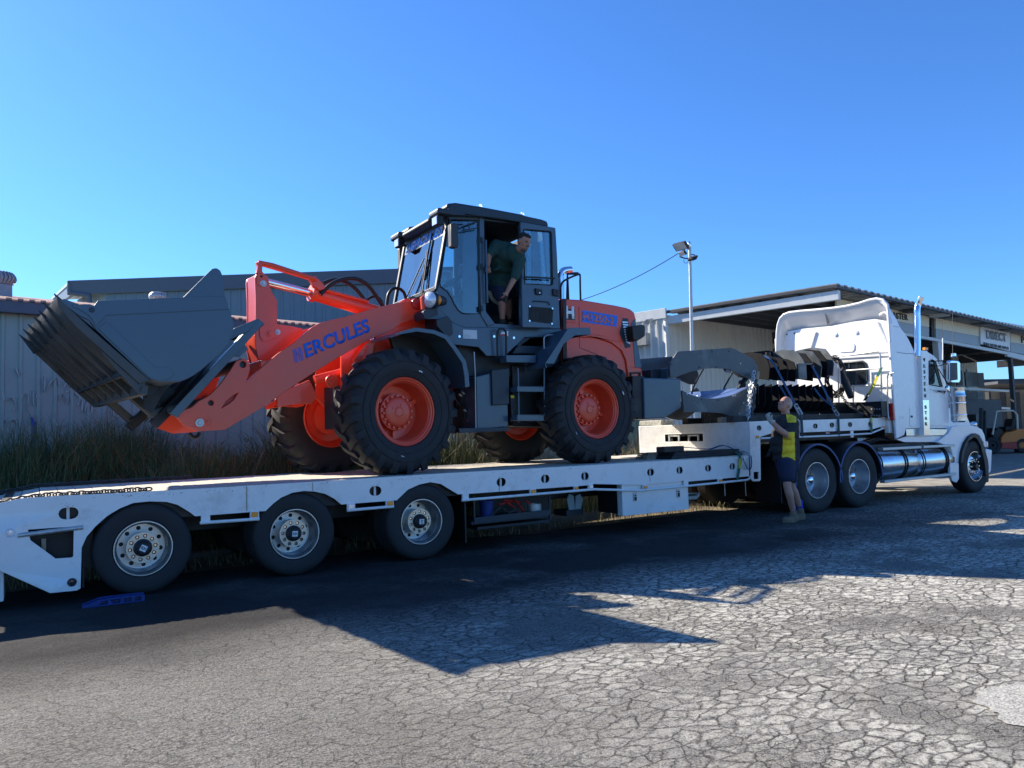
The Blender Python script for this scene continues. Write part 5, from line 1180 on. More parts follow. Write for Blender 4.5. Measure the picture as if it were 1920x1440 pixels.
# hand rails behind the cab
XR = XB-.10
def R3(x, y, X_=XR): return PX(x, y, X_)
mb = MB(); mb.path(spline([R3(1571, 668.5), R3(1600, 665), R3(1640, 659.5)], 3)+spline([R3(1645, 659.5), R3(1650, 663.5), R3(1650.7, 675)], 3)+[R3(1652, 700), R3(1654.7, 785)], .016, 8); mb.path([R3(1578, 695.5), R3(1652, 690)], .014, 8); mb.path([R3(1597, 723.5), R3(1653, 722)], .014, 8); mb.path([R3(1572, 669), R3(1573, 790)], .015, 8); mb.path([R3(1601, 724), R3(1598, 790)], .014, 8); mb.build('guard_rail', galv, tk)
mb = MB(); mb.path(spline([R3(1667, 787), R3(1664.5, 770), R3(1664, 720), R3(1665, 703), R3(1670, 700), R3(1676, 699)], 4), .013, 8); mb.build('grab_handle', galv, tk)
p = R3(1672, 772, XB-.03); mb = MB(); mb.box(p, (.05, .09, .30)); mb.build('tail_lamp', redlens, tk, bevel=.015)
mb = MB(); mb.box(R3(1661.5, 800, XB-.0), (.1, .16, .22)); mb.build('lamp_bracket', white_clean, tk)
p = R3(1661, 776, XB-.05); mb = MB(); mb.lathe([(.001, .0), (.06, .0), (.07, .01), (.07, .06)], p, (1, 0, 0), 24); mb.build('work_lamp', black, tk)
mb = MB(); a = PX(1572, 752, XB-.25); b = PX(1654, 752, XB-.25); mb.bb((XB-.28, b.y, 1.50), (XB-.05, a.y, PX(1620, 754, XB-.25).z)); mb.build('rear_box', blacksteel, tk, bevel=.008)
for k in range(8):
    p = PX(1634+(k % 4)*5, 767+(k//4)*12, XB-.29); mb = MB(); mb.cyl(p, p+Vector((.02, 0, 0)), .013, n=8); mb.build('bolt', galv, tk)
for k in range(3): seamline([(1660+6*k, 694+0*k), (1660+6*k, 698)], bw, YS) if False else None
# coiled black hose hung behind the cab
hc = thing('hose_reel', 'big round coil of black cable hung behind the white sleeper wall', 'hose coil', PX(1566, 706, XB-.35))
c = PX(1566, 706, XB-.35); rg = random.Random(3)
for k in range(9):
    mb = MB(); r_ = .34-.012*k; ring_ = [(c.x+.03*math.sin(5*R(a)+k)+rg.uniform(-.01, .01)+.006*k-.03*(k % 3), c.y+r_*.62*math.cos(R(a)), c.z+r_*1.15*math.sin(R(a))) for a in range(0, 360, 15)]
    mb.path(ring_, .011, 6, closed=True); mb.build('coil', black if k % 3 else wornsteel, hc, smooth=60)
# ------------------------------------------------------------------ wheel loader
ld = thing('wheel_loader', 'orange and dark slate wheel loader with open cab door chained on the trailer deck', 'wheel loader', (5.0, 9.6, ZD))
PHI = R(6); U_ = Vector((math.cos(PHI), math.sin(PHI), 0)); S_ = Vector((-math.sin(PHI), math.cos(PHI), 0)); CF = Vector((3.50, 9.59, 0))
MF = T(CF) @ Matrix((U_, S_, Z)).transposed().to_4x4()
def FP(x, y, w): return PP(x, y, CF+S_*w, S_)
def LF(x, y, w): p = FP(x, y, w)-CF; return Vector((p.dot(U_), w, p.z))
def LFs(pts, w): return [(LF(x, y, w).x, LF(x, y, w).z) for x, y in pts]
def fplate(nm, pts, m, w0, w1, par=ld, holes=(), bev=.008, seg=2, pw=None):
    pw = w0 if pw is None else pw; mb = MB(); mb.plate(LFs(pts, pw), [LFs(h, pw) for h in holes], w0, w1); return mb.build(nm, m, par, bevel=bev, mw=MF, seg=seg)
def ftube(nm, pts, r, m, par=ld, n=12, sm=None):
    q = [LF(*p) for p in pts]; q = spline(q, sm) if sm else q; mb = MB(); mb.path(q, r, n); return mb.build(nm, m, par, mw=MF, smooth=60)
def rplate(nm, pts, m, y0, y1, par=ld, holes=(), bev=.008, seg=2, py=None):
    py = y0 if py is None else py; mb = MB(); mb.plate(ypl(pts, py), [ypl(h, py) for h in holes], y0, y1); return mb.build(nm, m, par, bevel=bev, seg=seg)
def rtube(nm, pts, r, m, par=ld, n=10, sm=None):
    q = [PY(*p) for p in pts]; q = spline(q, sm) if sm else q; mb = MB(); mb.path(q, r, n); return mb.build(nm, m, par, smooth=60)

# ---- wheels with chevron lugs; local +Y points inwards, origin at outer face centre
RW = .768; WW = .52
def loader_wheel(mw, phase=0):
    car = [(.41, .075), (.425, .045), (.47, .025), (.56, .004), (.64, .012), (.695, .045), (.724, .10), (.734, .18), (.737, .26)]
    prof = car+[(r, WW-h) for r, h in car[::-1][1:]]
    mb = MB(); mb.lathe(prof, n=88)
    for rr_, hh in ((.50, .014), (.60, .0)): mb.lathe([(rr_-.006, hh+.012), (rr_-.004, hh-.003), (rr_+.004, hh-.003), (rr_+.006, hh+.012)], n=72)
    n = 21; rg = random.Random(9)
    for s in (0, 1):
        for i in range(n):
            th0 = 2*math.pi*(i+.5*s)/n+phase
            # stations from the sidewall over the shoulder to past the middle: (axial, r_in, r_out, angle shift, half width)
            st = [(.000, .615, .628, -.010, .050), (.008, .65, .700, .0, .056), (.040, .68, .752, .012, .058), (.11, .70, .766, .055, .056), (.20, .71, .770, .125, .052), (.285, .71, .768, .175, .046)]
            vs = []; fs = []
            for (a, ri, ro, sh_, hw) in st:
                y = a if s == 0 else WW-a
                for (r_, w_) in ((ri, hw*1.35), (ro, hw)):
                    for sg in (-1, 1):
                        t_ = th0+sh_+sg*w_; vs.append((r_*math.cos(t_), y, r_*math.sin(t_)))
            for k in range(len(st)-1):
                b = 4*k; fs += [(b, b+1, b+5, b+4), (b+2, b+6, b+7, b+3), (b, b+4, b+6, b+2), (b+1, b+3, b+7, b+5)]
            e = 4*(len(st)-1); fs += [(0, 2, 3, 1), (e, e+1, e+3, e+2)]
            mb.add(vs, fs)
    w = mb.build('wheel', rubber, None, smooth=32, mw=None)
    w.parent = ld; w.matrix_parent_inverse = WM[ld.name].inverted(); w.matrix_basis = mw; WM[w.name] = mw
    def ch(mb, nm, m, par=w, **k):
        o = mb.build(nm, m, None, **k); o.parent = par; WM[o.name] = mw; return o
    mb = MB(); mb.lathe([(.412, .08), (.415, .055), (.405, .046), (.392, .050), (.386, .066), (.368, .072), (.362, .09), (.350, .10), (.344, .16), (.340, .30), (.325, .345), (.10, .36)], n=72); mb.lathe([(.325, .345), (.345, .37), (.36, .42), (.385, .45), (.40, .47), (.415, .462), (.412, .44)], n=72); mb.lathe([(.24, .36), (.24, .44), (.12, .46), (.001, .46)], n=36); rim = ch(mb, 'rim', orange, smooth=40)
    mb = MB(); mb.lathe([(.001, .195), (.062, .195), (.066, .202), (.14, .210), (.172, .216), (.182, .226), (.186, .24), (.186, .34)], n=48); hub = ch(mb, 'hub', orange, smooth=35)
    mb = MB()
    for k in range(16):
        a = 2*math.pi*k/16+phase; mb.cyl((.198*math.cos(a), .26, .198*math.sin(a)), (.198*math.cos(a), .222, .198*math.sin(a)), .017, .016, 6)
    tag(ch(mb, 'wheel_nut', orange), kind='stuff')
    mb = MB(); mb.lathe([(.186, .255), (.225, .26), (.228, .28), (.186, .29)], n=48); 
    for k in range(3):
        a = 2*math.pi*k/3+.8+phase; mb.box((.28*math.cos(a), .30, .28*math.sin(a)), (.10, .03, .05), Matrix.Rotation(-a, 3, 'Y'))
    mb.cyl((-.09, .195, .02), (-.09, .21, .02), .012, n=8); mb.cyl((.0, .19, .09), (.0, .21, .09), .01, n=8)
    ch(mb, 'rim_lug', orange)
    mb = MB(); mb.lathe([(.055, .194), (.050, .190), (.046, .194)], n=28); ch(mb, 'hub_cover', orange)
    mb = MB(); p = .52; mb.box((.02, .008, .52), (.05, .004, .014)); mb.box((.10, .006, -.53), (.04, .004, .006)); ch(mb, 'tyre_mark', whiteprint)
    return w
near_f = LF(741, 771, -1.15); zc = ZD+.756
loader_wheel(MF @ T((0.14, -1.15, zc)) @ Matrix.Rotation(R(2.5), 4, 'Z') @ Matrix.Rotation(.35, 4, 'Y'))
loader_wheel(MF @ T((-0.02, 1.15, zc)) @ Matrix.Rotation(R(182.5), 4, 'Z') @ Matrix.Rotation(.9, 4, 'Y'), .1)
XRr = 6.50
loader_wheel(T((XRr+.13, 8.45, zc)) @ Matrix.Rotation(R(4), 4, 'Z') @ Matrix.Rotation(1.1, 4, 'Y'), .05)
loader_wheel(T((XRr-.03, 10.76, zc)) @ Matrix.Rotation(R(184), 4, 'Z') @ Matrix.Rotation(.2, 4, 'Y'), .02)
# axles
mb = MB(); mb.path([(.02, -.85, zc), (.02, -.5, zc), (.02, 0, zc), (.02, .5, zc), (.02, .85, zc)], [.13, .13, .24, .13, .13], 20); mb.build('front_axle', orange, ld, mw=MF)
mb = MB(); mb.path([(XRr, 8.75, zc), (XRr, 9.1, zc), (XRr, 9.6, zc), (XRr, 10.1, zc), (XRr, 10.45, zc)], [.13, .13, .24, .13, .13], 20); mb.build('rear_axle', orange, ld)

# ---- front frame
fplate('front_frame', [(640, 640), (700, 600), (760, 560), (800, 560), (850, 640), (850, 790), (780, 800), (690, 790), (640, 740)], orange, -.40, -.36, pw=-.4)
fplate('front_frame', [(640, 640), (700, 600), (760, 560), (800, 560), (850, 640), (850, 790), (780, 800), (690, 790), (640, 740)], orange, .36, .40, pw=-.4)
mb = MB(); mb.bb((-.25, -.36, 1.55), (.9, .36, 2.1)); mb.build('frame_core', slate_dk, ld, mw=MF)
# lift arms: outer plate, pin bosses
arm = [(455.7, 672.5), (462, 673), (467, 680), (469, 693), (461.6, 717), (488.7, 691), (520, 663.7), (553, 641), (584.6, 613.8), (601, 605), (649, 593), (711.6, 575), (760, 565), (791, 561), (795, 570), (794, 590), (786.6, 596), (753, 606), (732.5, 620), (697, 634.6), (628, 674), (561.6, 716), (497, 760.6), (422, 805.5), (375, 808.5), (343.7, 797), (330.7, 782), (338, 771), (359, 764), (372, 752), (390.6, 743), (412, 722), (432, 694), (443, 677)]
hole_arm = [circ(*c) for c in ((455.5, 683.5, 6.2), (395.5, 755.5, 5.2))]
slit = [(416, 765), (424, 752), (436, 742), (447, 736), (438, 750), (428, 758)]
for w0, w1 in ((-.575, -.535), (.535, .575)):
    o = fplate('lift_arm', arm, orange, w0, w1, holes=hole_arm+[slit], pw=-.575, bev=.006)
    if w0 < 0: near_arm = o
    # inner flange behind the slot and holes
    fplate('arm_web', [(405, 770), (415, 750), (440, 730), (452, 733), (442, 752), (425, 770)], redpaint, w1+.002 if w0 < 0 else w0-.02, w1+.02 if w0 < 0 else w0-.002, pw=-.575)
def fboss(x, y, w, r, m, nm='pin', par=ld, d=.03, hole=True):
    c = LF(x, y, w); mb = MB()
    mb.lathe([(.001, -d), (r*.45, -d), (r*.5, -d+.006), (r*.55, -d*.6), (r*.9, -d*.6), (r, -d*.4), (r, .02)], c, (0, 1, 0), 24); return mb.build(nm, m, par, mw=MF)
fboss(374, 792.5, -.575, .048, galv); fboss(389, 791, -.575, .034, orange); 
fplate('pin_keeper', [(366, 793), (368, 786), (375, 783), (391, 781), (397, 786), (396, 795), (389, 800), (374, 801), (367, 799)], orange, -.588, -.575, bev=.004)
for (x, y) in ((455.5, 683.5), (395.5, 755.5)):
    c = LF(x, y, -.535); mb = MB(); mb.cyl((c.x, -.53, c.z), (c.x, .53, c.z), .07, n=20); mb.build('cross_tube', slate_dk, ld, mw=MF)
mb = MB(); a = LF(700, 620, -.5); mb.cyl((a.x, -.54, a.z+.1), (a.x, .54, a.z+.1), .09, n=20); mb.build('cross_tube', orange, ld, mw=MF)
a = LF(505, 695, -.5); mb = MB(); mb.bb((a.x-.12, -.54, a.z-.12), (a.x+.12, .54, a.z+.12)); mb.build('arm_cross_member', orange, ld, mw=MF, bevel=.03)
a = LF(780, 570, -.575); mb = MB(); mb.lathe([(.001, -.03), (.05, -.03), (.07, -.02), (.075, .02)], a, (0, 1, 0), 28); mb.build('pivot_pin', redpaint, ld, mw=MF)
a = LF(745, 587, -.576); mb = MB(); mb.lathe([(.03, -.012), (.06, -.010), (.11, -.002), (.001, -.001)], a, (0, 1, 0), 28)
# lower link plate near the far wheel, brackets seen under the boom
fplate('link_plate', [(497, 762), (540, 735), (560, 718), (571, 738), (576, 750), (570, 761), (558, 764), (530, 762), (500, 768)], orange, .30, .34, pw=.30)
fplate('link_plate', [(500, 744), (528, 730), (560, 716), (574, 745), (565, 760), (540, 760), (500, 765)], orange, -.34, -.30, pw=.0)
fboss(558, 740, .29, .045, blacksteel, par=ld)
ftube('lift_cylinder', [(590, 712, -.2), (640, 698, -.25), (700, 660, -.3)], [.055, .05, .08], orange)
fboss(622, 715, -.36, .08, orange)
ftube('lift_cylinder', [(692, 652, -.46), (688, 672, -.46), (640, 790, -.44)], [.085, .085, .07], orange)
ftube('lift_cylinder', [(700, 652, .46), (680, 690, .46), (640, 770, .44)], [.085, .085, .07], orange)
ftube('cylinder_rod', [(700, 628, -.46), (692, 655, -.46)], .035, chrome)
fplate('frame_bracket', [(664, 674), (688, 640), (700, 636), (706, 642), (700, 650), (682, 678), (664, 690)], orange, -.5, -.44)
fplate('frame_bracket', [(724, 632), (732, 624), (785, 596), (786, 612), (745, 633), (728, 646)], orange, .0, .04, pw=.0)
fplate('frame_bracket', [(729, 640), (762, 638), (764, 646), (730, 647)], orange, -.55, -.5)
# bell crank pair
crk = [(470, 518), (476, 511), (482, 510), (491, 510.6), (503, 519), (505.4, 532.5), (509.6, 547), (520, 563.7), (520, 607.5), (545, 612), (566, 616), (552, 636), (524, 661.7), (500, 684), (480, 696), (470, 680), (474, 655), (478, 630), (487, 608), (487, 560), (486, 530), (480, 519)]
crk = [(484, 512), (491, 510.6), (503, 519), (505.4, 532.5), (509.6, 547), (520, 563.7), (520, 607.5), (545, 611), (568, 616), (556, 634), (530, 656), (505, 684), (492, 694), (484, 672), (479, 650), (478, 634), (480, 610), (480, 560), (478, 522), (480, 515)]
for w0 in (-.17, .13):
    fplate('bell_crank', crk, orange, w0, w0+.04, pw=-.17)
fplate('crank_edge', [(479, 515), (481, 560), (481, 610), (478, 634), (480, 652), (486, 674), (494, 696), (498, 690), (488, 668), (484, 645), (484, 610), (484, 560), (482, 516)], orange, -.13, .13, pw=-.17)
fboss(493, 532, -.17, .042, galv); fboss(489.5, 518.5, -.17, .016, black); fboss(520, 623, -.17, .036, galv); fboss(504.5, 626, -.17, .045, orange)
fplate('crank_keeper', [(480, 524), (483, 512), (492, 510), (499, 520), (498, 534), (490, 538), (482, 534)], orange, -.183, -.17, pw=-.17, bev=.004)
fplate('crank_keeper', [(492, 640), (486, 630), (486, 616), (494, 609), (520, 613), (526, 622), (522, 632), (502, 640)], orange, -.183, -.17, pw=-.17, bev=.004)
# bucket link from the crank foot
ftube('bucket_link', [(487, 684, -.02), (462, 705, -.02), (452, 700, -.02)], .05, orange)
# top guard bar, cylinder rod and tilt cylinder
ftube('guard_bar', [(484, 492, -.16), (510, 497, -.16), (593, 524, -.16)], .028, orange)
fplate('guard_post', [(481, 491), (493, 492), (492, 508), (494, 514), (481, 512), (484, 500)], orange, -.19, -.13)
ftube('guard_bar', [(484, 494, .12), (593, 526, .12)], .024, orange)
ftube('cylinder_rod', [(495, 527, 0), (586, 550, 0)], .043, chrome, n=18)
ftube('guide_rod', [(497, 533, .12), (582, 555, .12)], .018, orange)
ftube('tilt_cylinder', [(584, 549, 0), (700, 584, 0), (760, 600, 0)], .092, orange, n=28)
ftube('cylinder_gland', [(582, 548, 0), (590, 550.5, 0)], .115, orange, n=28)
ftube('cylinder_pipe', [(588, 537, -.1), (600, 541, -.1), (690, 566, -.08)], .022, orange, sm=3)
fplate('guard_clamp', [(580, 521), (592, 517), (607, 533), (612, 540), (600, 545), (590, 536)], orange, -.14, -.06)
ftube('steel_pipe', [(600, 552, -.12), (618, 533, -.12), (640, 524, -.12)], .014, chrome)
# hydraulic hoses
ftube('hose', [(601, 552, -.12), (618, 535, -.12), (640, 524.5, -.12), (666, 522.5, -.12), (689, 534, -.12), (706, 556, -.1), (719, 576, -.1)], .026, black, sm=5)
ftube('hose', [(606, 531, .05), (627, 524.5, .05), (649, 529, .05), (668, 543, .05), (685, 564, .05)], .024, black, sm=5)
ftube('hose', [(725, 574, .05), (728, 553, .05), (736, 542, .05), (747, 541, .05), (757, 548, .05), (762, 564, .05)], .022, black, sm=5)
ftube('hose', [(688, 562, .0), (700, 556, .0), (712, 560, 0), (718, 572, 0)], .018, black, sm=5)
# lettering on the arm
A = FP(552.5, 679.5, -.579); B_ = FP(690, 620, -.579); xd = (B_-A)
hgt_px = 24
C_ = FP(576, 672.2, -.579)
tA = FP(574.5, 672.0, -.5795); tB = FP(697.5, 620.5, -.5795); xd = tB-tA; ud = S_.cross(xd)*-1
ud = Vector((0, 0, 1)); ud = (ud-xd.normalized()*ud.dot(xd.normalized())).normalized()
text('ERCULES', 'lettering', bluepaint, near_arm, tA, xd, ud, 1, width=xd.length, height=.168, bold=.032, shear=.18, extrude=.0015, spacing=1.04)
# the striped first letter: six parallel slanted bars and a joining bar
hA = FP(552.5, 681.5, -.5795); hx = xd.normalized(); mb = MB(); nn = hx.cross(ud)
def bar2(a, b, wd):
    p = hA+hx*a[0]+ud*a[1]; q = hA+hx*b[0]+ud*b[1]; w_ = hx*wd/2; mb.add([p-w_, p+w_, q+w_, q-w_, p-w_+nn*.0015, p+w_+nn*.0015, q+w_+nn*.0015, q-w_+nn*.0015], [(0, 1, 2, 3), (7, 6, 5, 4), (0, 4, 5, 1), (1, 5, 6, 2), (2, 6, 7, 3), (3, 7, 4, 0)])
for k in range(3): bar2((.012+.019*k, .0), (.046+.019*k, .155), .009)
for k in range(3): bar2((.082+.019*k, .0), (.116+.019*k, .155), .009)
bar2((.062, .11), (.09, .055), .010); bar2((.074, .12), (.102, .06), .006)
mb.build('striped_letter', bluepaint, near_arm)

# ---- quick hitch frame (dark slate)
hp = [(484, 597), (496, 606), (333, 783), (318, 774.5)]
for w0 in (-.72, -.28, .25, .66): fplate('hitch_plate', hp, slate, w0, w0+.06, pw=-.72, bev=.006)
q0 = LF(489, 603, -.7); q1 = LF(325, 779, -.7)
for f, r_ in ((.06, .035), (.35, .04), (.93, .05)):
    c = q0.lerp(q1, f); mb = MB(); mb.cyl((c.x, -.70, c.z), (c.x, .70, c.z), r_, n=16); mb.build('hitch_tube', slate, ld, mw=MF)
fplate('hitch_arm', [(484, 597), (440, 615), (421, 637), (398, 666), (404, 672), (432, 650), (450, 628), (466, 622)], slate, -.74, -.70, bev=.005)
fplate('hitch_arm', [(484, 597), (440, 615), (421, 637), (398, 666), (404, 672), (432, 650), (450, 628), (466, 622)], slate, .68, .72, pw=-.74, bev=.005)
fplate('hitch_back_plate', [(470, 612), (478, 618), (345, 765), (338, 760)], slate_dk, -.66, .66, pw=-.72)
fplate('hitch_bracket', [(455, 640), (466, 655), (450, 668), (436, 668)], slate, -.62, -.58)

# ---- bucket
bo = [(182.8, 564.6), (343.7, 557.5), (397, 504.5), (402, 502.8), (407, 503), (413, 507), (418, 518), (422, 556), (435, 594.6), (439, 606), (438, 620), (428, 646), (414, 662), (398, 676), (382, 690), (364, 703), (352, 710), (338, 715.5), (299.5, 716), (285, 713), (276, 708.5), (179.7, 618), (167, 600), (146, 590), (130, 578), (112, 563), (120, 560), (150, 571), (168, 570), (176, 573.5)]
W0, W1 = -1.27, 1.27
def rollb(nm, pts, m, w0, w1, **k): return fplate(nm, pts, m, w0, w1, pw=W0, **k)
bk_ = rollb('bucket', bo, slate, W0, W0+.022, bev=.005)
rollb('bucket_side', bo, slate, W1-.022, W1, bev=.005)
prof_b = LFs([(112, 563), (146, 590), (179.7, 618), (230, 665), (276, 708.5), (285, 713), (299.5, 716), (338, 715.5), (352, 710), (364, 703), (382, 690), (398, 676), (414, 662), (428, 646), (438, 620), (439, 606), (435, 594.6), (422, 556)], W0)
mb = MB(); mb.sweep(prof_b, W0+.02, W1-.02, .02); mb.build('bucket_floor', slate, bk_, mw=MF, smooth=25)
# spill guard sheet at the back, with rounded horn at each end
sg = LFs([(422, 556), (420, 540), (418, 522)], W0); mb = MB(); mb.sweep(sg, W0+.02, W1-.02, .018); mb.build('spill_guard', slate, bk_, mw=MF)
# edge doublings with weld grooves on the side
rollb('side_wear_plate', [(184, 616), (199, 603.5), (288, 687), (296, 689.5), (312, 688), (322, 692), (325.5, 701), (318, 710), (302, 714.5), (290, 713), (279, 708)], slate, W0-.012, W0, bev=.003)
rollb('side_edge_plate', [(182.8, 564.6), (343.7, 557.5), (422, 555), (429, 580), (199, 591.5), (179, 612), (176, 605), (165, 590), (146, 579), (137, 577), (135, 571), (168, 570.5), (176, 573.5)], slate, W0-.009, W0, bev=.003)
c = LF(172, 581, W0-.009); mb = MB(); mb.lathe([(.001, -.006), (.022, -.006), (.025, 0)], c, (0, 1, 0), 16); mb.build('side_bolt', slate_dk, bk_, mw=MF)
rollb('lip_blade', [(106, 555.5), (118, 566), (160, 607), (281, 713), (262, 720), (140, 610), (110, 575)], wornsteel, W0, W1, bev=.004, seg=1)

# ---- rake tines carried below the bucket
rk_ = thing('rake_attachment', 'worn steel rake with long pointed tines carried under the loader bucket', 'rake', FP(300, 790, 0))
tips = [(107.6, 556.5), (89, 574.8), (79, 587.6), (69, 599), (57.5, 612), (48.7, 621.5), (40.6, 631)]
ws = [W0+.02+.405*i for i in range(7)]
for i, w in enumerate(ws):
    t_ = LF(*tips[i], w); u0 = LF(272, 722, W0); d = Vector((u0.x-t_.x, 0, u0.z-t_.z)); L = d.length; d.normalize(); nrm = Vector((-d.z, 0, d.x)); nrm = nrm if nrm.z < 0 else -nrm
    P_ = lambda a, b: ((t_+d*a+nrm*b).x, (t_+d*a+nrm*b).z)
    base_ = [P_(0, 0), P_(.20, -.012), P_(L*.55, -.02), P_(L, -.02), P_(L+.03, .09), P_(L*.75, .085), P_(.42, .055), P_(.22, .045), P_(.05, .010)]
    mb = MB(); mb.plate(base_, (), w, w+.035); o = mb.build('tine', wornsteel, rk_, bevel=.004, mw=MF, seg=1)
    mb = MB(); q = [P_(-.04, -.002), P_(.20, -.028), P_(.24, .03), P_(.22, .058), P_(.05, .016)]; mb.plate(q, (), w-.012, w+.047); mb.build('tine_point', slate_dk if i != 1 else wornsteel, o, bevel=.003, mw=MF, seg=1)
    if i == 1: mb = MB(); mb.plate([P_(.02, -.07), P_(.16, -.09), P_(.17, -.02), P_(.05, -.01)], (), w-.015, w+.045); mb.build('painted_tooth', pinkpaint, o, mw=MF, bevel=.004)
fr_ = [(266, 716), (282, 716), (300, 735), (338, 772), (330, 786), (316, 780), (270, 735)]
mb = MB(); c0 = LF(268, 722, W0); mb.bb((c0.x-.03, W0+.02, c0.z-.09), (c0.x+.05, W0+.02+.405*6+.04, c0.z+.0)); mb.build('rake_bar', wornsteel, rk_, mw=MF, bevel=.006)
c1 = LF(230, 690, W0); mb = MB(); mb.bb((c1.x-.02, W0+.04, c1.z-.08), (c1.x+.03, W0+.02+.405*6, c1.z-.03)); mb.build('rake_bar', blacksteel, rk_, mw=MF, bevel=.006)
# two longer fork blades running back to the heel
for (tx, ty, hx_, hy, w) in ((86, 598, 296, 777, -.38), (61, 623.5, 250, 785, .55)):
    a = LF(tx, ty, w); b = LF(hx_, hy, w); d = (b-a); d.normalize(); nrm = Vector((-d.z, 0, d.x)); nrm = nrm if nrm.z < 0 else -nrm
    q = [a, a+d*.2-nrm*.012, b-nrm*.02, b+nrm*.06, a+d*.5+nrm*.05, a+nrm*.01]
    mb = MB(); mb.plate([(v.x, v.z) for v in q], (), w, w+.12); mb.build('fork_blade', wornsteel, rk_, bevel=.005, mw=MF)
    c_ = b; mb = MB(); q = [b-nrm*.05, b+nrm*.10, b+nrm*.10+d*.10, b+d*.10-nrm*.45, b-nrm*.45]; mb.plate([(v.x, v.z) for v in q], (), w, w+.12); mb.build('fork_heel', blacksteel, rk_, bevel=.005, mw=MF)
for (pts, w) in (([(276, 716), (300, 716), (312, 722), (304, 738), (288, 745), (292, 728)], -.95), ([(300, 716), (352, 712), (330, 745), (316, 770), (300, 760)], -.6), ([(286, 745), (320, 725), (330, 735), (300, 760)], -.2), ([(276, 725), (330, 730), (330, 775), (310, 775)], .2), ([(276, 725), (330, 730), (330, 775), (310, 775)], .7)):
    fplate('rake_gusset', pts, blacksteel, w, w+.04, par=rk_, pw=W0 if w < -.5 else w, bev=.004)
fplate('heel_block', [(243, 786), (258, 778), (275, 765), (283, 772), (262, 790), (252, 797)], blacksteel, .5, .7, par=rk_, pw=.5)
ftube('rake_hose', [(355, 812, -.1), (363, 820, -.1), (371, 818, -.1), (374, 811, -.1)], .02, black, par=ld, sm=4)

# ---- rear frame, cab floor, tanks
YC = 8.88; YCF = 10.32
rplate('rear_frame', [(860, 690), (1010, 690), (1190, 700), (1205, 740), (1190, 790), (1100, 800), (1000, 800), (870, 806)], slate_dk, 9.15, 10.05, py=9.15)
rplate('articulation', [(848, 700), (890, 690), (900, 800), (862, 806)], blacksteel, 9.3, 9.9, py=9.3)
skirt = [(796, 577), (822, 575), (836, 592), (850, 605), (870, 613), (905, 613.5), (927, 614), (978, 616), (1052, 617), (1052, 632), (984, 632), (974, 642), (960, 655), (948, 667), (912, 667), (897.5, 651), (852, 646), (838, 629), (846, 618), (834, 600), (812, 598), (797, 598)]
cabp = rplate('cab_base', skirt, slate, YC-.02, YC+.02)
mb = MB(); mb.bb((4.45, YC+.02, 2.62), (6.3, YCF, 2.80)); mb.bb((4.4, YC+.05, 2.55), (4.5, YCF, 3.1)); mb.build('cab_floor', slate_dk, ld)
rplate('cab_base', skirt, slate, YCF-.02, YCF+.02, py=YC-.02)
for x, y in ((861, 631), (926, 631), (963, 633.5)):
    p = PY(x, y, YC-.02); mb = MB(); mb.cyl((p.x, YC-.03, p.z), (p.x, YC-.018, p.z), .017, n=12); mb.build('bolt', chrome, cabp)
rplate('lamp_box', [(794, 584), (800, 578), (820, 573), (822, 590), (796, 598)], slate_dk, YC-.10, YC+.2, bev=.006)
rplate('front_cowl', [(800, 560), (818, 556), (822, 575), (800, 580)], slate_dk, YC, YCF-.1, bev=.01)
rplate('mud_shield', [(818, 600), (840, 592), (848, 604), (850, 626), (838, 632), (820, 612)], slate_dk, YC-.12, YC-.06, bev=.01)
# battery boxes, hull below the cab
rplate('battery_box', [(893, 706), (952, 692), (953, 800), (895, 806)], slate, YC-.10, 9.4, bev=.012)
rplate('battery_box', [(922, 694), (955, 690), (955, 758), (924, 760)], slate_dk, YC-.14, YC-.08, bev=.01)
mb = MB(); mb.path([PY(889, 660, YC-.12), PY(891, 700, YC-.12), PY(892.5, 804, YC-.12), PY(861, 807, YC-.12)], .008, 6); mb.build('guard_edge', galv, ld)
rplate('floor_plate', [(860, 803), (955, 801), (955, 808), (862, 812)], slate_dk, YC-.2, 9.4, bev=.005)
rplate('step_plate', [(949, 666), (1005, 666), (1005, 680), (950, 679)], slate, YC-.16, YC+.02, bev=.008)
rplate('hydraulic_tank', [(960, 684), (1046, 684), (1046, 800), (962, 800)], black, YC+.1, 9.6, bev=.02)
rplate('tank_shroud', [(980, 642), (992, 632), (1046, 630), (1046, 690), (1008, 690), (1004, 664), (960, 664), (966, 652)], slate_dk, YC+.02, YC+.3, bev=.02)
# steering cylinders and pipes between the frames
for pts in ([(852, 735, 9.2), (866, 742, 9.2), (874, 770, 9.2)], [(856, 760, 9.1), (868, 758, 9.1), (872, 790, 9.1)], [(850, 745, 9.0), (862, 760, 9.0)]):
    rtube('pipe', pts, .014, blacksteel, sm=4)
for (x, y, m) in ((863, 741, bronze), (868, 737, bronze), (872, 770, bronze), (878, 790, orange)):
    p = PY(x, y, 9.05); mb = MB(); mb.box(p, (.05, .03, .02), Matrix.Rotation(.6, 3, 'Y')); mb.build('fitting', m, ld, bevel=.004)
rplate('hull_plate', [(858, 625), (1052, 625), (1052, 705), (858, 705)], black, 9.02, 9.05, bev=0)
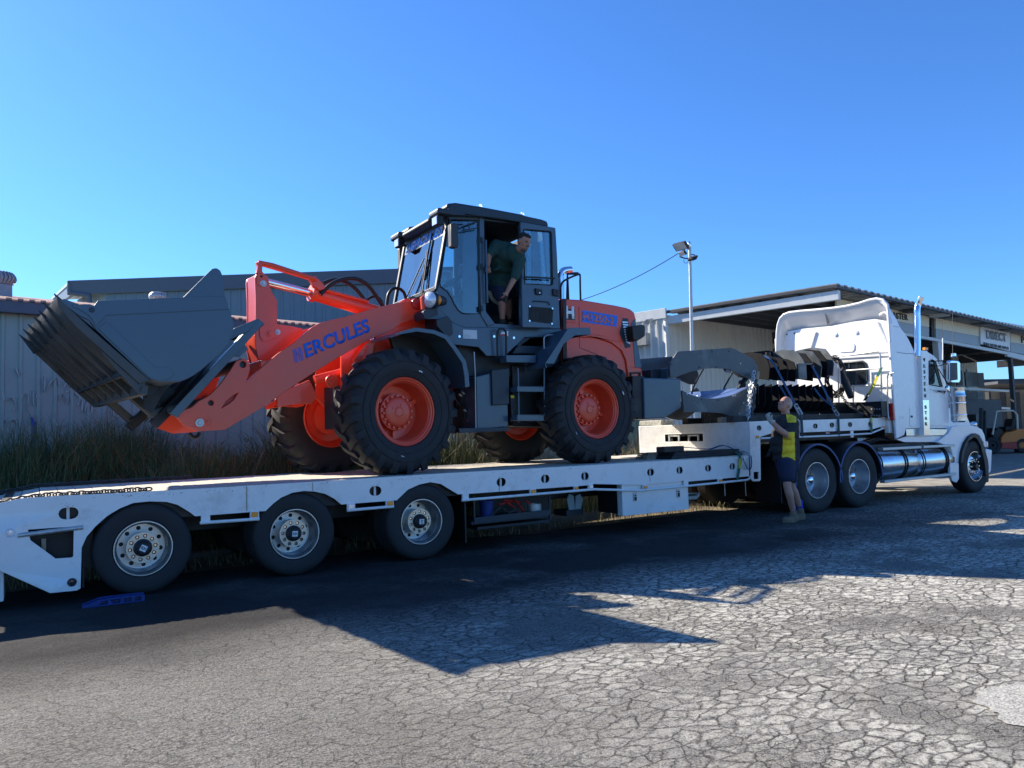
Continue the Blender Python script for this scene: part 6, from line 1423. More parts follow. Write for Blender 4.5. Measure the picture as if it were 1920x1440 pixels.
# ladder
for pts in ([(971, 690), (972, 724), (973, 792)], [(1020, 690), (1020.5, 725), (1022, 790)]):
    rtube('ladder_rail', [(x, y, YC-.20) for x, y in pts], .013, slate)
for (y0, y1) in ((725, 734), (778, 788.5)):
    rplate('ladder_step', [(970, y0), (1020, y0+1), (1020, y1+.5), (970, y1)], slate, YC-.28, YC-.10, bev=.003)
    mb = MB()
    for k in range(14):
        p = PY(971.5+k*3.6, y0+.5, YC-.28); mb.box((p.x, YC-.275, p.z+.004), (.012, .012, .012))
    mb.build('step_teeth', slate, ld)
rplate('ladder_latch', [(957, 740), (966, 738), (966, 788), (960, 790)], blacksteel, YC-.14, YC-.10)
p = PY(961, 744, YC-.15); mb = MB(); mb.box(p, (.05, .01, .035)); mb.build('latch_tag', yellowband, ld)
rtube('grab_handle', [(933, 668, YC-.08), (932.5, 630, YC-.10), (935, 619, YC-.12), (941, 616, YC-.12), (947, 620, YC-.12), (949, 630, YC-.1), (949, 668, YC-.08)], .014, black, sm=4)
rtube('grab_handle', [(1021, 666, YC-.08), (1020, 638, YC-.1), (1022, 631, YC-.1), (1030, 628, YC-.1), (1046, 629, YC-.06)], .012, galv, sm=4)
# decals on the cab base
q = PY(868.5, 634.5, YC-.022); q2 = PY(894.5, 634.5, YC-.022); q3 = PY(868.5, 618, YC-.022)
mb = MB(); mb.bb((q.x, YC-.0235, q.z), (q2.x, YC-.019, q3.z)); pl_ = mb.build('data_plate', mat('plate_silver', (.55, .58, .6), .4, var=.05), cabp)
for k in range(6):
    yy = 621.5+k*2.0; wdt = (18, 22, 20, 12, 14, 12)[k]; a = PY(870+(0 if k > 1 else 2), yy, YC-.0245); b = PY(870+wdt, yy+.9, YC-.0245)
    mb = MB(); mb.bb((a.x, YC-.0245, b.z), (b.x, YC-.0235, a.z)); mb.build('plate_text', bluepaint if k < 2 else darkprint, pl_)
rplate('warning_sticker', [(938, 627), (941, 622), (946, 622), (948, 627), (948, 630), (938, 630)], whiteprint, YC-.0245, YC-.02, bev=0)
rplate('warning_sticker', [(938, 626.5), (948, 626.5), (948, 630), (938, 630)], redpaint, YC-.0255, YC-.0245, bev=0)
rplate('warning_sticker', [(949, 621), (953, 621), (953, 630), (949, 630)], whiteprint, YC-.0245, YC-.02, bev=0)

# ---- cab
PA_t, PA_b = PY(842, 410, YC), PY(820, 540, YC)
side_o = [(842, 400), (905, 404), (978, 413), (1027, 421), (1046, 540), (1050, 616), (978, 616), (927, 614), (905, 613.5), (870, 613), (850, 605), (836, 592), (822, 577), (820, 540)]
glass_h = [(846, 412), (899, 413), (901, 500), (901, 588), (872, 588.5), (866, 587), (859, 582), (852, 571), (846, 558), (838, 546), (826, 538), (824.5, 530), (838, 440)]
door_h = [(907, 413), (974, 420), (977, 610), (928, 607), (911, 584), (909, 500)]
rear_h = [(984, 430), (1020, 434), (1028, 530), (984, 527)]
sd_ = rplate('cab_side', side_o, slate, YC, YC+.05, holes=[glass_h, door_h, rear_h], bev=.006)
rplate('side_glass', glass_h, glass, YC+.022, YC+.026, par=sd_, bev=0)
rplate('side_glass', rear_h, glass, YC+.022, YC+.026, par=sd_, bev=0)
mb = MB(); mb.path([PY(x, y, YC-.002) for x, y in glass_h], .009, 6, closed=True); mb.build('glass_seal', black, sd_)
glass_f = [(846, 412), (866, 412), (868, 582), (859, 580), (852, 571), (846, 558), (838, 546), (826, 538), (824.5, 530), (838, 440)]
rear_f = [(950, 425), (1012, 432), (1016, 540), (950, 540)]
mid_f = [(872, 413), (940, 420), (940, 585), (872, 582)]
sf_ = rplate('cab_side', side_o, slate, YCF-.05, YCF, holes=[glass_f, mid_f, rear_f], bev=.006, py=YC)
rplate('side_glass', glass_f, glass, YCF-.026, YCF-.022, par=sf_, bev=0, py=YC); rplate('side_glass', mid_f, glass, YCF-.026, YCF-.022, par=sf_, bev=0, py=YC); rplate('side_glass', rear_f, glass_dark, YCF-.026, YCF-.022, par=sf_, bev=0, py=YC)
rplate('glass_lining', [(868, 412), (901, 413), (901, 588), (872, 588.5), (868, 582)], slate, YC+.030, YC+.034, par=sd_, bev=0)
rplate('b_pillar', [(899, 402), (908, 403), (911, 585), (928, 608), (915, 612), (902, 590)], slate, YC-.02, YC+.08, bev=.01)
for y in (450, 500, 578):
    p = PY(903, y-5, YC-.03); mb = MB(); mb.cyl((p.x, YC-.03, p.z), (p.x, YC-.03, p.z-.07), .02, n=12); mb.build('hinge', slate_dk, ld)
# rear wall with window, windscreen
XCb = PY(1046, 540, YC).x
mb = MB(); mb.bb((XCb-.05, YC+.05, 2.8), (XCb-.01, YCF-.05, 3.5)); mb.bb((XCb-.09, YC+.05, 4.15), (XCb-.03, YCF-.05, 4.35)); mb.build('rear_wall', slate_dk, ld)
mb = MB(); mb.bb((XCb-.05, YC+.05, 3.5), (XCb-.045, YCF-.05, 4.15)); mb.build('rear_glass', glass_dark, ld)
def WSp(t, y): return Vector((PA_t.x*(1-t)+PA_b.x*t, y, PA_t.z*(1-t)+PA_b.z*t))
wsf = []; 
mb = MB(); 
q = [WSp(0, YC+.03), WSp(0, YCF-.03), WSp(1.0, YCF-.03), WSp(1.0, YC+.03)]; mb.add(q+[v+Vector((.006, 0, 0)) for v in q], [(0, 1, 2, 3), (7, 6, 5, 4), (0, 4, 5, 1), (1, 5, 6, 2), (2, 6, 7, 3), (3, 7, 4, 0)]); wsc = mb.build('windscreen', screen_glass, ld)
mb = MB()
for y in (YC+.03, YCF-.03): mb.bar(WSp(-.02, y), WSp(1.02, y), .045, .06, up=(0, 1, 0))
mb.bar(WSp(1.0, YC+.03), WSp(1.0, YCF-.03), .05, .06); mb.bar(WSp(-.01, YC+.03), WSp(-.01, YCF-.03), .05, .1); mb.build('screen_frame', slate_dk, ld, bevel=.01)
upv = (WSp(0, 9)-WSp(1, 9)).normalized(); o_ = WSp(.20, YCF-.10)+Vector((-.006, 0, 0))
screenblue = mat('screen_letter_blue', (.05, .32, .95), .4)
bandA = [WSp(.035, YC+.07), WSp(.035, YCF-.07), WSp(.215, YCF-.07), WSp(.215, YC+.07)]; mb = MB(); mb.add([v+Vector((-.003, 0, 0)) for v in bandA], [(0, 1, 2, 3)])
mb.build('sun_strip', mat('sun_strip', (.30, .40, .48), .3, alpha=.5), wsc)
text('HERCULES', 'lettering', screenblue, wsc, WSp(.195, YCF-.12)+Vector((-.007, 0, 0)), (0, -1, 0), upv, 1, width=1.16, height=.155, bold=.035, shear=.15, extrude=.001)
t2 = text('HERCULES', 'lettering_edge', whiteprint, wsc, WSp(.20, YCF-.115)+Vector((-.0045, 0, 0)), (0, -1, 0), upv, 1, width=1.18, height=.166, bold=.085, shear=.15, extrude=.0005)
mb = MB(); a = WSp(1.0, 9.25)+Vector((-.04, 0, 0)); b = WSp(.35, 9.33)+Vector((-.03, 0, 0)); mb.path([a, b], .010, 6); mb.path([a+Vector((0, .06, 0)), b+Vector((0, .04, 0))], .006, 6); mb.bar(WSp(.10, 9.31)+Vector((-.02, 0, 0)), WSp(.78, 9.36)+Vector((-.02, 0, 0)), .02, .02); mb.build('wiper', black, ld)
mb = MB(); mb.path(spline([WSp(1.12, 9.85)+Vector((-.06, 0, 0)), WSp(.8, 9.62)+Vector((-.05, 0, 0)), WSp(.45, 9.42)+Vector((-.03, 0, 0))], 4), .009, 6); mb.path([WSp(1.12, 9.75)+Vector((-.06, 0, 0)), WSp(.55, 9.40)+Vector((-.03, 0, 0))], .005, 6); mb.build('wiper', black, ld)
# roof
RY0, RY1 = YC-.10, YCF+.06
roof_s = [(838, 397), (842, 388), (846, 384), (858, 383.5), (900, 389.5), (979, 403.5), (1016, 411.5), (1025, 415), (1027.5, 420), (1027, 424), (975, 416), (900, 405), (848, 403)]
rs_ = ypl(roof_s, RY0)
mb = MB(); mb.plate(rs_, (), RY0, RY1); rf_ = mb.build('cab_roof', slate_dk, ld, bevel=.03, seg=3)
for ya, yb in ((RY0+.01, RY0+.34), (RY1-.36, RY1-.02)):
    q = [(a, b) for a, b in ypl([(840, 388), (843, 381), (858, 379.5), (905, 387), (979, 401), (1000, 408), (975, 412), (850, 394)], RY0)]; mb = MB(); mb.plate([(a-.02, b) for a, b in q], (), ya, yb); mb.build('roof_rib', slate_dk, rf_, bevel=.03, seg=3)
xv = rs_[0][0]; zv = rs_[0][1]
mb = MB(); mb.bb((xv-.10, RY0+.35, zv-.06), (xv+.1, RY1-.36, zv+.01)); mb.bb((xv-.13, RY0+.0, zv-.04), (xv+.1, RY0+.3, zv+.05)); mb.bb((xv-.13, RY1-.32, zv-.04), (xv+.1, RY1, zv+.05)); mb.build('roof_visor', slate_dk, rf_, bevel=.035, seg=3)
for yy in (RY0+.14, RY1-.20):
    mb = MB(); mb.bb((xv-.11, yy-.08, zv-.16), (xv-.02, yy+.08, zv-.04)); o = mb.build('work_lamp', black, rf_, bevel=.01)
    mb = MB(); mb.bb((xv-.118, yy-.066, zv-.15), (xv-.11, yy+.066, zv-.05)); mb.build('lens', lens, o)
for x, y in ((901, 385), (979, 400)):
    p = PY(x, y, RY0+.5); mb = MB(); mb.lathe([(.015, -.015), (.018, .0), (.015, .015)], p, (0, 1, 0), 12); mb.cyl(p-Vector((0, 0, .04)), p, .008, n=6); mb.build('lifting_eye', chrome, rf_)
rtube('roof_rail', [(866, 425, YC-.05), (899, 414, YC-.05)], .008, slate_dk); rtube('roof_rail', [(866, 432, YC-.05), (899, 427, YC-.05)], .008, slate_dk); rtube('roof_rail', [(879, 418, YC-.05), (880, 432, YC-.05)], .008, slate_dk)
rtube('mirror_arm', [(867, 421, YC-.03), (858, 421, YC-.18), (853, 424, YC-.26)], .009, black)
# mirrors
def mirror(x, y, w, h, Y_):
    a = PY(x-w/2, y-h/2, Y_); b = PY(x+w/2, y+h/2, Y_); cx, cz = (a.x+b.x)/2, (a.z+b.z)/2; W_, H_ = b.x-a.x, a.z-b.z
    q = slot(0, 0, W_, H_); q = [(cx+p[0], cz+p[1]) for p in [(-W_*.5, -H_*.44), (-W_*.36, -H_*.5), (W_*.36, -H_*.5), (W_*.5, -H_*.44), (W_*.5, H_*.44), (W_*.36, H_*.5), (-W_*.36, H_*.5), (-W_*.5, H_*.44)]]
    mb = MB(); mb.plate(q, (), Y_, Y_+.10); return mb.build('mirror', mirror_m, ld, bevel=.022, seg=3)
mirror_m = mat('mirror_shell', (.035, .037, .038), .5)
mirror(853, 441, 15, 47, YC-.32); mirror(758, 484, 17, 43, YCF+.22)
rtube('mirror_arm', [(773, 452, YCF), (760, 452, YCF+.18), (757, 456, YCF+.24), (757, 462, YCF+.26)], .014, black, sm=3); rtube('mirror_arm', [(771, 464, YCF), (760, 462, YCF+.2)], .012, black)
# head lamps
def hl(x, y, Y_, r, m, nm):
    p = PY(x, y, Y_); mb = MB(); mb.lathe([(.001, -.035), (r*.6, -.03), (r*.92, -.012), (r, .0)], p, (1, .45, 0), 28); o = mb.build('lens', m, None, smooth=60)
    mb = MB(); mb.lathe([(r, -.005), (r*1.07, .0), (r*1.07, .06), (r*.8, .12), (.001, .12)], p, (1, .45, 0), 28); h_ = mb.build(nm, slate_dk, ld); o.parent = h_; WM[o.name] = Matrix.Identity(4); o.matrix_parent_inverse = Matrix.Identity(4)
hl(806, 562, YC-.12, .105, lens, 'head_lamp'); hl(821, 563, YC-.16, .065, amber, 'indicator_lamp')
hl(779, 556, YCF+.0, .085, lens, 'head_lamp')
rplate('lamp_bracket', [(790, 557), (796, 552), (800, 566), (798, 582), (792, 580)], orange, YC-.05, YC+.0, bev=.004)
# dash, steering wheel, seat
rplate('dash', [(823, 535), (845, 545), (852, 556), (852, 575), (868, 600), (825, 600)], black, 9.15, 10.1, py=9.15)
p = PY(848, 528, 9.45); ax = Vector((-.55, 0, .83)); u = Vector((0, 1, 0)); v_ = ax.cross(u).normalized()
mb = MB(); ring_ = [p+(u*math.cos(R(a))+v_*math.sin(R(a)))*.205 for a in range(0, 360, 15)]; mb.path(ring_, .014, 8, closed=True)
for a in (20, 160, 270): mb.path([p-ax*.04, p+(u*math.cos(R(a))+v_*math.sin(R(a)))*.2], .011, 6)
mb.path([p-ax*.02, p-ax*.1, p-ax*.55+Vector((-.05, 0, 0))], [.035, .03, .04], 12); mb.build('steering_wheel', black, ld, smooth=60)
seatm = mat('seat_vinyl', (.03, .03, .032), .6); seatw = mat('seat_shell', (.52, .50, .40), .5)
mb = MB(); mb.bb((5.35, 9.35, 2.95), (5.85, 9.85, 3.12)); mb.bb((5.78, 9.36, 3.1), (5.92, 9.84, 3.75)); st__ = mb.build('seat', seatm, ld, bevel=.05, seg=3)
rtube('seat_side', [(918, 545, 9.3), (922, 558, 9.3), (930, 566, 9.3), (938, 569, 9.3)], .03, seatw, sm=3)
mb = MB(); mb.bb((5.0, 9.3, 2.78), (5.9, 9.4, 2.95)); mb.build('seat_base', black, ld)
rtube('grab_bar', [(911, 450, YC-.07), (912.5, 510, YC-.08), (914, 568, YC-.07)], .014, slate, n=10)
# open door folded back along the cab side
YD = YC-.20
do = [(976, 417), (979, 416), (1040, 426.5), (1042, 428), (1045, 480), (1048, 554), (1049, 599), (1034, 615), (982, 613.5), (980, 612)]
dwin = [(982, 429.5), (1032, 434), (1034, 437), (1036.5, 532), (1034, 534.5), (984, 532)]
dr_ = rplate('cab_door', do, slate, YD, YD+.045, holes=[dwin], bev=.01)
rplate('door_glass', dwin, glass, YD+.02, YD+.024, par=dr_, bev=0)
mb = MB(); mb.path([PY(x, y, YD-.002) for x, y in dwin], .008, 6, closed=True); mb.build('glass_seal', black, dr_)
rplate('inner_post', [(998, 431), (1008, 432), (1010, 532), (999, 532)], slate_dk, YD+.06, YD+.10, bev=.004)
gq = [(992, 574.5), (1036.5, 578.5), (1035.5, 607), (991.7, 601.7)]
G3 = [PY(x, y, YD-.004) for x, y in gq]; mb = MB()
for i in range(19):
    f = i/18; a = G3[0].lerp(G3[1], f); b = G3[3].lerp(G3[2], min(1, max(0, f))); mb.bar(a, b, .004, .006, up=(0, 1, 0))
for i in range(13):
    f = i/12; a = G3[0].lerp(G3[3], f); b = G3[1].lerp(G3[2], f); mb.bar(a, b, .006, .004)
mb.build('grille', black, dr_)
rplate('grille_back', gq, black, YD-.002, YD+.004, par=dr_, bev=0)
for x, y in gq: 
    p = PY(x+(1 if x < 1010 else -1), y, YD-.006); mb = MB(); mb.cyl((p.x, YD-.014, p.z), (p.x, YD, p.z), .013, n=10); mb.build('bolt', chrome, dr_)
rtube('door_bar', [(983, 519, YD-.05), (1000, 520, YD-.05), (1040, 522, YD-.05)], .012, black, par=dr_)
rtube('door_pull', [(1000, 567, YD-.01), (1001, 564, YD-.02), (1028, 566, YD-.02), (1031, 572, YD-.01)], .007, slate_dk, par=dr_)
rplate('door_lock', [(1004, 540), (1017, 543), (1017, 553), (1006, 552)], black, YD-.03, YD, par=dr_); rplate('door_lock', [(1037, 541), (1048, 543), (1049, 556), (1038, 554)], black, YD-.03, YD, par=dr_)
p = PY(1012, 549, YD-.034); mb = MB(); mb.cyl(p, p+Vector((0, .02, 0)), .009, n=8); mb.build('bolt', chrome, dr_)

# ---- front mudguard (near and far) and rear mudguard
def guard(front_pts, w0, w1, par=ld, near=True, th=.02, loc=True, pw=None, lip=.0):
    pw = w0 if pw is None else pw
    P2 = LFs(front_pts, pw) if loc else ypl(front_pts, pw)
    mb = MB(); mb.sweep(P2, w0, w1, -th); return mb.build('mudguard', slate, par, mw=MF if loc else None, bevel=.004)
fg = [(732, 631), (755, 621), (778, 614.5), (813, 619), (838, 629), (855, 652), (872, 677), (877, 700), (879, 725)]
guard(fg, -1.12, -.60)
fl_ = fg+[(871, 727), (869, 703), (865, 681), (849, 657), (833, 636), (811, 626.5), (780, 622), (757, 626)]
fplate('guard_lip', fl_, slate, -1.14, -1.12, pw=-1.12, bev=.004)
mb = MB(); mb.sweep(LFs(fg, -1.12), .60, 1.12, -.02); mb.build('mudguard', slate, ld, mw=MF, bevel=.004)
fplate('guard_liner', [(732, 633), (780, 622), (811, 627), (833, 636), (849, 657), (862, 681), (868, 720), (858, 730), (800, 690), (740, 660)], black, -.66, -.60, pw=-.66)
rg_ = [(1024, 690), (1022, 682), (1040, 655), (1065, 616.5), (1085, 614), (1106.5, 614), (1108, 627)]
mb = MB(); mb.sweep(ypl(rg_, 8.48), 8.48, 8.95, -.015); mb.build('mudguard', slate, ld, bevel=.003)
rplate('guard_lip', [(1022, 682), (1065, 616), (1070, 614), (1106.5, 614), (1107.5, 627), (1078, 629), (1057, 645), (1039, 682)], slate, 8.46, 8.485, bev=.004)

# ---- engine hood
YH = 8.97; YHF = 10.23
hood = [(1053, 560), (1091.5, 562), (1151.5, 572), (1175, 577), (1183, 580), (1190, 586), (1192, 595), (1195, 639), (1203, 689), (1206.5, 709), (1175, 709), (1172, 690), (1168, 668), (1155, 648), (1130, 640), (1090, 637), (1057, 640)]
lowh = [(1056, 560), (1192, 600), (1206.5, 709), (1206, 716), (1048, 716), (1048, 640), (1052, 560)]
H2 = ypl(hood, YH)
vent_o = [(1168, 596), (1178, 597), (1182.6, 651), (1173, 653), (1162, 624.7)]
ho = rplate('engine_hood', [(1053, 560), (1091.5, 562), (1151.5, 572), (1175, 577), (1183, 580), (1190, 586), (1192, 595), (1195, 639), (1203, 689), (1206.5, 709), (1100, 712), (1056, 690)], orange, YH, YHF, bev=.045, seg=3)
rplate('vent_mesh', vent_o, slate_dk, YH-.006, YH+.01, par=ho, bev=.003)
mb = MB()
for i in range(9):
    a = PY(1167+i*.9, 604+i*4.6, YH-.01); b = PY(1177+i*.5, 604.5+i*4.9, YH-.01); mb.bar(a, b, .008, .018)
    for k in range(4): p = a.lerp(b, (k+.5)/4); mb.box((p.x, YH-.012, p.z), (.012, .01, .022))
mb.build('vent_louvre', lens, ho)
rplate('rear_trim', [(1184, 606), (1192, 597), (1194.5, 639), (1203, 689), (1191, 689), (1188, 650)], slate, YH-.008, YH+.01, par=ho, bev=.004)
crease = [(1088, 637), (1120, 640), (1145, 649), (1160, 662), (1168, 680), (1173, 700), (1166, 700), (1160, 682), (1152, 668), (1138, 657), (1118, 650), (1090, 650)]
rplate('arch_crease', [(1086, 632), (1120, 634), (1148, 643), (1165, 656), (1174, 676), (1178, 708), (1204, 708), (1200, 690), (1182, 688), (1176, 662), (1160, 640), (1130, 628), (1086, 626)], orange, YH-.03, YH+.01, par=ho, bev=.015)
for pts in ([(1085.5, 575), (1086, 615), (1087, 652), (1122, 666)], [(1062, 640), (1064, 690)], [(1174, 692), (1203, 690)]): mb = MB(); mb.path([PY(x, y, YH-.001) for x, y in pts], .004, 4); mb.build('panel_gap', darkprint, ho)
rplate('side_panel', [(1056, 560), (1062, 560), (1062, 700), (1056, 700)], black, YH-.02, YH, bev=0, par=ho)
dz_ = [(1091.5, 581.5), (1158.6, 592), (1156, 612.7), (1091.5, 603.5)]
dec = rplate('model_band', dz_, bluepaint, YH-.004, YH+.0, par=ho, bev=0)
a = PY(1093, 600.2, YH-.0055); b = PY(1151.5, 609.8, YH-.0055); text('H1250-2', 'lettering', orangeprint, ho, a, b-a, Z, 1, width=(b-a).length, height=.125, bold=.03, extrude=.0015)
rplate('badge_frame', [(1057, 574), (1081, 577), (1081, 605), (1057, 603)], orange, YH-.012, YH, par=ho, bev=.006)
rplate('badge_plate', [(1059, 578), (1078.5, 580.5), (1078.5, 600.5), (1059, 599)], darkprint, YH-.016, YH-.01, par=ho, bev=.003)
a = PY(1060.5, 597.3, YH-.0175); b = PY(1077, 598.5, YH-.0175); text('H', 'lettering', whiteprint, ho, a, b-a, Z, 1, width=(b-a).length, height=.19, bold=.05, extrude=.002)
rplate('hood_handle', [(1182, 698), (1202, 697), (1202, 708), (1183, 709)], black, YH-.05, YH-.02, par=ho, holes=[[(1185, 701), (1199, 700), (1199, 706), (1185, 707)]], bev=.003)
rplate('hood_panel', [(1056, 640), (1100, 655), (1160, 690), (1160, 716), (1056, 716)], orange, YH+.05, YHF-.05)
# exhaust
rtube('exhaust_pipe', [(1052, 562, 9.35), (1051.5, 530, 9.35), (1051, 519, 9.35), (1053, 511, 9.35), (1059, 507, 9.35), (1070, 506, 9.36)], .055, chrome, n=20, sm=4)
# rear rails
for y_ in (YH+.02, YH+.28):
    rtube('hand_rail', [(1053, 612, y_), (1051.5, 550, y_), (1052, 536, y_), (1056, 528, y_), (1068, 521, y_), (1085, 514.5, y_), (1087.5, 518, y_), (1088, 540, y_), (1090, 612, y_)] if y_ < 9.1 else [(1062, 600, y_), (1064, 520, y_), (1066, 513, y_), (1084, 512, y_)], .015, black, sm=3)
rtube('hand_rail', [(1064, 520, YH+.02), (1065, 514, YH+.02), (1087, 514, YH+.02)], .012, black); rtube('hand_rail', [(1064.5, 524, YH+.02), (1068, 606, YH+.02)], .014, black)
# rear lamp pod
rplate('rear_lamp', [(1185, 611), (1206, 608.5), (1210, 612), (1210, 630), (1196, 639), (1188, 636)], black, 8.80, 8.98, bev=.012)
rtube('lamp_arm', [(1180, 625, YH), (1190, 622, 8.95)], .02, black)
# counterweight
cw_ = rplate('counterweight', [(1207, 708.5), (1277, 710), (1278, 763.6), (1244, 785), (1209, 786)], slate, 8.62, 10.58, bev=.02)
rplate('counterweight_top', [(1251, 690), (1267.6, 689), (1269, 709), (1252, 709)], slate, 8.80, 9.0, bev=.008); rplate('counterweight_top', [(1221, 692), (1250, 691), (1250, 712), (1221, 712)], slate_dk, 8.95, 10.3, bev=.012)
rplate('rear_chassis', [(1186, 705), (1208, 705), (1209, 786), (1196, 786), (1186, 770)], black, 8.66, 10.5, bev=.01)
# ------------------------------------------------------------------ grab attachment lashed to the upper deck
YG = 8.70; YGF = 10.05
gr = thing('grapple_bucket', 'dark steel grab attachment with curved frame plates and rows of tines on the upper deck', 'grapple', (10.4, 9.3, ZU))
up_j = [(1256, 688), (1257, 680), (1271, 659), (1370, 652), (1379, 655), (1412.5, 672.5), (1420, 684), (1422.5, 697), (1417, 709), (1405, 710), (1392, 704), (1378, 697), (1362, 691.5), (1340, 690), (1320, 691.5), (1296, 697), (1271, 706), (1257, 706)]
lo_j = [(1278.5, 732), (1279, 732), (1293, 739), (1307.5, 744), (1325, 747), (1345, 747.3), (1363, 744), (1380, 739), (1395, 731), (1405, 726), (1417, 716), (1423, 722), (1423, 757), (1412, 769), (1400, 778), (1391, 782), (1382, 782.5), (1368, 780), (1355, 775), (1330, 773), (1282.5, 772.5)]
def gpl(nm, pts, m, y0, y1, py=None, holes=(), bev=.005, par=gr): 
    py = py or y0; mb = MB(); mb.plate(ypl(pts, py), [ypl(h, py) for h in holes], y0, y1); return mb.build(nm, m, par, bevel=bev, seg=1)
for y_, pp_ in ((YG, YG), (YGF, YG)):
    gpl('upper_jaw_plate', up_j, greysteel, y_, y_+.03, pp_); gpl('lower_jaw_plate', lo_j, greysteel, y_, y_+.03, pp_)
for x, y in ((1259, 682), (1311, 687), (1343, 686.5), (1369, 692), (1373, 696), (1388, 680), (1335, 658), (1367, 657), (1288, 737), (1308, 741), (1315, 747.5), (1347, 748.5), (1374, 741), (1378, 740), (1394, 754), (1386, 774)):
    p = PY(x, y+1.5, YG); mb = MB(); mb.cyl((p.x, YG-.008, p.z), (p.x, YG+.005, p.z), .013, n=10); mb.build('bolt', blacksteel if x % 2 else galv, gr)
# skin plate between the lower jaws, cross bars between the upper
lowr = ypl([(1279, 733), (1293, 740), (1307.5, 745), (1325, 748), (1345, 748.3), (1363, 745), (1380, 740), (1395, 732), (1405, 727)], YG); mb = MB(); mb.sweep(lowr, YG+.03, YGF, .012); mb.build('liner_plate', bluesheet, gr)
uppr = ypl([(1271, 659.5), (1330, 655), (1370, 652.5), (1379, 655.5), (1412.5, 673)], YG); mb = MB(); mb.sweep(uppr[2:], YG+.03, YGF, -.012); mb.build('cover_plate', blacksteel, gr)
gpl('upper_cover', [(1395, 662), (1440, 657), (1452, 659), (1466, 672), (1467, 683), (1430, 674)], blacktine, 9.3, 9.34)
for (xa, ya, xb, yb) in ((1319, 692, 1297, 739), (1373, 700, 1352, 747)):
    mb = MB(); mb.path([PY(xa, ya, 9.4), PY((xa+xb)/2-4, (ya+yb)/2+2, 9.4), PY(xb+2, yb-9, 9.45), PY(xb, yb, 9.45)], .014, 8); mb.build('hose', black, gr)
mb = MB(); mb.lathe([(.001, 0), (.05, 0), (.06, .03), (.06, .1), (.04, .12), (.001, .12)], PY(1392, 726, YG+.25), (0, 0, 1), 16); mb.lathe([(.001, 0), (.045, 0), (.045, .15), (.001, .15)], PY(1396, 712, YG+.2), (.5, 0, .4), 16); mb.path([PY(1385, 732, YG+.2), PY(1400, 705, YG+.2)], .04, 12); mb.build('rotator', black, gr)
mb = MB(); p = PY(1367, 696, YG+.6); mb.box(p, (.10, .06, .05)); mb.build('fitting', galv, gr)
# tines: plates across the load, one beside the other
def tine(X_, poly, th=.022, m=blacktine, nm='tine'):
    mb = MB(); mb.plate(poly, (), X_, X_+th, lambda u, v, y: (y, u, v)); return mb.build(nm, m, gr, bevel=.004, seg=1)
zt_l, zb_l = PY(1440, 722, 8.65).z, PY(1440, 767, 8.65).z
low_poly = [(8.64, zt_l+.02), (8.64, zb_l+.13), (8.68, zb_l+.03), (8.78, zb_l-.04), (9.0, zb_l-.05), (9.7, zb_l+.0), (9.9, zb_l+.15), (9.8, zt_l-.10), (9.2, zt_l-.06), (8.80, zt_l-.02)]
for k in range(12):
    X_ = PY(1420.5+12.7*k, 740, 8.65).x; tine(X_, [(a+.0, b+.0) for a, b in low_poly])
up_zt, up_zb = PY(1420, 672, 8.7).z, PY(1430, 712, 8.66).z
def up_poly(dz, tip): return [(8.66, tip), (8.62, tip+.22), (8.66, tip+.34), (8.78, tip+.46+dz), (9.05, tip+.52+dz), (9.35, tip+.50+dz), (9.45, tip+.2), (9.3, tip+.1), (8.95, tip+.06)]
for k, (x, y) in enumerate(((1441, 713), (1458, 714), (1475, 715.5), (1490, 716))):
    p = PY(x, y, 8.66); tine(p.x, up_poly(-.02*k, p.z))
for k, (x, y) in enumerate(((1508, 711), (1523, 715), (1538, 711), (1550, 709), (1561, 705))):
    p = PY(x, y, 8.66); tine(p.x, up_poly(.04, p.z), m=blacktine if k % 2 else greysteel)
p = PY(1494, 695, 8.62); q = PY(1508, 711, 8.62); mb = MB(); mb.bb((p.x+.02, 8.60, q.z), (q.x+.05, 8.64, q.z+.27)); mb.build('jaw_face', greysteel, gr, bevel=.004)
mb = MB(); q = [PY(1494, 671, 8.9), PY(1512, 668, 9.1), PY(1532, 674, 9.1), PY(1523, 681, 8.64), PY(1505, 682, 8.64)]; mb.add(q+[v-Vector((0, 0, .02)) for v in q], [(0, 1, 2, 3, 4), (9, 8, 7, 6, 5)]+[(i, (i+1) % 5, (i+1) % 5+5, i+5) for i in range(5)]); mb.build('jaw_top', greysteel, gr)
mb = MB(); pts = [(1495, 660), (1530, 655), (1550, 659), (1566, 672), (1569, 690), (1563, 715), (1540, 700), (1520, 690)]; mb.plate(ypl(pts, 9.5), (), 9.5, 9.53); mb.build('end_plate', greysteel, gr, bevel=.004)
mb = MB(); pts = [(1463, 659), (1486, 656), (1493, 660), (1493, 690), (1489, 695), (1470, 680)]; mb.plate(ypl(pts, 9.7), (), 9.7, 9.73); mb.build('end_plate', greysteel, gr, bevel=.004)
for (xa, xb_, z_, y_) in ((1424, 1560, zt_l-.08, 9.4), (1424, 1560, zb_l+.08, 9.5), (1425, 1555, up_zt-.1, 9.35)):
    mb = MB(); a = PY(xa, 740, 8.65).x; b = PY(xb_, 740, 8.65).x; mb.cyl((a, y_, z_), (b, y_, z_), .07, n=16); mb.build('torque_tube', blacksteel, gr)
p = PY(1440, 666, 8.9); mb = MB(); mb.cyl(p, p+Vector((0, 0, .05)), .045, n=14); mb.build('pin', black, gr)
gpl('rear_jaw_plate', [(1411, 782), (1480, 782), (1530, 780), (1556, 764), (1562, 752), (1540, 748), (1424, 760)], blacksteel, 9.0, 9.03)
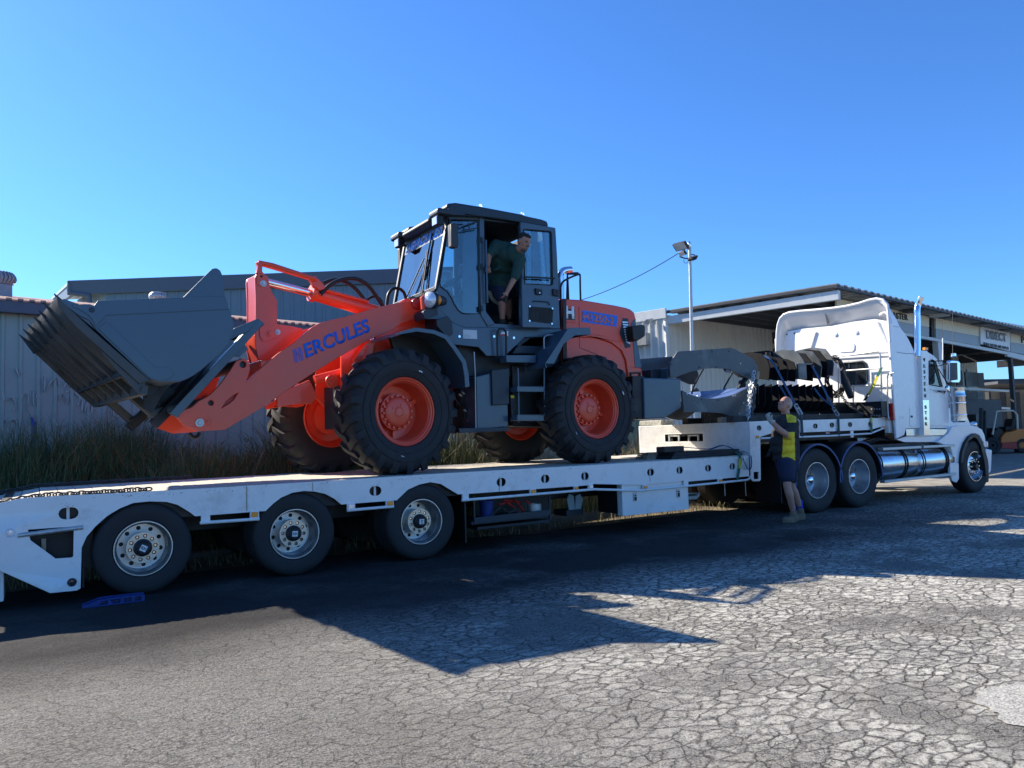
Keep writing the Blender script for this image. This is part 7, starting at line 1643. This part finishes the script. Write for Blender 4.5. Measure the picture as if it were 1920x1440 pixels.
# dunnage and clutter on the upper deck
def loose(nm, lab, cat, a, b, m, bev=.008, g=None):
    mb = MB(); mb.bb(a, b); o = mb.build(nm, m, None, bevel=bev); return tag(o, lab, cat, g)
xa, xb = PY(1367, 786, 8.5).x, PY(1640, 783, 8.5).x
loose('timber_bearer', 'long dark timber bearer under the front edge of the grab attachment', 'timber', (xa, 8.42, ZU), (xb, 8.56, ZU+.10), timber_dk)
loose('timber_bearer', 'second dark bearer lying behind the first on the upper deck', 'timber', (xa+.1, 9.5, ZU), (xb-.1, 9.64, ZU+.10), timber_dk)
a = PY(1355, 784, 8.7); loose('timber_block', 'small pale timber offcut beside the left end of the bearer', 'timber block', (a.x, 8.7, ZU), (a.x+.11, 8.82, ZU+.09), timber)
a = PX(1192, 797, 9.9); b = PX(1221, 797, 9.9); loose('bleached_log', 'bleached weathered block at the far left end of the upper deck', 'log', (9.6, max(b.y, 10.05), ZU), (9.9, 10.45, ZU+.10), mat('bleached_wood', (.42, .40, .33), .9, var=.5, nscale=20, bump=.8), .02)
loose('steel_box', 'long dark steel box standing behind the ratchets on the upper deck', 'box', (PY(1568, 770, 8.75).x, 8.75, ZU), (PY(1652, 770, 8.75).x, 9.1, PY(1600, 754, 8.75).z), blacksteel)
# dusty spare tyre lying flat, chevron tread outwards
pt_ = Vector((9.86, 9.35, ZU)); mb = MB(); rt = .26; mb.lathe([(.14, .02), (.2, .0), (.235, .01), (.25, .04), (.25, .19), (.235, .22), (.2, .23), (.14, .21)], pt_, (0, 0, 1), 48)
for s in (0, 1):
    for i in range(22):
        th = 2*math.pi*(i+.5*s)/22; vs = []
        for (h_, sh_) in ((.012 if s == 0 else .218, 0), (.125, .17)):
            for (r_) in (.243, .268):
                for sg in (-.045, .045): t_ = th+sh_+sg; vs.append(pt_+Vector((r_*math.cos(t_), r_*math.sin(t_), h_)))
        mb.add(vs, [(0, 1, 5, 4), (2, 6, 7, 3), (0, 4, 6, 2), (1, 3, 7, 5), (0, 2, 3, 1), (4, 5, 7, 6)])
tag(mb.build('spare_tyre', rubber_dusty, None, smooth=30), 'small dusty tyre with chevron tread lying flat behind the tread plate headboard', 'tyre')
# straps over the load
def lash(label, pts, rat, tailpts, m=blueband):
    t = thing('ratchet_strap', label, 'strap', pts[-1], 'ratchet straps over the grab attachment')
    strap('webbing', None, pts, .05, m, parent=t, wide=(1, 0, .3))
    strap('webbing', None, tailpts, .05, mat('dark_webbing', (.02, .05, .06), .8) if 'dark_webbing' not in MATS else MATS['dark_webbing'], parent=t, wide=(1, 0, 0))
    a, b = rat; mb = MB(); d = (b-a); w_ = Vector((1, 0, .2)).normalized()*.03
    for s in (-1, 1): mb.bar(a+w_*s, b+w_*s*1.2, .008, .03)
    for f in (.0, .4, 1.): mb.bar(a.lerp(b, f)-w_, a.lerp(b, f)+w_, .014, .014)
    mb.build('ratchet', galv, t, bevel=.002); mb = MB(); mb.box(a.lerp(b, .25), (.05, .03, .07)); mb.build('ratchet_body', black, t, bevel=.01)
YL = 8.45
lash('blue ratchet strap over the grab tines just right of the worker', [PY(1395, 663, 9.2), PY(1427, 666, 8.95), PY(1440, 671, 8.75), PY(1452.5, 685, 8.57), PY(1472, 722, 8.52), PY(1490, 756, YL)], (PY(1491, 758, YL-.02), PY(1502, 777, 8.35)), [PY(1502, 777, 8.3), PY(1503, 786, YT-.012), PY(1505, 819, YT-.02)])
lash('blue ratchet strap crossing the middle of the load beside the hose coil', [PY(1500, 672, 9.2), PY(1515, 678, 8.8), PY(1527.5, 695, 8.57), PY(1545, 730, 8.52), PY(1562.5, 765, YL)], (PY(1562, 765, YL-.02), PY(1571, 779, 8.32)), [PY(1571, 779, 8.3), PY(1572, 786, YT-.012), PY(1573, 818, YT-.02)])
strap('ratchet_strap', 'loose blue strap tail hanging across the lower tines', [PY(1462, 722, 8.58), PY(1475, 745, 8.56), PY(1486, 758, 8.5)], .04, blueband, wide=(1, 0, .3))
strap('ratchet_strap', 'short blue strap running down the right hand lower tines', [PY(1527, 728, 8.58), PY(1540, 745, 8.56), PY(1558, 760, 8.5)], .04, blueband, wide=(1, 0, .3))
t = thing('ratchet_strap', 'yellow and green strap slanting down from the cab guard rail to the deck', 'strap', PY(1634, 800, YT))
XR_ = XB-.16
strap('webbing', None, [PX(1653, 689, XR_), PX(1645, 706, XR_)], .055, MATS['green_webbing'], parent=t, wide=(0, 1, 0)); strap('webbing', None, [PX(1645, 706, XR_), PX(1636, 726, XR_), PX(1629, 738, XR_)], .055, yellowband, parent=t, wide=(0, 1, 0)); strap('webbing', None, [PX(1629, 738, XR_), PX(1621, 751, XR_-.05)], .06, black, parent=t, wide=(0, 1, 0))
strap('webbing', None, [PY(1628, 768, 8.5), PY(1633, 779, 8.3), PY(1634, 790, YT-.014), PY(1634.5, 813, YT-.02)], .05, MATS['green_webbing'], parent=t, wide=(1, 0, 0)); strap('webbing', None, [PY(1634.3, 783, YT-.02), PY(1634.5, 803, YT-.022)], .04, yellowband, parent=t, wide=(1, 0, 0))
for (x, y, w_, m_) in ((1600, 762, .10, black), (1612, 770, .08, blackcloth), (1621, 776, .06, blueband), (1628, 770, .05, chrome), (1618, 768, .04, galv)):
    mb = MB(); mb.box(PY(x, y, 8.5), (w_*1.6, .06, w_*.6), Matrix.Rotation(.7, 3, 'Y')); mb.build('ratchet', m_, t, bevel=.01)
bn = thing('chain_binder', 'black chain binder running from the hose coil down to the upper deck', 'chain binder', PX(1598, 750, XB-.5))
mb = MB(); mb.path([PX(1578, 695, XB-.45), PX(1584, 715, XB-.45), PX(1596, 745, XB-.5)], [.025, .07, .055], 12); mb.build('wrap', black, bn)
chain('chain', [PX(1574, 735, XB-.4), PX(1585, 752, XB-.45), PX(1600, 765, XB-.5), PX(1618, 780, XB-.5)], wornsteel, parent=bn, L=.07, r=.016)
# chains hanging at the left end of the tines
hcn = thing('hanging_chain', 'bundle of lashing chains hanging down the grab frame to the deck edge', 'chain', PY(1402, 790, 8.45))
for k, (dx, dy_) in enumerate(((0, 0), (4, .05), (-3, .08), (6, .1))):
    chain('chain', [PY(1414+dx*.6, 699+k*2, 8.56+dy_), PY(1409+dx, 730, 8.52+dy_), PY(1406+dx, 760, 8.45+dy_), PY(1402+dx, 789, 8.36+dy_)], wornsteel if k % 2 else galv, parent=hcn, L=.08, r=.02, jit=.4)
mb = MB(); mb.path([PY(1421, 697, 8.55), PY(1419, 712, 8.54)], .03, 10); mb.build('rope_sleeve', timber, hcn)
# ------------------------------------------------------------------ people
def hand(mb, wrist, palm, up, fing, curl=1.2, s=1.0):
    """palm from wrist to palm point, four unequal fingers curling about `up`, thumb off the side"""
    wrist = Vector(wrist); palm = Vector(palm); d = (palm-wrist).normalized(); side = Vector(up).normalized(); side = (side-d*side.dot(d)).normalized(); nrm = d.cross(side)*fing
    ell(mb, wrist.lerp(palm, .6), (.030*s, .030*s, .040*s)); limb(mb, wrist, palm, .024*s, .030*s)
    for k, (o, L) in enumerate(((-.030, .058), (-.010, .068), (.010, .064), (.029, .050))):
        p = palm+side*o*s; dirs = d.copy(); r_ = .0095*s
        for j in range(3):
            a = curl*(j+.6)/2.2; dd = d*math.cos(a)+nrm*math.sin(a); q = p+dd*L*s*(.45, .32, .26)[j]; limb(mb, p, q, r_, r_*.9, 8); p = q; r_ *= .93
    p = wrist.lerp(palm, .35)-side*.026*s; q = p+(d*.5-side*.45+nrm*.5).normalized()*.034*s; limb(mb, p, q, .012*s, .0105*s, 8); limb(mb, q, q+(d*.7+nrm*.6+side*.15).normalized()*.028*s, .0105*s, .009*s, 8)
def headparts(mb, c, fdir, updir, s=1.0):
    f = Vector(fdir).normalized(); u = Vector(updir); u = (u-f*u.dot(f)).normalized(); sd_ = f.cross(u)
    M = Matrix((f, sd_, u)).transposed(); c = Vector(c); P_ = lambda a, b, h: c+f*a*s+sd_*b*s+u*h*s
    ell(mb, P_(-.012, 0, .02), (.098*s, .077*s, .105*s), M, 18); ell(mb, P_(.028, 0, -.045), (.062*s, .060*s, .072*s), M, 16); ell(mb, P_(.052, 0, -.088), (.030*s, .034*s, .026*s), M)
    ell(mb, P_(.074, 0, .030), (.022*s, .052*s, .014*s), M)
    limb(mb, P_(.086, 0, .022), P_(.112, 0, -.018), .011*s, .017*s, 10); ell(mb, P_(.085, .02, -.020), (.012*s, .010*s, .01*s), M); ell(mb, P_(.085, -.02, -.020), (.012*s, .010*s, .01*s), M)
    ell(mb, P_(.082, 0, -.052), (.016*s, .026*s, .008*s), M); ell(mb, P_(.080, 0, -.066), (.016*s, .022*s, .009*s), M)
    for s_ in (-1, 1): ell(mb, P_(.055, s_*.042, -.018), (.030*s, .022*s, .022*s), M); ell(mb, P_(-.012, s_*.080, -.005), (.020*s, .010*s, .032*s), M)
    return M, P_
def eyes(P_, M, par, s=1.0):
    for s_ in (-1, 1):
        mb = MB(); ell(mb, P_(.073, s_*.030, .008), (.013*s, .015*s, .009*s), M, 10); mb.build('eye', mat_eye, par)
        mb = MB(); ell(mb, P_(.084, s_*.030, .026), (.008*s, .020*s, .0045*s), M, 8); mb.build('eyebrow', darkhair if s > 1.0001 else greyhair, par)
mat_eye = mat('eye', (.12, .10, .09), .25)
# ---- worker on the road
wb = onax(1482, 979, 2, 0)
def Wk(x, y, b=0.): return PP(x, y, wb+F0*b, F0)
body = MB()
hf = -RH*.80-F0*.45+Z*.38; hu = Z*.95+RH*.28
Mh, Ph = headparts(body, Wk(1471.5, 758.5, .02), hf, hu)
limb(body, Wk(1472, 768, .03), Wk(1475, 787, .05), .058, .066)
limb(body, Wk(1475, 796, .05), Wk(1473, 856, .06), .075, .08, 14)
# near arm raised: elbow low, forearm up to the fist
limb(body, Wk(1487, 795, -.10), Wk(1478, 817, -.24), .056, .046); limb(body, Wk(1478, 817, -.24), Wk(1462, 806, -.27), .049, .046); limb(body, Wk(1462, 806, -.27), Wk(1446, 790, -.25), .046, .030)
# far arm hanging forwards
limb(body, Wk(1464, 800, .24), Wk(1458, 828, .28), .042, .042); limb(body, Wk(1458, 828, .30), Wk(1445, 845, .22), .044, .03)
# legs
for (hx, hy, kx, ky, ax_, ay, b0, b1, b2) in ((1476, 868, 1476, 912, 1487, 953, -.09, -.13, -.05), (1478, 868, 1484, 912, 1500, 945, .13, .16, .22)):
    limb(body, Wk(hx, hy+6, b0), Wk(kx, ky, b1), .078, .058, 14); limb(body, Wk(kx, ky, b1), Wk(kx+(ax_-kx)*.35, ky+(ay-ky)*.35, b1), .057, .060, 14); limb(body, Wk(kx+(ax_-kx)*.35, ky+(ay-ky)*.35, b1), Wk(ax_, ay+6, b2), .060, .038, 14)
person = fuse(body, 'person', skin, None, vox=.0095, it=2)
tag(person, 'balding worker in a black and yellow polo shirt and navy shorts raising a gloved fist', 'person')
eyes(Ph, Mh, person)
hr = MB(); ell(hr, Ph(-.040, 0, .015), (.078, .080, .088), Mh, 16); ell(hr, Ph(-.01, .062, .01), (.035, .022, .035), Mh); ell(hr, Ph(-.01, -.062, .01), (.035, .022, .035), Mh); fuse(hr, 'hair', greyhair, person, vox=.009, it=1)
sh_ = MB()
sp_ = [(1476, 787, .04, .09), (1474, 797, .04, .165), (1470, 812, .04, .185), (1467.5, 828, .04, .20), (1469, 842, .05, .20), (1472.5, 858, .05, .185)]
for (x, y, b, r_) in sp_: ell(sh_, Wk(x, y, b), (r_, r_, .11), Matrix((RH, F0, Z)).transposed(), 16)
for (x, y, b) in ((1487, 793, -.07), (1465, 795, .2)): ell(sh_, Wk(x, y, b), (.085, .085, .08))
limb(sh_, Wk(1484, 790, .0), Wk(1487, 795, -.10), .095, .08, 14); limb(sh_, Wk(1487, 795, -.10), Wk(1479, 815, -.22), .088, .078, 14); limb(sh_, Wk(1466, 792, .15), Wk(1461, 815, .27), .08, .07, 14)
limb(sh_, Wk(1488, 798, .04), Wk(1490, 862, .02), .075, .075, 12); limb(sh_, Wk(1474, 783, .03), Wk(1476, 791, .03), .078, .115); limb(sh_, Wk(1466, 792, .0), Wk(1466, 800, .0), .10, .12)
rg = random.Random(11)
for k in range(10): y = rg.uniform(800, 860); x = rg.uniform(1452, 1488); limb(sh_, Wk(x-4, y, -.13), Wk(x+5, y+rg.uniform(-5, 6), -.12), .012, .010, 8)
shirt = fuse(sh_, 'shirt', blackcloth, person, vox=.0125, it=3); shirt.data.materials.append(yellowcloth)
def pix(p):
    d = p-EYEP; z = d.dot(FW); return 960+FPX*d.dot(RT)/z, 720-FPX*d.dot(UP)/z
for f in shirt.data.polygons:
    x, y = pix(f.center); n_ = f.normal
    if n_.dot(F0) < .15:
        if y > 810 and 1466+(864-y)*.05 < x < 1490+(y-812)*.02 and n_.dot(Z) < .8: f.material_index = 1
        if 777 < y < 792 and x > 1474+(y-777)*.15 and x < 1493 and n_.dot(Z) > -.2 : f.material_index = 1
sho = MB(); limb(sho, Wk(1474, 862, .05), Wk(1476, 874, .05), .165, .16, 16)
limb(sho, Wk(1474, 870, -.06), Wk(1475.5, 893, -.10), .125, .112, 16); limb(sho, Wk(1479, 870, .13), Wk(1482, 895, .16), .12, .108, 16); limb(sho, Wk(1487, 866, .03), Wk(1488, 876, .03), .09, .09)
fuse(sho, 'shorts', navycloth, person, vox=.0125, it=3)
for (x, y, b, tx, ty) in ((1487, 956, -.05, -1, 0), (1500, 947, .22, -1, 0)):
    a = Wk(x, y, b); mb = MB(); limb(mb, a+Z*.045, a-Z*.03, .043, .045, 14); mb.build('sock', sockblue, person, smooth=80)
    f0_ = Vector((a.x, a.y, 0)) if b < 0 else Vector((a.x, a.y, 0)); mb = MB(); hd = (-RH*.85-F0*.35).normalized()
    limb(mb, f0_+Z*.05-hd*.03, f0_+Z*.11, .052, .052, 14); limb(mb, f0_+Z*.05-hd*.03, f0_+Z*.045+hd*.15, .050, .046, 14); ell(mb, f0_+Z*.012+hd*.06, (.15, .055, .02), Matrix((hd, Z.cross(hd), Z)).transposed(), 14); limb(mb, f0_+Z*.13, f0_+Z*.15, .055, .052)
    o = fuse(mb, 'boot', boot, person, vox=.011, it=2)
gl = MB(); hand(gl, Wk(1446, 791, -.25), Wk(1439.5, 780, -.24), F0, -1, curl=2.2, s=1.15); limb(gl, Wk(1447.5, 792, -.25), Wk(1444, 787, -.25), .038, .036); fuse(gl, 'glove', glove, person, vox=.0075, it=1)
gl = MB(); hand(gl, Wk(1446, 844, .22), Wk(1442, 853, .18), F0, -1, curl=1.0, s=1.15); fuse(gl, 'glove', blackcloth, person, vox=.0075, it=1)
# ---- driver leaning out of the cab door
def Dv(x, y, Y): return PY(x, y, Y)
YDr = 9.02
body = MB()
hf = RH*.62-F0*.72-Z*.45; hu = Z*.85+RH*.30-F0*.2
Md, Pd = headparts(body, Dv(982.5, 454, 8.54), hf, hu, 1.02)
limb(body, Dv(977, 464, 8.58), Dv(966, 474, 8.72), .058, .066); limb(body, Dv(956, 482, 8.92), Dv(940, 518, 9.14), .06, .06, 14)
limb(body, Dv(927, 462, 8.95), Dv(917, 478, 8.90), .05, .045); limb(body, Dv(917, 478, 8.90), Dv(914.5, 498, 8.85), .042, .030)
limb(body, Dv(975, 486, 8.66), Dv(965, 521, 8.68), .048, .044); limb(body, Dv(965, 521, 8.68), Dv(951, 547, 8.70), .044, .029)
zf = 2.81
for (pts, r_) in (([(936, 530, 9.15), (942, 562, 9.02), (942, 598, 9.05)], 1), ([(942, 530, 9.32), (952, 560, 9.30), (955, 595, 9.28)], 1)):
    P3 = [Dv(*q) for q in pts]; limb(body, P3[0], P3[1], .088, .060, 14); limb(body, P3[1], P3[1].lerp(P3[2], .35), .057, .058, 14); limb(body, P3[1].lerp(P3[2], .35), P3[2], .058, .038, 14)
hand(body, Dv(914.5, 498, 8.85), Dv(913.6, 507, 8.83), F0, 1, curl=2.0, s=1.05)
hand(body, Dv(951, 547, 8.70), Dv(947, 556, 8.70), F0, -1, curl=1.4, s=1.05)
driver = fuse(body, 'person', skin_dk, None, vox=.0095, it=2)
tag(driver, 'dark haired man in a dark green shirt leaning out of the loader cab doorway', 'person')
eyes(Pd, Md, driver, 1.02)
hr = MB(); ell(hr, Pd(-.028, 0, .040), (.092, .084, .088), Md, 16); ell(hr, Pd(.02, 0, .085), (.06, .06, .035), Md); fuse(hr, 'hair', darkhair, driver, vox=.009, it=1)
hr = MB(); ell(hr, Pd(.050, 0, -.088), (.046, .044, .032), Md, 14); ell(hr, Pd(.086, 0, -.040), (.014, .032, .008), Md); fuse(hr, 'beard', mat('grizzled_beard', (.10, .085, .075), .85, var=.4, nscale=80), driver, vox=.008, it=1)
sh_ = MB()
for (x, y, Y_, r_) in ((963, 475, 8.74, .12), (953, 478, 8.86, .17), (946, 488, 8.97, .185), (942, 500, 9.05, .185), (939, 513, 9.14, .180), (938, 526, 9.14, .18), (941, 531, 9.10, .165)): ell(sh_, Dv(x, y, Y_), (r_, r_*.92, .13), Matrix((RH, F0, Z)).transposed(), 16)
limb(sh_, Dv(952, 470, 8.88), Dv(930, 463, 8.95), .12, .10, 14); limb(sh_, Dv(930, 461, 8.97), Dv(919, 476, 8.91), .092, .068, 14); limb(sh_, Dv(962, 480, 8.80), Dv(975, 487, 8.68), .11, .085, 14); limb(sh_, Dv(975, 487, 8.68), Dv(966, 519, 8.68), .082, .064, 14); limb(sh_, Dv(970, 471, 8.66), Dv(962, 478, 8.76), .074, .09)
rg = random.Random(5)
for k in range(9): y = rg.uniform(478, 525); x = rg.uniform(930, 952); limb(sh_, Dv(x-4, y, 8.93), Dv(x+5, y+rg.uniform(-4, 7), 8.93), .012, .010, 8)
fuse(sh_, 'shirt', greencloth, driver, vox=.0125, it=3)
sho = MB(); limb(sho, Dv(937, 524, 9.16), Dv(937, 533, 9.16), .16, .155, 16); limb(sho, Dv(936, 532, 9.13), Dv(941, 556, 9.03), .12, .095, 16); limb(sho, Dv(941, 532, 9.28), Dv(949, 552, 9.29), .12, .10, 16); fuse(sho, 'shorts', navycloth, driver, vox=.0125, it=3)
for (x, y, Y_) in ((942, 600, 9.05), (956, 598, 9.28)):
    a = Dv(x, y, Y_); a.z = zf; mb = MB(); hd = (RH*.8-F0*.4).normalized(); limb(mb, a+Z*.05-hd*.03, a+Z*.15, .054, .054, 14); limb(mb, a+Z*.05-hd*.03, a+Z*.045+hd*.15, .050, .045, 14); ell(mb, a+Z*.014+hd*.06, (.145, .055, .02), Matrix((hd, Z.cross(hd), Z)).transposed(), 14); fuse(mb, 'boot', boot if x > 950 else blackcloth, driver, vox=.011, it=2)
p = Dv(947, 560, 8.69); mb = MB(); mb.box(p, (.035, .07, .09), Matrix.Rotation(.4, 3, 'X')); tag(mb.build('phone', black, None, bevel=.006), 'small dark phone held in the lowered hand of the man in the cab doorway', 'phone')
# ------------------------------------------------------------------ shared groups of repeats
GR = {'deck_chain': 'chains along the deck edges', 'timber_bearer': 'timber bearers on the upper deck', 'scrub_bush': 'scrub against the graffitied wall', 'turbine_vent': 'turbine vents on the left roofs', 'ratchet_strap': 'ratchet straps on the trailer'}
for o in list(COL.objects):
    if o.parent is None and 'category' in o:
        k = o.name.split('.')[0]
        if k in GR: o['group'] = GR[k]
